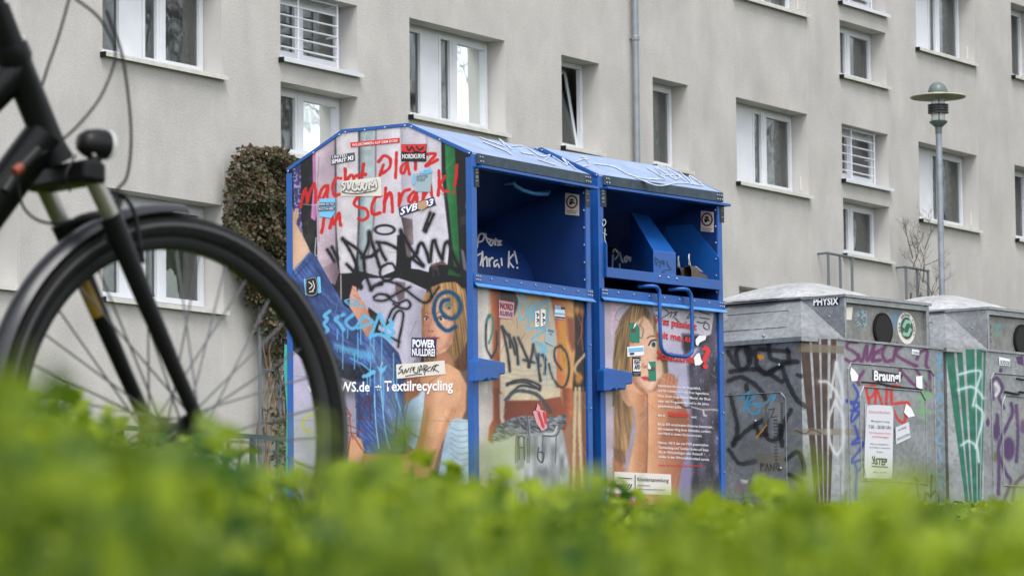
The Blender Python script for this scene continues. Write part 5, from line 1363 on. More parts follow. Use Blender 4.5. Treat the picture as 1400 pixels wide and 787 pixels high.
    dx, dy = (0, 0) if which == 0 else (174, 13.5)
    pts = [lt(x + dx, y + dy) for x, y in ((652, 492), (657, 489), (691, 495), (691.3, 511), (683, 512), (682, 519), (672, 517.5), (669, 521), (666, 517), (660, 521), (652, 521))]
    mb = MB(); mb.slab(pts, (0, .058, 0)); mb.build('latch_guard', bl, root, bevel=.007)
    # bolts
    bm_ = MB(); bm_.lathe([(.0068, 0), (.0068, .002), (.004, .005)], (0, 0, 0), (0, -1, 0), 8)
    proto = bm_.build('bolt', M['bolt'], root, smooth=True)
    first = [True]
    def bolt(x, y, z, side=False):
        o = proto if first[0] else proto.copy()
        if not first[0]: C.objects.link(o)
        first[0] = False
        o.location = (x, y, z)
        if side: o.rotation_euler = (0, 0, -math.pi / 2)
    for k in range(7): bolt(.17 + k * .16, -.015, 1.372)
    for xx in (.012, .032, .052, W - .06, W - .038, W - .016):
        for zz in (1.357, 1.378): bolt(xx, -.015, zz)
    for k in range(6): bolt(W - .065, .008, 1.45 + k * .105)
    for xx in (.065, .09, W - .07, W - .045, W - .02):
        bolt(xx, -.013, HE - .025); bolt(xx + .006, -.013, HE - .05)
    for k in range(3): bolt(W - .02, -.001, .3 + k * .38)
    if which == 0:
        sp = Plane(root, (-.007, 0, 0), (-1, 0, 0))
        pxs = [(393.8, 234), (428.5, 209), (464, 184.3), (472, 181), (498.5, 178), (526, 174.6), (553.2, 172), (562, 173.6), (601, 191), (641.5, 209.5)]
    else:
        sp = Plane(root, (-.007, 0, 0), (-1, 0, 0)); pxs = [(734.5, 203.5), (741, 205.5), (777, 222), (815.5, 239.5)]
    for q in pxs: v = sp(*q); bolt(v[0], v[1], v[2], True)
    # labels on posts, pictogram plate in the mouth
    for pts in ([(648, 228), (654, 228.5), (654.6, 256), (648.6, 255)],) if which == 0 else ([(820.6, 257), (828, 258), (828.5, 283), (821.5, 282)],):
        st = sticker(ff, root, pts, M['p_ink'])
        ribbon(ff, st, [[(pts[0][0] + 1.5, y), (pts[0][0] + 5, y)] for y in (pts[0][1] + 4, pts[0][1] + 8, pts[0][1] + 13, pts[0][1] + 15, pts[0][1] + 19)], 1.4, M['p_grey'], 'print_mark')
    pts = [(799.5, 256), (806, 257), (806, 283), (800, 282)] if which == 0 else [(984, 279), (989.5, 280), (989.5, 305), (984.5, 303.5)]
    st = sticker(ff, root, pts, M['p_ink'])
    ribbon(ff, st, [[(pts[0][0] + 1.5, y), (pts[0][0] + 4.5, y)] for y in (pts[0][1] + 5, pts[0][1] + 9, pts[0][1] + 18)], 1.2, M['p_grey'], 'print_mark')
    ip = Plane(root, (x1 - .005, 0, 0), (-1, 0, 0))
    if which == 0: pc = [(773, 263.5), (792, 266.5), (792, 295), (773, 293)]; cx, cy = 782.5, 276
    else: pc = [(958.5, 288), (976, 290), (976, 317.5), (958.5, 316)]; cx, cy = 967.2, 300
    st = sticker(ip, root, pc, M['p_cream'], name='pictogram_plate')
    ring = [(cx + 7 * math.cos(a), cy + 8.2 * math.sin(a)) for a in np.linspace(0, 2 * math.pi, 22)]
    ribbon(ip, st, [ring], 2.2, M['p_darkred'], 'ring')
    ribbon(ip, st, [[(cx - 3, cy - 1), (cx - 2.5, cy + 4)], [(cx - 1, cy - 4), (cx - 1, cy + 4)], [(cx + 1, cy - 4), (cx + 1.5, cy + 1)], [(cx - 3.5, cy + 1), (cx + 4.5, cy + 2)], [(cx - 3, cy - 3), (cx + 2, cy - 3.5)]], 1.7, M['p_ink'], 'symbol')
    ribbon(ip, st, [[(cx - 7, cy + 12), (cx + 7, cy + 13)], [(cx - 7, cy + 14.5), (cx + 6, cy + 15.5)]], .7, M['p_darkred'], 'small_print')
    return root, fp, ff, ip, drum, flap, rail, door

M['p_chalk'] = mat('chalk_paint', (.42, .47, .54), .8, 0, .4, 40)
M['p_darkred'] = mat('print_dark_red', lin((120, 40, 50)), .5)
M['blue_lip'] = mat('blue_lip_lit', lin((80, 140, 205)), .3, 0, .2, 8)  # brightness of the lit lip and handle is part of this colour
c1 = thing('clothes_container', 'blue clothes container with a big printed side picture and red lettering, nearest of the two', 'clothes bank', frame_matrix((-.2214, 21.7, .93), math.radians(32.2475)), 'blue clothes containers')
_, fp1, ff1, ip1, drum1, flap1, rail1, door1 = clothes_container(0, c1)
c2 = thing('clothes_container', 'blue clothes container with its chute pulled open and shoes inside', 'clothes bank', frame_matrix((.5375, 23.2, .98), math.radians(38.437)), 'blue clothes containers')
_, fp2, ff2, ip2, drum2, flap2, rail2, door2 = clothes_container(1, c2)

# ---- first container: handle, brushed words on the drum
hp = Plane(c1, (0, .18, 0), (0, -1, 0))
mb = MB(); pts = [hp(*q) for q in ((702, 250), (705, 254), (715, 260), (730, 264.5), (748, 265.5), (750.5, 262))]
mb.tube([pts[0] + np.array([0, .06, .0])] + pts + [pts[-1] + np.array([0, .06, 0])], .012, 10); mb.build('handle', M['blue_lip'], c1, smooth=True)
dpl = Plane(c1, (0, .36, 1.5), (0, -.97, .25))
WASH = lambda pl, par, lines, w=3.2: ribbon(pl, par, lines, w, M['p_wash'], 'brushed_words', .012)
class DrumTrace:
    """drops a traced point onto the curved drum"""
    def __init__(s, root, which):
        s.M = np.array(root.matrix_world); s.Mi = np.linalg.inv(s.M); s.Nl = np.array([0, -.9, .4])
        prof = [(.33, 1.25), (.345, 1.36), (.372, 1.475), (.426, 1.60), (.537, 1.70), (.705, 1.796), (.85, 1.83), (.94, 1.84)]
        if which == 1: prof = [(y + .02, z - .06) for y, z in prof]
        s.cs = catmull(prof, 5)
    def __call__(s, x, y, lift=0):
        r = ray(x, y); o = s.Mi[:3, :3] @ CAM + s.Mi[:3, 3]; d = s.Mi[:3, :3] @ r
        best = None
        for i in range(len(s.cs) - 1):
            a, b = s.cs[i], s.cs[i + 1]
            n = np.array([0, -(b[1] - a[1]), b[0] - a[0]]); l = np.linalg.norm(n)
            if l < 1e-9: continue
            n /= l
            t = ((np.array([0, a[0], a[1]]) - o) @ n) / (d @ n); P = o + d * t
            k = ((P[1] - a[0]) * (b[0] - a[0]) + (P[2] - a[1]) * (b[1] - a[1])) / l ** 2
            e = max(0, -k, k - 1)
            if best is None or e < best[0]: best = (e, P + n * .003)
        return best[1]
z3 = z_(640, 190, 3.747)
ribbon(DrumTrace(c1, 0), drum1, [z3(*l) for l in (((45, 560), (55, 495), (80, 490), (75, 520), (55, 530)), ((88, 485), (95, 520), (112, 545)), ((80, 505), (105, 515), (125, 520)), ((118, 520), (108, 535), (118, 548), (130, 525), (136, 545)), ((140, 508), (138, 548)), ((128, 520), (152, 520)), ((146, 530), (170, 522), (150, 545), (172, 542)),
      ((40, 600), (70, 590), (60, 650)), ((72, 575), (74, 655)), ((74, 625), (92, 605), (96, 655)), ((105, 610), (108, 655)), ((106, 630), (118, 610), (128, 614)), ((150, 620), (132, 630), (134, 655), (150, 640), (158, 660)), ((168, 610), (172, 650)), ((208, 575), (205, 660)), ((232, 590), (208, 625), (232, 660)), ((236, 575), (250, 640)), ((249, 655), (251, 665)))], 2.3, M['p_wash'], 'brushed_words', 0)
ribbon(DrumTrace(c2, 1), drum2, [z3(*l) for l in (((738, 660), (745, 570), (770, 590), (750, 620)), ((775, 570), (785, 620), (795, 635)), ((815, 600), (800, 615), (808, 632), (822, 605), (830, 630)), ((838, 590), (842, 635)), ((826, 608), (858, 602)), ((845, 612), (875, 605), (855, 632), (880, 625)),
      ((738, 690), (760, 665), (765, 700)), ((775, 640), (778, 700)), ((790, 680), (820, 675)), ((835, 670), (850, 700)), ((870, 660), (880, 700)), ((900, 650), (905, 700)), ((925, 660), (905, 680), (930, 700)))], 2.3, M['p_wash'], 'brushed_words', 0)

# ---- stickers and printed words on the side banner
sp1 = Plane(c1, (-.0015, 0, 0), (-1, 0, 0))
wm = M['p_white']
bn = [o for o in c1.children if o.name.startswith('printed_side_banner')][0]
lettering(sp1, bn, 'www.FWS.de', (421, 536), (506, 534.6), 13.2, wm, .02)
lettering(sp1, bn, '*', (513.5, 539), (522, 539), 12, wm, .02)
lettering(sp1, bn, 'Textilrecycling', (526, 534.2), (620, 532.8), 13.6, wm, .022)
st = sticker(sp1, c1, [(479, 195), (546.5, 188.5), (547, 195), (480, 201.5)], M['p_red'], 'narrow red strip sticker with small white writing')
lettering(sp1, st, 'WILLKOMMEN AUF DEM DORF', (482, 200.3), (544.5, 194.2), 3.6, wm, .004, .006)
st = sticker(sp1, c1, [(453, 213), (485, 208.5), (486, 219.5), (453.5, 225.5)], M['p_dgrey'], 'grey and white sticker with blocky writing')
lettering(sp1, st, 'UNITED', (455, 217.2), (475, 214.2), 3.8, wm, .004, .006); lettering(sp1, st, 'SPIRIT', (454.5, 223.8), (474.5, 220.6), 4.8, wm, .03, .006); lettering(sp1, st, 'M3', (476.5, 219.8), (484, 218.6), 6, wm, .03, .006)
st = sticker(sp1, c1, [(466.5, 248), (521.5, 242), (522, 268), (466.5, 268)], M['p_cream'], 'torn paper sticker with grey bubble lettering')
zb = z_(390, 170, 6.054)
ribbon(sp1, st, [zb(*l) for l in (((490, 480), (475, 500), (500, 520), (480, 550)), ((520, 480), (530, 540), (550, 480)), ((570, 480), (560, 530), (590, 545), (600, 500)), ((620, 500), (600, 520), (625, 545), (640, 480)), ((660, 480), (645, 520), (665, 545), (680, 500)), ((700, 480), (700, 540)), ((700, 480), (730, 510), (750, 465), (760, 530)))], 4.6, M['p_grey'], 'bubble_shape', .006)
ribbon(sp1, st, [[(x + .4, y - .4) for x, y in zb(*l)] for l in (((490, 480), (475, 500), (500, 520), (480, 550)), ((520, 480), (530, 540), (550, 480)), ((570, 480), (560, 530), (590, 545), (600, 500)), ((620, 500), (600, 520), (625, 545), (640, 480)), ((660, 480), (645, 520), (665, 545), (680, 500)), ((700, 480), (700, 540)), ((700, 480), (730, 510), (750, 465), (760, 530)))], 2.4, M['p_cream'], 'bubble_fill', .009)
ribbon(sp1, st, [zb((470, 560), (520, 570), (600, 575), (700, 560), (760, 545))], 1.2, M['p_ink'], 'underline', .007)
st = sticker(sp1, c1, [(437, 272), (458.5, 271), (458, 290.5), (453, 298), (438, 296), (436, 288)], M['p_lblue'], 'light blue sticker with white words and a dark bar')
for a in ([(436.5, 277), (458, 276.5), (458, 281), (436.5, 282)], [(436, 283.5), (458, 283), (458, 287.5), (436, 288.5)]): sticker(sp1, st, a, M['p_navy'], lift=.006, name='dark_bar')
lettering(sp1, st, 'DOWN ON YOU', (437, 281.3), (457.4, 280.6), 3.6, wm, .004, .009); lettering(sp1, st, 'ROOTS IN HERE', (437, 287.6), (457.4, 287), 3.4, wm, .004, .009)
st = sticker(sp1, c1, [(549, 197.5), (583.5, 197), (583, 221), (549, 220.5)], M['p_ink'], 'dark sticker with a red crowd scene and white capitals')
sticker(sp1, st, [(549.5, 198), (583, 197.6), (583, 206), (578, 208.5), (571, 206.5), (562, 209), (549.5, 207)], M['p_red'], lift=.006, name='red_scene')
ribbon(sp1, st, [[(557, 200), (560, 206), (564, 201), (568, 207)], [(570, 200), (575, 205), (580, 201)]], 2, M['p_ink'], 'figures', .009)
lettering(sp1, st, 'NORDKURVE', (551, 217), (582, 216.6), 6, wm, .02, .008)
st = sticker(sp1, c1, [(569, 237), (590, 236), (589, 262.5), (568, 262)], M['p_note'], 'blue edged note sticker with two dark lines of writing')
ribbon(sp1, st, [[(566, 238), (565.5, 245), (567, 252)], [(575, 236), (589, 235)], [(580, 234), (588, 232.5), (590, 236)]], 3.4, M['p_lblue'], 'blue_edge', .006)
lettering(sp1, st, 'ADDICTED', (570, 243.5), (585.5, 242.6), 3.4, M['p_navy'], .004, .006); lettering(sp1, st, 'TO RIOT', (570, 248.2), (582, 247.4), 3.4, M['p_navy'], .004, .006)
st = sticker(sp1, c1, [(545, 284), (593.5, 269), (596.5, 280.5), (547, 296)], M['p_navy'], 'dark blue sticker with SVB and a torn middle')
lettering(sp1, st, 'SVB', (548, 294), (571.5, 286.2), 9.2, wm, .03, .006, shear=.15); lettering(sp1, st, '03', (579, 284.6), (593.5, 279.8), 8.6, wm, .03, .006, shear=.15)
sticker(sp1, st, [(572, 277), (583, 273.5), (585, 283), (578, 287.5), (573, 286)], M['p_tan'], lift=.009, name='torn_patch')
st = sticker(sp1, c1, [(415.5, 381), (438, 378), (439.5, 400), (418, 404)], M['p_lblue'], 'small framed black and white picture sticker with blue edges on the jeans')
sticker(sp1, st, [(418.5, 380), (434, 378.5), (435, 402.5), (419.5, 403.5)], M['p_ink'], lift=.006, name='picture')
ribbon(sp1, st, [[(419.5, 382), (433, 380.6), (434, 401), (420.5, 402), (419.5, 382)]], 1.3, M['p_grey'], 'picture_edge', .009)
ribbon(sp1, st, [[(423, 385), (428, 390), (424, 395)], [(429, 384), (431, 392), (428, 398)], [(424, 399), (430, 398)]], 1.2, M['p_cream'], 'picture_lines', .009)
st = sticker(sp1, c1, [(563, 461), (597, 462), (596.3, 488), (562, 487)], M['p_navy'], 'dark blue sticker reading POWER NULLDREI beside the face')
lettering(sp1, st, 'POWER', (564.6, 473.8), (595.4, 474.6), 9.8, wm, .045, .006); lettering(sp1, st, 'NULLDREI', (564, 485.6), (595.2, 486.4), 9.4, wm, .03, .006)
st = sticker(sp1, c1, [(542, 498), (608, 492.5), (609.5, 511), (543, 517.5)], M['p_cream'], 'white address label with a black marker tag')
zt = z_(515, 400, 6.054)
ribbon(sp1, st, [zt(*l) for l in (((215, 600), (190, 630), (220, 640), (180, 670)), ((215, 640), (225, 670), (245, 630), (250, 660), (275, 620)), ((280, 660), (290, 620), (310, 620), (300, 640)), ((320, 610), (310, 650), (340, 660), (350, 610)), ((355, 660), (370, 600), (385, 640)), ((360, 640), (385, 630)), ((395, 600), (395, 655)), ((395, 600), (425, 605), (400, 630), (440, 650)), ((450, 650), (470, 610), (490, 600)), ((500, 590), (470, 650)), ((460, 620), (520, 655)), ((480, 600), (520, 598)), ((240, 690), (330, 675), (380, 672)), ((455, 610), (410, 640), (400, 680)))], 1.1, M['p_ink'], 'marker_tag', .006)
mb = MB(); tp_ = Plane(c1, (.0, D + .01, 0), (-1, 0, 0))
v = [tp_(*q) for q in ((389, 470), (393, 472), (396, 520), (397, 600), (394, 690), (387, 690), (391, 640), (392, 560), (388, 500))]
mb.slab(v, (.004, 0, 0)); mb.build('loose_film_strip', M['teal'], c1)

# ---- first front
zq = z_(655, 385, 5.247)
st = sticker(fp1, c1, zq((140, 130), (250, 150), (243, 268), (140, 258)), M['p_pink'], 'pink and white torn sticker on the front picture')
lettering(fp1, st, 'NORD', zq((146, 190))[0], zq((240, 205))[0], 8, M['p_darkred'], .02, .006); lettering(fp1, st, 'KURVE', zq((146, 238))[0], zq((236, 252))[0], 6, M['p_dgrey'], .02, .006)
st = sticker(fp1, c1, zq((540, 168), (612, 182), (612, 270), (540, 262)), M['p_white'], 'small blue and white striped sticker at the top of the front picture')
for a in (((541, 170), (580, 176), (580, 198), (541, 192)), ((541, 218), (611, 226), (611, 238), (541, 232))): sticker(fp1, st, zq(*a), M['p_lblue'], lift=.006, name='blue_bar')
sticker(fp1, st, zq((582, 178), (611, 182), (611, 200), (582, 197)), M['p_navy'], lift=.006, name='dark_bar'); sticker(fp1, st, zq((541, 246), (611, 254), (611, 264), (541, 258)), M['p_navy'], lift=.006, name='dark_bar')
for pts, lb in ((((400, 215), (430, 205), (425, 320), (400, 325)), 'left slim white comic sticker'), (((440, 195), (475, 200), (470, 310), (440, 320)), 'right slim white comic sticker')):
    st = sticker(fp1, c1, zq(*pts), M['p_white'], lb)
    cx = sum(p[0] for p in pts) / 4; ribbon(fp1, st, [zq(*l) for l in (((cx - 8, 225), (cx + 6, 235), (cx - 4, 250)), ((cx - 6, 265), (cx + 8, 275), (cx - 6, 290)), ((cx, 300), (cx + 5, 305)))], 1.5, M['p_ink'], 'marks', .006)
st = sticker(fp1, c1, zq((480, 325), (545, 345), (530, 462), (468, 430)), M['p_note'], 'pale folded note sticker in the middle of the front picture')
ribbon(fp1, st, [zq((488, 340), (535, 352)), zq((486, 350), (530, 362)), zq((500, 372), (520, 380))], .8, M['p_dgrey'], 'writing', .006)
zq2 = z_(655, 530, 4.92)
st = sticker(fp1, c1, zq2((360, 160), (400, 140), (445, 160), (455, 270), (420, 290), (385, 240)), M['p_pink'], 'crumpled red and white sticker at the waistband')
ribbon(fp1, st, [zq2((395, 160), (430, 265)), zq2((430, 160), (448, 240))], 3, M['p_red'], 'red_marks', .006); sticker(fp1, st, zq2((378, 150), (390, 105), (405, 130), (402, 160)), M['p_pink'], lift=.006, name='torn_tip')
lettering(fp1, door1, 'www.FWS.de', zq2((72, 583))[0], zq2((160, 586))[0], 2.0, M['p_ink'], .004, .003)
ribbon(fp1, door1, [zq2((75, 610), (90, 655), (120, 660), (145, 620)), zq2((90, 612), (105, 640), (130, 620))], 1.2, M['p_dgrey'], 'ring_logo', .003)

# ---- second front
zr = z_(830, 405, 5.244); zr2 = z_(830, 510, 4.144)
R_ = M['p_red']
lettering(fp2, door2, 'Was passiert', (893.5, 441.5), (952, 451), 9.6, R_, .03)
lettering(fp2, door2, 'mit meinen', (897, 461.5), (944, 467), 8.6, R_, .028) if False else lettering(fp2, door2, 'mit me..en', (898, 461), (946, 468), 9.4, R_, .03)
lettering(fp2, door2, 'Schätzchen', (897.5, 490.5), (951, 496.5), 12, R_, .032)
lettering(fp2, door2, '?', (958.5, 502), (970.5, 503.5), 29, R_, .03)
body = [('Irgendwann kommt der Augenblick,', 285, 70, 528, 88), ('und Sie trennen sich von Ihrer legendären', 285, 98, 573, 118), ('Hose, Ihrem ausgedienten Mantel, der Bluse', 283, 128, 583, 148), ('oder viel Vergessenem und in die Jahre', 285, 158, 573, 176), ('gekommenen Jacke,', 285, 186, 418, 194),
        ('die in', 285, 238, 325, 241), ('wird.', 474, 248, 505, 250), ('Bis zu 250 verschiedene Kriterien bestimmen', 285, 288, 592, 306), ('den weiteren Weg Ihrer Altkleider, sortiert,', 285, 315, 585, 332), ('von Hand in einem Sortierzentrum.', 285, 340, 535, 356),
        ('Nahezu 100 % der von FWS gesammelten', 287, 393, 570, 408), ('Textkleidung und Textilien finden auf diese', 287, 420, 572, 436), ('Art als Wirtschaftsgut oder Rohstoff', 287, 446, 538, 460), ('wieder in den Wirtschaftskreislauf zurück.', 287, 472, 577, 490)]
for tx, a, b, c, d in body: lettering(fp2, door2, tx, zr2((a, b + 5))[0], zr2((c, d + 5))[0], 3.5, wm, .004, name='body_text')
lettering(fp2, door2, 'Kleidung', zr2((345, 243))[0], zr2((465, 246))[0], 6.6, R_, .03)
lettering(fp2, door2, 'Sammeln kann man Kleidung überall', zr2((290, 522))[0], zr2((535, 528))[0], 2.2, R_, .02)
lettering(fp2, door2, 'FWS', zr2((108, 772))[0], zr2((232, 765))[0], 13, M['p_brick'], .04)
lettering(fp2, door2, 'Jänner', zr2((440, 775))[0], zr2((515, 775))[0], 4, wm, 0)
st = sticker(fp2, c2, zr2((40, 556), (360, 572), (362, 690), (42, 678)), M['p_cream'], 'white plate with a concentric arc emblem and the word Kleidersammlung')
lettering(fp2, st, 'Kleidersammlung', zr2((168, 608))[0], zr2((345, 616))[0], 5.2, M['p_dgrey'], .01, .006)
for k_, (a, b) in enumerate(((632, 240), (655, 330))): ribbon(fp2, st, [zr2((168, a), (b, a + 4))], 1, M['p_grey'], 'small_print', .006)
for rr_ in (38, 25, 12): ribbon(fp2, st, [zr2(*[(97 + rr_ * math.cos(a), 622 + rr_ * math.sin(a)) for a in np.linspace(.1, math.pi - .1, 12)])], 1.8, M['p_dgreen'], 'arc', .006)
ribbon(fp2, st, [zr2((57, 590), (138, 596)), zr2((155, 575), (155, 670))], 1.2, M['p_dgreen'], 'line', .006)
for pts, lb in ((((160, 190), (205, 185), (232, 230), (230, 330), (162, 325)), 'upper green sticker on the pictured forehead'), (((295, 468), (345, 465), (350, 602), (297, 605)), 'lower green sticker on the pictured cheek')):
    st = sticker(fp2, c2, zr(*pts), M['p_green'], lb)
    x, y = pts[0]
    ribbon(fp2, st, [zr((x + 10, y + 45), (x + 42, y + 42)), zr((x + 10, y + 58), (x + 42, y + 56))], 1.4, M['p_darkred'], 'writing', .006)
    sticker(fp2, st, zr((x + 22, y + 40), (x + 30, y + 10), (x + 44, y - 4), (x + 40, y + 20)) if y < 300 else zr((x - 8, y + 50), (x - 5, y + 5), (x + 12, y + 40), (x + 8, y + 55)), M['p_white'], lift=.008, name='lifted_corner')
st = sticker(fp2, c2, zr((142, 362), (260, 352), (262, 420), (144, 432)), M['p_white'], 'white and light blue sticker over the pictured nose bridge')
sticker(fp2, st, zr((150, 370), (255, 364), (256, 388), (150, 396)), M['p_lblue'], lift=.006, name='blue_bar'); sticker(fp2, st, zr((158, 404), (190, 402), (190, 416), (158, 418)), M['p_navy'], lift=.006, name='dark_bar')
st = sticker(fp2, c2, zr((178, 434), (239, 434), (239, 570), (178, 568)), M['p_ink'], 'black and white FIGHT AFD sticker')
sticker(fp2, st, zr((182, 450), (235, 450), (235, 536), (182, 536)), M['p_white'], lift=.006, name='white_panel')
lettering(fp2, st, 'FIGHT', zr((187, 485))[0], zr((232, 485))[0], 6, M['p_ink'], .03, .009); lettering(fp2, st, 'AFD', zr((187, 520))[0], zr((230, 520))[0], 5.4, M['p_ink'], .04, .009)
ribbon(fp2, st, [zr((186, 550), (232, 550)), zr((186, 560), (220, 560))], .8, M['p_grey'], 'small_print', .006)
for pts in (((630, 310), (655, 280), (705, 285), (700, 310), (660, 330), (645, 355), (632, 345)), ((618, 440), (640, 410), (658, 405), (668, 450), (682, 470), (660, 492), (625, 495))): sticker(fp2, c2, zr(*pts), M['p_white'], 'torn white paper scrap', .006, 'paper_scrap')
ribbon(fp2, door2, [zr(*l) for l in (((410, 90), (440, 120), (400, 150)), ((420, 140), (460, 110), (450, 150)), ((460, 120), (500, 110), (470, 150)), ((480, 150), (515, 185)), ((410, 175), (440, 175)), ((345, 100), (380, 95)), ((345, 130), (370, 150)), ((570, 160), (610, 100), (620, 170)), ((640, 180), (680, 190), (710, 175)), ((720, 240), (690, 220), (700, 190), (725, 200), (730, 240)), ((655, 110), (735, 130)), ((655, 150), (735, 162)), ((480, 115), (495, 140)), ((575, 155), (600, 150), (640, 150)))], 1.0, M['p_ink'], 'pen_scribble', .004)
# pulled-out chute: front board, divider channel, cheeks, floor
mb = MB(); mb.box(.05, W - .055, -.018, -.004, 1.46, 1.523); mb.build('chute_board', M['blue'], c2, bevel=.003)
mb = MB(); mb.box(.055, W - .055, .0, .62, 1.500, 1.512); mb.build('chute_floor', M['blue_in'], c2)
mb = MB(); mb.slab([(.545, -.012, 1.50), (.545, -.012, 1.665), (.82, .35, 1.95), (.82, .45, 1.95), (.56, .2, 1.50)], (.004, 0, 0))
mb = MB(); mb.add([(.545, -.010, 1.515), (.785, -.010, 1.515), (.785, -.010, 1.665), (.545, -.010, 1.665), (1.0, .36, 1.952), (.815, .36, 1.952), (1.0, .36, 1.515), (.815, .36, 1.515)],
                  [(0, 1, 2, 3), (3, 2, 4, 5), (1, 6, 4, 2), (0, 3, 5, 7), (4, 6, 7, 5)])
ch = mb.build('chute_divider', M['blue'], c2, bevel=.004)
pd = Plane(c2, (0, -.010, 0), (0, -1, 0))
ribbon(pd, ch, [z3(*l) for l in (((955, 610), (965, 650)), ((955, 605), (975, 625), (960, 640)), ((985, 620), (980, 660)), ((985, 620), (1000, 640), (1000, 620), (1005, 650)), ((1015, 625), (1025, 650), (1040, 665)), ((990, 690), (1010, 670), (1040, 670)))], .8, M['p_ink'], 'marker_tag', .004)
for xx in (.052, W - .062):
    mb = MB(); mb.slab([(xx, -.016, 1.46), (xx, -.016, 1.665), (xx, .20, 1.90), (xx, .40, 1.90), (xx, .60, 1.47)], (.008, 0, 0)); mb.build('chute_cheek', M['blue'], c2)
for k in range(3):
    mb = MB(); mb.lathe([(.009, 0), (.005, .006)], (.60 + k * .09, -.019, 1.503 - .001 * k), (0, -1, 0), 8); mb.build('bolt', M['bolt'], c2)
hu = Plane(c2, (0, -.05, 0), (0, -1, 0))
P_ = [hu(*q) for q in ((888, 390.5), (894, 391), (899.5, 395), (901.5, 402), (902, 430), (903.5, 470), (907, 480), (914, 484.5), (925, 486), (936, 487), (943, 484), (946.5, 476), (946, 440), (945, 408), (942.5, 400), (937, 395), (930, 394.5))]
P_[0] = P_[0] + np.array([0, .09, 0]); P_[-1] = P_[-1] + np.array([0, .09, 0])
mb = MB(); mb.tube(catmull(P_, 3), .0125, 10); mb.build('handle', M['blue'], c2, smooth=True)
lettering(ff2, c2, 'OK', (822, 316), (829, 317), 9, M['p_chalk'], -.0, .006, name='chalk_letters') if False else ribbon(ff2, c2, [[(823, 302), (826, 300), (827.5, 305), (824, 309), (822.5, 304)], [(823, 318), (829, 321)], [(826.5, 312), (826, 326), (828.5, 334)]], 1.2, M['p_chalk'], 'chalk_mark', .004)

# feet
for rt in (c1, c2):
    for x in (.03, W - .13):
        mb = MB(); mb.box(x, x + .1, .03, D - .03, -.06, .02); mb.build('skid', M['blue'], rt)

# shoes in the chute
def shoe(loc, ang, label):
    root = thing('shoe', label, 'shoe', c2.matrix_world @ Matrix.Translation(loc) @ Matrix.Rotation(ang, 4, 'Z'), 'pair of shoes in the chute')
    L_, n = .265, 14
    def section(t):      # x along, half width, sole h
        w = .034 + .012 * math.sin(min(1, t * 1.1) * math.pi) + (.006 if t > .6 else 0)
        return w * (1 - max(0, t - .82) ** 1.3 * 5)
    mb = MB(); ring = []
    for i in range(n + 1): t = i / n; ring.append((t * L_, section(t)))
    vs = [(x, w, z) for x, w in ring for z in (0, .02)] + [(x, -w, z) for x, w in ring for z in (0, .02)]
    m_ = 2 * (n + 1); fs = []
    for i in range(n):
        a, b = 2 * i, 2 * i + 2
        fs += [(a, b, b + 1, a + 1), (m_ + a, m_ + a + 1, m_ + b + 1, m_ + b), (a + 1, b + 1, m_ + b + 1, m_ + a + 1), (a, m_ + a, m_ + b, b)]
    fs += [(0, 1, m_ + 1, m_), (2 * n, m_ + 2 * n, m_ + 2 * n + 1, 2 * n + 1)]
    mb.add(vs, fs); mb.build('sole', M['sole'], root, smooth=True)
    mb = MB(); vs, fs = [], []; k = 10
    for i in range(n + 1):
        t = i / n; w = section(t) * .96; h = (.082 - .02 * t) if t < .3 else (.076 - (t - .3) / .7 * .040)
        for j in range(k + 1):
            a = math.pi * j / k; top = math.sin(a) ** .6 if 0 < a < math.pi else 0
            op = 1.0
            if t < .42: wx = w * math.cos(a) * .92; zz = .02 + h * top * (1 if abs(math.cos(a)) > .45 else .8)
            else: wx = w * math.cos(a); zz = .02 + (h - .02) * top
            vs.append((t * L_, wx, zz))
    for i in range(n):
        for j in range(k): a = i * (k + 1) + j; fs.append((a, a + 1, a + k + 2, a + k + 1))
    mb.add(vs, fs); up = mb.build('upper', M['shoe'], root, smooth=True)
    mb = MB(); mb.tube(catmull([(.02, -.012, .09), (.0, -.012, .14), (.03, 0, .165), (.05, .012, .14), (.05, .012, .10)], 4), .0045, 6); mb.build('pull_loop', M['lace'], root, smooth=True)
    mb = MB()
    for q in range(4): x = .11 + q * .022; mb.tube([(x, -.02, .085 - q * .006), (x + .008, 0, .096 - q * .008), (x + .012, .02, .085 - q * .006)], .0028, 5)
    mb.build('lace', M['lace'], root)
shoe((1.04, .17, 1.513), math.radians(12), 'left shoe of the dark pair lying in the open chute')
shoe((.995, .055, 1.513), math.radians(9), 'right shoe of the dark pair lying in the open chute')

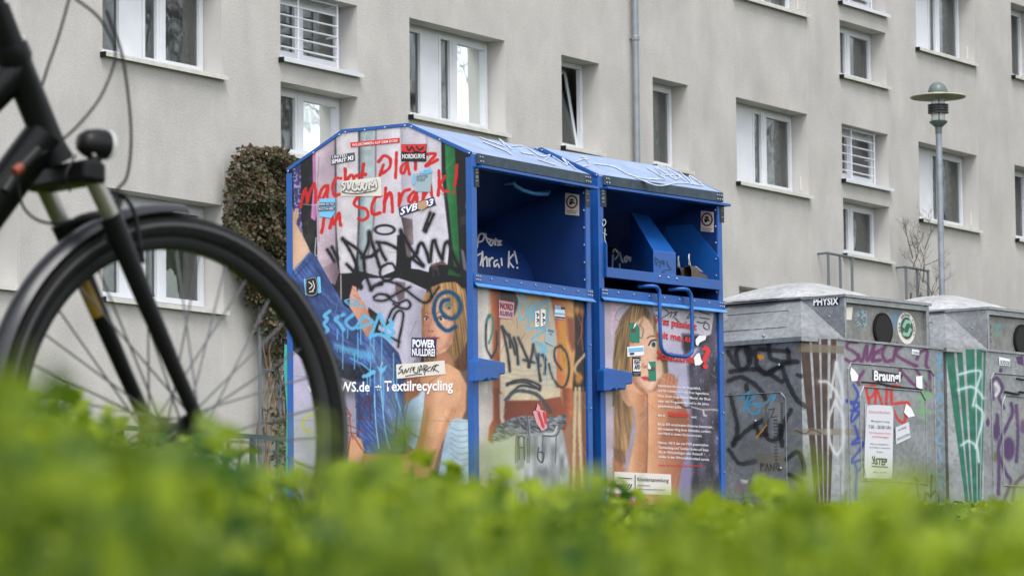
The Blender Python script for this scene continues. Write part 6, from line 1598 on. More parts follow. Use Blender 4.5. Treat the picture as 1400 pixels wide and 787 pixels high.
# ================================================================== BOTTLE BANKS
def octa(r, z, n=12): return [(r * math.cos(2 * math.pi * k / n + math.pi / n), r * math.sin(2 * math.pi * k / n + math.pi / n), z) for k in range(n)]
def bottle_bank(root, art, detail):
    gp, g, gl, gd = M['galv'], M['galv_plain'], M['galv_light'], M['galv_dark']
    zt, zm = 1.422, 1.137
    wL, wR, ch, dp = -.09, 1.17, .17, 1.30
    xl = wL - ch; xr = wR + .06
    def panel(name, O, A, B, nx, ny, m_=None, mask=None):
        return grid_panel(name, root, O, A, B, nx, ny, art, m_ or gp, mask)
    panel('front_panel', (wL, 0, .02), (wR - wL, 0, 0), (0, 0, zm - .02), 230, 300)
    panel('corner_panel', (xl, ch, .02), (ch, -ch, 0), (0, 0, zm), 110, 300)
    panel('side_panel', (xl, dp, .02), (0, ch - dp, 0), (0, 0, zm + .01), 230, 260)
    # the remaining walls
    mb = MB(); mb.box(xl + .005, xr, ch, dp, -.05, zm - .01); mb.slab([(wL, .004, 0), (wR, .004, 0), (xr, ch, 0), (xl + .004, ch, 0)], (0, 0, zm - .01)); mb.build('bin_body', g, root)
    mb = MB(); mb.box(xl, xr, -.015, dp + .01, -.06, .02); mb.build('base_frame', g, root, bevel=.006)
    # sloping hood
    T0, T1, T2 = (0, -.003, zt), (0, .35, zt + .01), (0, 1.02, zt + .01)
    B0, B1, B2 = (-.02, -.006, zm + .012), (xl - .02, .15, zm + .02), (xl - .02, dp + .02, zm + .02)
    mb = MB()
    X1 = 1.0
    T3 = (X1 + .02, .35, zt + .01); T4 = (X1 + .02, 1.02, zt + .01); B3 = (xr + .02, .15, zm + .02); B4 = (xr + .02, dp + .02, zm + .02)
    mb.add([T1, T2, B2, B1, B0, T3, T4, B4, B3, (X1, -.006, zm + .012)], [(0, 1, 2, 3), (0, 3, 4), (6, 5, 8, 7), (1, 6, 7, 2), (5, 9, 8)])
    mb.add([T0, T1, B0], [(0, 1, 2)]); mb.add([(X1, -.003, zt), T3, (X1, -.006, zm)], [(0, 1, 2)])
    mb.add([B1, B2, (B2[0], B2[1], B2[2] - .03), (B1[0], B1[1], B1[2] - .03), B0, (B0[0], B0[1], B0[2] - .03)], [(0, 1, 2, 3), (0, 3, 5, 4)])
    hood = mb.build('hood', [g], root)
    # top edge flange
    mb = MB(); mb.box(-.012, X1 + .012, -.02, .35, zt + .002, zt + .02); mb.box(-.03, X1 + .05, .33, 1.05, zt + .011, zt + .024); mb.build('top_flange', g, root)
    # domed lid
    mb = MB(); vs, fs = [], []; rr = [(1.0, 0), (.99, .012), (.62, .085), (.28, .137), (.16, .145)]; n = 12
    for r, z in rr:
        for k in range(n):
            a = 2 * math.pi * (k + .5) / n
            vs.append((.5 + .64 * r * max(-.86, min(.86, math.cos(a) * 1.08)), .70 + .56 * r * max(-.9, min(.9, math.sin(a) * 1.08)), zt + .024 + z))
    for i in range(len(rr) - 1):
        for k in range(n): l = (k + 1) % n; fs.append((i * n + k, i * n + l, (i + 1) * n + l, (i + 1) * n + k))
    fs.append(tuple((len(rr) - 1) * n + k for k in range(n)))
    mb.add(vs, fs); lid = mb.build('domed_lid', gl, root, smooth=25)
    # hopper face, cheeks, filler holes
    mb = MB(); mb.box(-.003, .02, -.004, .34, zm, zt); mb.box(X1 - .03, X1 + .002, -.004, .34, zm - .0, zt); mb.box(.02, X1 - .03, -.006, .012, zt - .035, zt + .001); mb.build('hopper_frame', g, root, bevel=.003)
    grid_panel('hopper_face', root, (.02, .022, zm), (X1 - .05, 0, 0), (0, 0, zt - .035 - zm), 200, 60, art, gd)
    mb = MB(); mb.box(wL + .005, wR - .01, -.012, .0, zm - .004, zm + .012); mb.build('ledge', g, root, bevel=.002)
    for hx in ((.467,) if detail != 9 else (.467,)):
        cx, cz = hx, 1.236
        mb = MB(); mb.lathe([(.112, 0), (.112, .012), (.098, .014)], (cx, .02, cz), (0, -1, 0), 32); ho = mb.build('filler_hole', M['rubber'], root)
        mb = MB(); mb.lathe([(.095, .0145), (.01, .0150)], (cx, .02, cz), (0, -1, 0), 32); mb.build('hole_dark_disc', M['dark'], ho)  # flat dark disc stands in for the shaded inside of the hole
    # hinge/rivet details
    for x, y, z in ((xl - .004, .55, .62), (xl - .004, .35, .30), (xl - .004, .35, .98), (xl - .03, .45, zm + .04), (xl * .5, .10, .62), (-.006, .12, 1.30), (xl * .5, .10, .30)):
        mb = MB(); mb.lathe([(.012, 0), (.006, .008)], (x, y, z), (-1, 0, 0), 8); mb.build('bolt', M['bolt'], root)
    # pressed ribs
    fr = Plane(root, (0, 0, 0), (0, -1, 0))
    def rib(name, loops, pl, r=.006):
        mb = MB()
        for lp_ in loops: mb.tube([tuple(q) for q in lp_], r, 6, closed=True)
        mb.build(name, g, root)
    rib('pressed_rib', [[(.03, -.002, .06), (1.05, -.002, .06), (1.05, -.002, .95), (1.0, -.002, .99), (.06, -.002, .99), (.03, -.002, .95)]], fr)
    rib('pressed_rib', [[(.16, -.002, .22), (.94, -.002, .22), (.94, -.002, .78), (.88, -.002, .84), (.20, -.002, .84), (.16, -.002, .78)]], fr)
    rib('pressed_rib', [[(xl - .001, .30, .12), (xl - .001, .95, .12), (xl - .001, .95, .80), (xl - .001, .34, .80), (xl - .001, .30, .76)]], fr, .0032)
    k = .3
    hv = [tuple(np.array(T1) * (1 - a) * (1 - b) + np.array(T2) * (1 - a) * b + np.array(B1) * a * (1 - b) + np.array(B2) * a * b) for a, b in ((.28, .12), (.28, .75), (.72, .75), (.72, .12))]
    rib('pressed_rib', [hv], fr, .006)
    mb = MB()
    for x in (.12, .45, .78): mb.box(x, x + .14, -.022, -.012, -.03, -.005)
    mb.build('base_slot', gl, root)
    return fr
noart = lambda cv: None
g1 = thing('bottle_bank', 'galvanised bottle bank with brown corner stripes, purple and red graffiti and a paper notice', 'bottle bank', frame_matrix((2.19085, 25.0, 1.04), math.radians(39.7585)), 'bottle banks in a row')
gf1 = bottle_bank(g1, glass1_art, 1)
g2 = thing('bottle_bank', 'galvanised bottle bank with green corner stripes and dark purple graffiti at the right edge', 'bottle bank', frame_matrix((3.2584, 26.0, 1.035), math.radians(39.7585)), 'bottle banks in a row')
gf2 = bottle_bank(g2, glass2_art, 2)
g3 = thing('bottle_bank', 'third bottle bank of the row, only its domed lid showing at the right edge', 'bottle bank', frame_matrix((4.31, 27.0, 1.04), math.radians(39.7585)), 'bottle banks in a row')
bottle_bank(g3, noart, 3)
g0 = thing('bottle_bank', 'bottle bank standing behind the blue containers, only its pale lid showing', 'bottle bank', frame_matrix((1.15, 27.4, 1.06), math.radians(39.7585)), 'bottle banks in a row')
bottle_bank(g0, noart, 3)

# words and papers on the first bank
f1 = z_(1150, 460, 3.28); h8 = z_(1100, 330, 4.667)
hs = Plane(g1, (0, .0, 0), (-1, 0, 0))
st = sticker(hs, g1, [(1112.5, 407.5), (1148, 405.5), (1148, 417), (1113, 418.5)], M['p_navyblack'], 'dark sticker with big pale capitals on the hood', .006)
lettering(hs, st, 'PHYSIX', (1113, 417.4), (1147.5, 416), 9.4, M['p_white'], .035, .009)
st = sticker(gf1, g1, f1((140, 148), (276, 170), (262, 205), (165, 205), (140, 192)), M['p_ink'], 'torn black label reading Braunglas', .004)
lettering(gf1, st, 'Braungl', f1((143, 194))[0], f1((262, 201))[0], 12.6, M['p_white'], .035, .007)
lettering(gf1, st, 'as', f1((264, 201))[0], f1((276, 202))[0], 6, M['p_grey'], .03, .007)
mb = MB(); mb.slab([gf1(*q, .004) for q in f1((88, 206), (160, 212), (240, 228), (362, 240), (362, 234), (240, 220), (160, 204), (88, 200))], (0, -.003, 0)); mb.build('slot_edge', M['dark'], g1)
st = sticker(gf1, g1, f1((105, 303), (232, 310), (226, 638), (102, 633)), M['p_paper'], 'white paper notice with opening hours', .006)
DG = M['p_dgrey']
ribbon(gf1, st, [f1((109, 307), (228, 314), (222, 633), (106, 629), (109, 307))], .7, M['p_grey'], 'border', .009)
lettering(gf1, st, 'Einwurfzeiten', f1((120, 340))[0], f1((215, 345))[0], 3.6, M['p_pink'], .004, .009)
lettering(gf1, st, 'Montag bis Freitag', f1((130, 380))[0], f1((212, 385))[0], 2.2, DG, .004, .009); lettering(gf1, st, '7.00 - 20.00 Uhr', f1((118, 410))[0], f1((220, 414))[0], 4.6, DG, .004, .009)
lettering(gf1, st, 'Kein Einwurf an Sonn-', f1((122, 432))[0], f1((220, 437))[0], 2.2, M['p_red'], .004, .009); lettering(gf1, st, 'und Feiertagen', f1((135, 450))[0], f1((208, 454))[0], 2.4, M['p_red'], .004, .009)
lettering(gf1, st, 'Bitte nur Glasflaschen', f1((128, 482))[0], f1((208, 486))[0], 1.8, DG, .005, .009); lettering(gf1, st, 'und Gläser einwerfen', f1((122, 497))[0], f1((215, 502))[0], 1.8, DG, .005, .009); lettering(gf1, st, 'Danke', f1((155, 518))[0], f1((183, 519))[0], 1.8, DG, .005, .009)
lettering(gf1, st, 'STEP', f1((148, 572))[0], f1((202, 575))[0], 8.6, M['p_ink'], .03, .009, shear=.15); ribbon(gf1, st, [f1((132, 566), (148, 566)), f1((135, 535), (142, 560)), f1((145, 534), (146, 562)), f1((132, 580), (205, 584))], 1.1, M['p_ink'], 'emblem', .009)
lettering(gf1, st, '0331 - 66 17 0', f1((138, 610))[0], f1((200, 613))[0], 2, DG, .004, .009)
st = sticker(gf1, g1, f1((238, 408), (300, 382), (308, 452), (245, 482)), M['p_paper'], 'small tilted note with handwritten letters', .006)
lettering(gf1, st, 'AUTREIZ', f1((250, 424))[0], f1((288, 408))[0], 2.6, DG, 0, .009); lettering(gf1, st, 'ADIOSTEN', f1((246, 466))[0], f1((302, 442))[0], 3.4, DG, 0, .009)
for pts, lb in ((((42, 138), (58, 150), (75, 175), (70, 198), (45, 200), (38, 165)), 'torn white scrap at the left of the bank front'), (((333, 178), (362, 175), (362, 240), (335, 225)), 'torn pale scrap at the right of the bank front'), (((290, 300), (312, 320), (328, 355), (300, 362), (280, 340)), 'torn grey scrap beside the red letters')): sticker(gf1, g1, f1(*pts), M['p_white'], lb, .005, 'paper_scrap')
st = sticker(gf1, g1, f1((315, 55), (348, 62), (347, 84), (314, 78)), M['p_white'], 'tiny white name sticker on the bank front', .005); lettering(gf1, st, 'CIVRE', f1((317, 75))[0], f1((345, 80))[0], 3.4, DG, .004, .007)
# recycling sign with two arrows
hf = Plane(g1, (0, .022, 0), (0, -1, 0))
def disc(pl, par, cx, cy, rx, ry, m_, name, lift, label=None, n=30, rot=.28):
    pts = [(cx + rx * math.cos(a) * math.cos(rot) - ry * math.sin(a) * math.sin(rot) * .0 + .0 - math.sin(a) * ry * .22, cy + ry * math.sin(a)) for a in np.linspace(0, 2 * math.pi, n, endpoint=False)]
    return sticker(pl, par, pts, m_, label, lift, name)
def ldisc(root, par, cx, cz, r, y, m_, name, label=None):
    mb = MB(); mb.lathe([(r, 0), (r, .001)], (cx, y, cz), (0, -1, 0), 36); return mb.build(name, m_, par, label=label)
sg = ldisc(g1, g1, .758, 1.262, .108, .021, M['p_cream'], 'recycling_sign', 'round sign with two green arrows beside the filler hole')
ldisc(g1, sg, .758, 1.262, .074, .018, M['p_dgreen'], 'green_disc')
def loc_poly(par, pts, y, m_, name):
    mb = MB(); mb.slab([(.758 + a * .074, y, 1.262 + b * .074) for a, b in pts], (0, -.001, 0)); mb.build(name, m_, par)
loc_poly(sg, [(-.8, .1), (-.25, .75), (.55, .75), (.35, .95), (.8, .6), (.45, .2), (.5, .42), (-.05, .42), (-.45, -.1)], .0155, M['p_mint'], 'arrow')
loc_poly(sg, [(.8, -.1), (.25, -.75), (-.55, -.75), (-.35, -.95), (-.8, -.6), (-.45, -.2), (-.5, -.42), (.05, -.42), (.45, .1)], .0155, M['p_mint'], 'arrow')
for k_, chx in enumerate('DER GRÜNE PUNKT'):
    if chx == ' ': continue
    a = math.radians(200 - k_ * 220 / 14)
    me = text_mesh(chx, .02); o = bpy.data.objects.new('letter', me); me.materials.clear(); me.materials.append(M['p_ink']); C.objects.link(o); o.parent = sg
    o.matrix_local = Matrix.Translation((.758 + .080 * math.cos(a), .0165, 1.262 + .080 * math.sin(a))) @ Matrix.Rotation(math.pi / 2 - a, 4, 'Y') @ Matrix.Rotation(math.pi / 2, 4, 'X') @ Matrix.Scale(.026, 4)
sticker(hf, g1, h8((265, 420), (305, 418), (298, 500), (262, 500)), M['p_cream'], 'small pale sticker at the left of the hopper', .003)
# second bank
f2_ = z_(1280, 440, 3.15)
st = sticker(gf2, g2, f2_((268, 150), (315, 160), (315, 190), (270, 186)), M['p_white'], 'white sticker with grey capitals', .005); lettering(gf2, st, 'SUDOS', f2_((272, 182))[0], f2_((312, 187))[0], 6, M['p_grey'], .03, .008)
mb = MB(); mb.tube([tuple(gf2(*q, .012)) for q in f2_((340, 243), (378, 250))], .006, 6); mb.tube([tuple(gf2(*q, .012)) for q in f2_((290, 300), (350, 312), (352, 300), (378, 305))], .007, 6); mb.build('latch_bar', M['dark'], g2)

# ================================================================== BICYCLE
WYAW = math.radians(41.8)
HUBX, HUBY, BD = 239.5, 592.0, 6.07
hubP = at(HUBX, HUBY, BD)
e_ = np.array([math.cos(WYAW), math.sin(WYAW), 0]); nb = np.array([math.sin(WYAW), -math.cos(WYAW), 0])
bike = thing('bicycle', 'black city bicycle cut off by the left edge, its big front wheel in the foreground', 'bicycle', Matrix.Translation((hubP[0], hubP[1], hubP[2] - .352)))
Mb = np.array([hubP[0], hubP[1], hubP[2] - .352])
HZ = .352
def bw(x, y, t=0.0):
    """traced point -> bike coordinates, in the wheel plane shifted t metres towards the viewer's side"""
    O = hubP + nb * t; r = ray(x, y)
    return CAM + r * (((O - CAM) @ nb) / (r @ nb)) - Mb
def wpt(ang, r, t=0.0): return e_ * math.cos(ang) * r + np.array([0, 0, 1]) * (math.sin(ang) * r + HZ) + nb * t
BKM = M['black']
def wheel(center_shift, ev, nv, parent, valve=True):
    def wp(a, r, t=0): return ev * math.cos(a) * r + np.array([0, 0, 1]) * (math.sin(a) * r + HZ) + nv * t + center_shift
    N_ = 96
    def torus(prof, name, m_, par, sm=True):
        mb = MB(); k = len(prof)
        for i in range(N_):
            for r, t in prof: mb.v.append(tuple(wp(2 * math.pi * i / N_, r, t)))
        for i in range(N_):
            for j in range(k): l = (j + 1) % k; mb.f.append((i * k + j, ((i + 1) % N_) * k + j, ((i + 1) % N_) * k + l, i * k + l)); mb.m.append(0)
        return mb.build(name, m_, par, smooth=sm)
    hub = MB(); hub.lathe([(.012, -.05), (.03, -.048), (.03, -.04), (.018, -.03), (.018, .03), (.03, .04), (.03, .048), (.012, .05)], tuple(wp(0, 0)), tuple(nv), 20)
    hb = hub.build('wheel', M['plastic_black'], parent, smooth=30)
    torus([(.352, 0), (.350, .009), (.344, .017), (.334, .022), (.322, .0215), (.314, .016), (.314, -.016), (.322, -.0215), (.334, -.022), (.344, -.017), (.350, -.009)], 'tyre', M['rubber'], hb)
    torus([(.336, .0232), (.333, .0236), (.330, .0232), (.333, .022)], 'reflective_stripe', M['stripe'], hb)
    torus([(.316, .0125), (.300, .0125), (.294, .008), (.294, -.008), (.300, -.0125), (.316, -.0125)], 'rim', M['alu'], hb)
    mb = MB()
    for i in range(36):
        a = 2 * math.pi * i / 36; s_ = 1 if i % 2 else -1; off = (.55 if (i // 2) % 2 else -.55)
        mb = MB(); mb.tube([wp(a + off, .029, .044 * s_), wp(a, .296, .003 * s_)], .0017, 5); mb.build('spoke', M['steel'], hb)
    mb = MB(); mb.tube([wp(4.3, .294), wp(4.3, .262)], .003, 6); mb.build('valve', M['steel'], hb)
    mb = MB(); mb.tube([wp(0, 0, -.068), wp(0, 0, .068)], .006, 8); mb.build('axle', M['steel'], hb)
    # fluted dynamo hub flange
    return hb
M['stripe'] = mat('reflective_tyre_stripe', (.05, .05, .055), .5)
wheel(np.zeros(3), e_, nb, bike)
# mudguard: from the front of the crown backwards, round to behind the hub
def arc_strip(a0, a1, r, hw, nm, m_, ev=e_, nv=nb, sh=np.zeros(3), n=44, depth=.014):
    mb = MB(); k = 9; prof = []
    for j in range(k):
        u = -1 + 2 * j / (k - 1); prof.append((r - depth * abs(u) ** 2.4, hw * u))
    prof2 = prof + [(q - .0022, t * .97) for q, t in prof[::-1]]
    kk = len(prof2)
    for i in range(n + 1):
        a = a0 + (a1 - a0) * i / n
        for q, t in prof2: mb.v.append(tuple(ev * math.cos(a) * q + np.array([0, 0, 1]) * (math.sin(a) * q + HZ) + nv * t + sh))
    for i in range(n):
        for j in range(kk): l = (j + 1) % kk; mb.f.append((i * kk + j, (i + 1) * kk + j, (i + 1) * kk + l, i * kk + l)); mb.m.append(0)
    mb.f.append(tuple(range(kk))); mb.m.append(0); mb.f.append(tuple(n * kk + j for j in range(kk))); mb.m.append(0)
    return mb.build(nm, m_, bike, smooth=50)
arc_strip(math.radians(88), math.radians(222), .368, .024, 'mudguard', M['fender'])
for t in (-.062, .062):
    mb = MB(); mb.tube([wpt(math.radians(200), .366, t * .45), wpt(math.radians(200), .30, t), wpt(0, 0.004, t)], .0025, 6); mb.build('mudguard_stay', M['steel'], bike)
# fork
for t, near in ((.066, True), (-.066, False)):
    def C_(x, y): return bw(x + 0, y, 0) + nb * t
    st0, st1 = C_(92, 246), C_(128, 322)
    mb = MB(); mb.tube([C_(88, 238), st1], .0145, 14); mb.build('fork_stanchion', M['chrome'], bike, smooth=True)
    mb = MB(); mb.tube([C_(117, 300), C_(121, 309), C_(130, 330), C_(165, 415), C_(205, 508), C_(233, 570), C_(242, 596)], [.0185, .018, .0175, .0150, .0128, .0118, .0105], 16)
    lg = mb.build('fork_leg', BKM, bike, smooth=True)
    mb = MB(); mb.lathe([(.016, -.012), (.02, -.008), (.02, .012), (.012, .016)], tuple(wpt(0, 0, t)), tuple(nb), 14); mb.build('dropout', BKM, lg, smooth=30)
    if not near:
        mb = MB(); mb.tube([C_(150, 381) - e_ * .008 + nb * .006, C_(170, 428) - e_ * .007 + nb * .006], .0105, 16); mb.build('leg_sticker', M['yellow'], lg, smooth=True)
# fork brace arch and brake
mb = MB(); mb.tube(catmull([bw(124, 316, 0) + nb * .066, bw(133, 300, 0) + nb * .05, bw(140, 296, 0), bw(133, 300, 0) - nb * .05, bw(124, 316, 0) - nb * .066], 4), .011, 10); mb.build('fork_brace', BKM, bike, smooth=True)
for t in (-.035, .035):
    mb = MB(); mb.tube(catmull([bw(146, 330, t * 1.3), bw(150, 312, t * 1.4), bw(158, 290, t), bw(164, 268, t * .6)], 4), [.008] * 13, 8) if False else mb.tube([bw(146, 330, t * 1.3), bw(150, 312, t * 1.4), bw(158, 290, t), bw(164, 268, t * .6)], .007, 8)
    mb.build('brake_arm', M['plastic_black'], bike, smooth=True)
# crown, steerer, head tube
mb = MB(); a = bw(88, 240, 0)
mb.slab([a + nb * .085 + e_ * -.02 + np.array([0, 0, -.018]), a + nb * .085 + e_ * .022 + np.array([0, 0, -.022]), a + nb * .085 + e_ * .022 + np.array([0, 0, .014]), a + nb * .085 + e_ * -.02 + np.array([0, 0, .018])], tuple(-nb * .17))
mb.build('fork_crown', BKM, bike, bevel=.008)
ht0, ht1 = bw(14, 62, 0), bw(78, 222, 0)
mb = MB(); mb.tube([ht0, bw(20, 80, 0), bw(24, 90), bw(70, 203), ht1], [.027, .029, .0245, .0245, .028], 20); mb.build('head_tube', BKM, bike, smooth=True)
mb = MB(); mb.tube([bw(-6, 10), ht0], .022, 16); mb.tube([bw(-18, -20), bw(-6, 10)], .018, 16); mb.build('stem', BKM, bike, smooth=True)
hc = bw(-20, -28)
for s_, tx in ((1, 'handlebar'),):
    mb = MB(); mb.tube(catmull([hc - nb * .30 - e_ * .12 + np.array([0, 0, .03]), hc - nb * .22 - e_ * .05 + np.array([0, 0, .03]), hc - nb * .08, hc + nb * .08, hc + nb * .22 - e_ * .05 + np.array([0, 0, .03]), hc + nb * .30 - e_ * .12 + np.array([0, 0, .03])], 5), .0125, 12)
    hbar = mb.build('handlebar', BKM, bike, smooth=True)
for sg_ in (-1, 1):
    q0 = hc + sg_ * nb * .24 - e_ * .065 + np.array([0, 0, .03]); q1 = hc + sg_ * nb * .31 - e_ * .13 + np.array([0, 0, .03])
    mb = MB(); mb.tube([q0, q1], .017, 12); mb.build('grip', M['rubber'], hbar, smooth=True)
    mb = MB(); mb.tube([q0 + e_ * .03, q0 + e_ * .05 + sg_ * nb * .03 - np.array([0, 0, .02]), q1 + e_ * .07 - np.array([0, 0, .03])], .005, 8); mb.build('brake_lever', M['steel'], hbar, smooth=True)
# headlamp on its bracket
lc = bw(131, 197, 0)
mb = MB(); mb.lathe([(.004, -.033), (.015, -.029), (.0215, -.018), (.0245, 0), (.0244, .010), (.0238, .018)], tuple(lc), tuple(e_), 26); lampb = mb.build('headlamp', M['plastic_black'], bike, smooth=50)
mb = MB(); mb.lathe([(.0242, .0175), (.0250, .022), (.0225, .027), (.012, .031), (.003, .032)], tuple(lc), tuple(e_), 26); mb.build('lens', M['lampglass'], lampb, smooth=50)
mb = MB(); mb.lathe([(.0225, .012), (.0240, .0178), (.020, .0185)], tuple(lc), tuple(e_), 26); mb.build('reflector', M['chrome'], lampb, smooth=50)
mb = MB(); mb.tube([bw(118, 243), bw(124, 228), bw(130, 216)], [.014, .011, .012], 10); mb.tube([bw(90, 240), bw(118, 243)], .013, 10); mb.build('lamp_bracket', M['plastic_black'], bike, smooth=True)
mb = MB(); mb.lathe([(.004, 0), (.003, .003)], tuple(bw(128, 212, .028)), tuple(nb), 8); mb.build('bracket_bolt', M['chrome'], lampb)
# cables
def cable(pts, t=0.0, r=.0024, mt='plastic_black'):
    mb = MB(); mb.tube(catmull([bw(x, y, t) for x, y in pts], 6), r, 7); mb.build('cable', M[mt], bike, smooth=True)
cable([(100, -30), (94, 0), (80, 50), (66, 90), (55, 125), (30, 200), (22, 250)], -.03)
cable([(80, -18), (105, 0), (133, 22), (150, 48), (158, 72), (152, 100), (136, 135), (110, 168), (84, 192), (58, 210), (40, 225)], .02)
cable([(145, 14), (155, 40), (166, 72), (174, 120), (179, 175), (178, 215), (172, 245), (158, 262), (150, 285)], .0, .0026)
cable([(24, 232), (26, 262), (34, 286), (52, 301), (78, 306), (98, 302), (104, 300)], .03)
cable([(152, 262), (170, 268), (184, 292), (190, 322), (194, 352)], .03, .0035)
cable([(96, 262), (90, 240), (98, 222), (104, 212)], .05, .002)
mb = MB(); mb.tube([bw(178, 340, .03), bw(196, 356, .03), bw(192, 338, .03)], .006, 8); mb.build('brake_pad', M['rubber'], bike, smooth=True)
# frame: down tube, top tube, seat tube, stays (frame plane swings away from the steered wheel)
fy = math.radians(14)
fe = np.array([math.cos(fy), math.sin(fy), 0]); fn = np.array([math.sin(fy), -math.cos(fy), 0])
hA, hB = ht0, ht1
bbp = hB - fe * .64; bbp[2] = .29
rear = bbp - fe * .44; rear[2] = .352
seat = bbp - fe * .17; seat[2] = .80
up_ = np.array([0, 0, 1.])
for nm, pts, r in (('down_tube', [hA * .25 + hB * .75, (hB * .8 + bbp * .2) - up_ * .01, bbp], [.032, .034, .03]), ('top_tube', [hA * .8 + hB * .2, (hA + bbp) / 2 - up_ * .02, bbp * .55 + seat * .45], [.026, .024, .02]),
                   ('seat_tube', [bbp, seat], [.018, .018])):
    mb = MB(); mb.tube(pts, r, 16); mb.build(nm, BKM, bike, smooth=True)
for s_ in (-1, 1):
    mb = MB(); mb.tube([bbp + fn * .03 * s_, rear + fn * .065 * s_], .011, 8); mb.build('chain_stay', BKM, bike, smooth=True)
    mb = MB(); mb.tube([bbp * .3 + seat * .7 + fn * .02 * s_, rear + fn * .065 * s_], .009, 8); mb.build('seat_stay', BKM, bike, smooth=True)
mb = MB(); mb.tube([seat, seat - fe * .05 + up_ * .17], .0135, 12); sp_ = mb.build('seat_post', M['chrome'], bike, smooth=True)
sc = seat - fe * .05 + up_ * .18
mb = MB(); mb.slab([sc + fe * .15 + fn * .02, sc + fe * .05 + fn * .035, sc - fe * .10 + fn * .085, sc - fe * .12 + fn * .05, sc - fe * .12 - fn * .05, sc - fe * .10 - fn * .085, sc + fe * .05 - fn * .035, sc + fe * .15 - fn * .02], (0, 0, .045)); mb.build('saddle', M['rubber'], bike, bevel=.015)
wheel(rear - np.array([0, 0, HZ]), fe, fn, bike)
mb = MB()
for i in range(1): mb.lathe([(.10, -.002), (.10, .002)], tuple(bbp + fn * .045), tuple(fn), 30)
ck = mb.build('chainring', M['steel'], bike)
for s_ in (-1, 1):
    pe = bbp + fn * (.07 * s_) + (fe * .10 + up_ * .13) * s_
    mb = MB(); mb.tube([bbp + fn * .06 * s_, pe], .011, 8); cr = mb.build('crank', M['steel'], bike, smooth=True)
    mb = MB(); mb.slab([pe + fn * .02 * s_ + fe * .045, pe + fn * .11 * s_ + fe * .045, pe + fn * .11 * s_ - fe * .045, pe + fn * .02 * s_ - fe * .045], (0, 0, .02)); mb.build('pedal', M['plastic_black'], bike)
arc_strip(math.radians(10), math.radians(200), .374, .027, 'mudguard', M['fender'], fe, fn, rear - np.array([0, 0, HZ]))
mb = MB(); mb.tube([bbp + fn * .045 + up_ * .1, rear + fn * .045 + up_ * .035], .004, 6); mb.tube([bbp + fn * .045 - up_ * .1, rear + fn * .045 - up_ * .035], .004, 6); mb.build('chain', M['steel'], bike)
mb = MB(); mb.tube([bw(6, 262, .035), bw(26, 232, .035), bw(52, 205, .035)], .009, 10); ca = mb.build('cable_guide', M['plastic_black'], bike, smooth=True)
mb = MB(); mb.tube([bw(20, 235, .045), bw(29, 228, .045)], .008, 10); mb.build('side_reflector', M['orange'], bike, smooth=True)
# parking stand keeps it upright
mb = MB(); fl = np.array([0, 0, .0]); a = bbp - fe * .05; b_ = a + fn * .17 - fe * .03; b_[2] = ground_z(*(b_ + Mb)[:2]) - Mb[2]; mb.tube([a, b_], .009, 8); mb.build('kickstand', M['steel'], bike, smooth=True)

# ================================================================== GROUND COVER
def gz_arr(x, y):
    return np.interp(y, [-40, 0, 2, 4, 6, 8, 12, 18, 22, 26, 36, 43, 60], [.02, .05, .06, .10, .19, .27, .48, .80, .93, 1.05, 1.35, 1.55, 1.9]) + .02 * np.sin(x * .8 + y * .3) * np.minimum(1, np.abs(y - 22) / 10)
r_ = np.random.default_rng(21)
P_all, S_all = [], []
def skyline(x, y):
    """how high the plants grow: tall clumps on the left, lower ones to the right, knee-high at most"""
    u = x / y * FPX + 700
    env = np.interp(u, [-400, 0, 60, 120, 200, 260, 310, 380, 450, 520, 640, 700, 760, 820, 900, 1000, 1050, 1110, 1160, 1400, 1800],
                    [540, 542, 556, 592, 606, 598, 632, 692, 655, 645, 655, 668, 660, 668, 690, 692, 672, 668, 695, 702, 700])
    clump = vnoise(u, y * 40, 46.0, 4) * 40 + vnoise(u, y * 60, 17.0, 5) * 26
    env = env + 74 - clump + np.interp(u, [500, 620], [0, 14]) + 10 * np.clip(1.6 - y, 0, 1)
    return .20 + y * (884 - env) / FPX
for (y0, y1, dens, sz, xw, hmax) in ((1.15, 2.0, 7000, .012, .75, .3), (2.0, 3.4, 4200, .016, 1.0, .34), (3.4, 5.6, 2100, .022, 1.6, .40), (5.6, 8.5, 800, .032, 2.4, .42), (8.5, 14, 420, .032, 3.6, .3), (14, 20.3, 300, .032, 5.0, .25)):
    n = int((y1 - y0) * 2 * xw * dens)
    y = r_.uniform(y0, y1, n); x = r_.uniform(-xw, xw, n)
    g_ = gz_arr(x, y)
    top = np.clip(skyline(x, y) - g_, .03, hmax) * (1 - .25 * r_.random(n))
    f = r_.random(n) ** .5
    P_all.append(np.stack([x, y, g_ + .005 + top * f], 1)); S_all.append(np.full(n, sz))
# single shoots that stick out above the rest
for k in range(230):
    y = r_.uniform(1.1, 6.5); x = (r_.uniform(-60, 1460) - 700) / FPX * y
    z1 = float(skyline(np.array([x]), np.array([y]))[0]) + r_.uniform(10, 48) / FPX * y; g_ = ground_z(x, y)
    m_ = 9; t = np.linspace(.35, 1, m_)
    lean = r_.normal(size=2) * .025
    P_all.append(np.stack([x + lean[0] * t + r_.normal(size=m_) * .008, y + lean[1] * t, g_ + (z1 - g_) * t], 1)); S_all.append(np.full(m_, .008 + .004 * y))
P_all = np.concatenate(P_all); S_all = np.concatenate(S_all)
# keep a small clearing right round the lens
keep = (np.abs(P_all[:, 0]) > .0) & (P_all[:, 1] > .75)
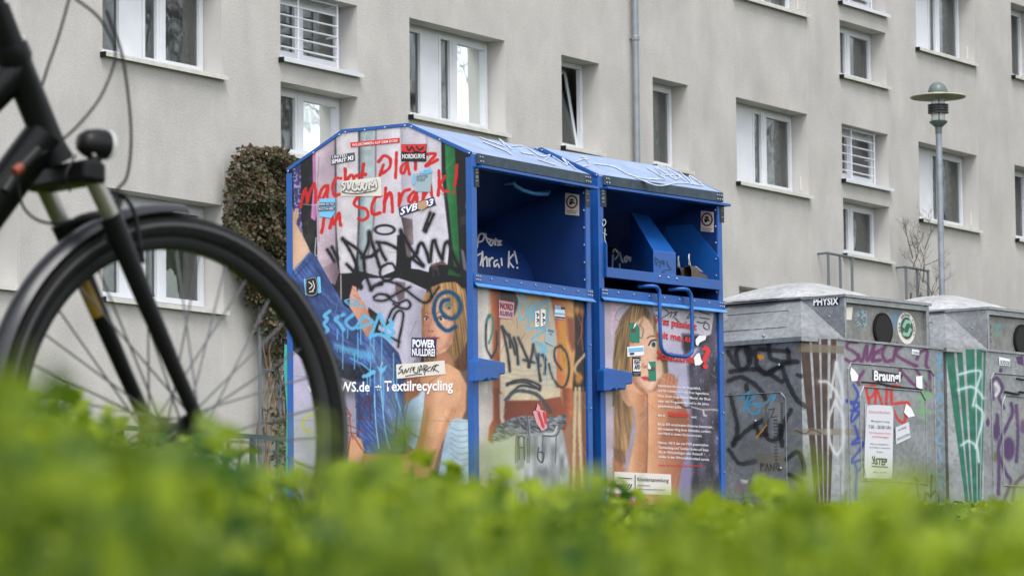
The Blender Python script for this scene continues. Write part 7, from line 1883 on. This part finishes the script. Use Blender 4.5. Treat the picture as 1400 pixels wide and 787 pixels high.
# three-part leaves: each point becomes three leaflets
# a few shoots right in front of the lens
near = []
for k in range(30):
    y = r_.uniform(.85, 1.25); u = r_.choice([r_.uniform(-40, 240), r_.uniform(-20, 60), r_.uniform(360, 640), r_.uniform(640, 1420)], p=[.4, .3, .15, .15])
    x = (u - 700) / FPX * y; g_ = ground_z(x, y)
    z1 = .20 + y * (884 - (r_.uniform(520, 590) if u < 60 else r_.uniform(565, 640) if u < 640 else r_.uniform(640, 700))) / FPX
    t = np.linspace(.5, 1, 9)
    near.append(np.stack([x + r_.normal(size=9) * .006, np.full(9, y) + r_.normal(size=9) * .01, g_ + (z1 - g_) * t], 1))
near = np.concatenate(near); P_all = np.concatenate([P_all, near]); S_all = np.concatenate([S_all, np.full(len(near), .010)])
P3 = np.concatenate([P_all, P_all, P_all]); S3 = np.concatenate([S_all] * 3)
gc = leaf_cloud('ground_cover', P3, np.array([[0, -.25, 1.]]), S3, M['leaf'], None, 31, .35, clump=1.1)
tag(gc, 'bright green leafy ground cover filling the foreground', 'ground cover', kind='stuff')

# thin upright blades between the leaves
nbl = 9000
y = r_.uniform(1.0, 8.0, nbl) ** 1.0; x = r_.uniform(-.26, .26, nbl) * y * (1 + .6 * r_.random(nbl))
g_ = gz_arr(x, y); top = skyline(x, y) + (r_.uniform(0, 1, nbl) ** 2 * 95 - 25) / FPX * y
h_ = np.clip(top - g_, .05, .5)
lean = r_.normal(size=(nbl, 2)) * .10; wd = r_.uniform(.002, .006, nbl) * (.6 + y * .12); t_ = r_.random(nbl)
ang = r_.random(nbl) * math.pi
V = np.empty((nbl, 7, 3))
for k, (f, w_) in enumerate(((0, .6), (.45, 1.0), (.8, .7))):
    cx = x + lean[:, 0] * h_ * f * f; cy = y + lean[:, 1] * h_ * f * f; cz = g_ + h_ * f
    V[:, 2 * k] = np.stack([cx - np.cos(ang) * wd * w_, cy - np.sin(ang) * wd * w_, cz], 1)
    V[:, 2 * k + 1] = np.stack([cx + np.cos(ang) * wd * w_, cy + np.sin(ang) * wd * w_, cz], 1)
V[:, 6] = np.stack([x + lean[:, 0] * h_, y + lean[:, 1] * h_, g_ + h_], 1)
b0 = np.arange(nbl) * 7
faces = [tuple(int(q) for q in f) for f in np.concatenate([np.stack([b0, b0 + 1, b0 + 3, b0 + 2], 1), np.stack([b0 + 2, b0 + 3, b0 + 5, b0 + 4], 1)])] + [tuple(int(q) for q in f) for f in np.stack([b0 + 4, b0 + 5, b0 + 6], 1)]
me = bpy.data.meshes.new('grass_blades'); me.from_pydata([tuple(q) for q in V.reshape(-1, 3)], [], faces)
at_ = me.attributes.new('tint', 'FLOAT', 'POINT'); at_.data.foreach_set('value', np.repeat(t_, 7).astype(np.float32))
me.materials.append(M['leaf'])
gb = bpy.data.objects.new('grass', me); C.objects.link(gb)
tag(gb, 'thin upright grass blades growing through the ground cover', 'grass', kind='stuff')
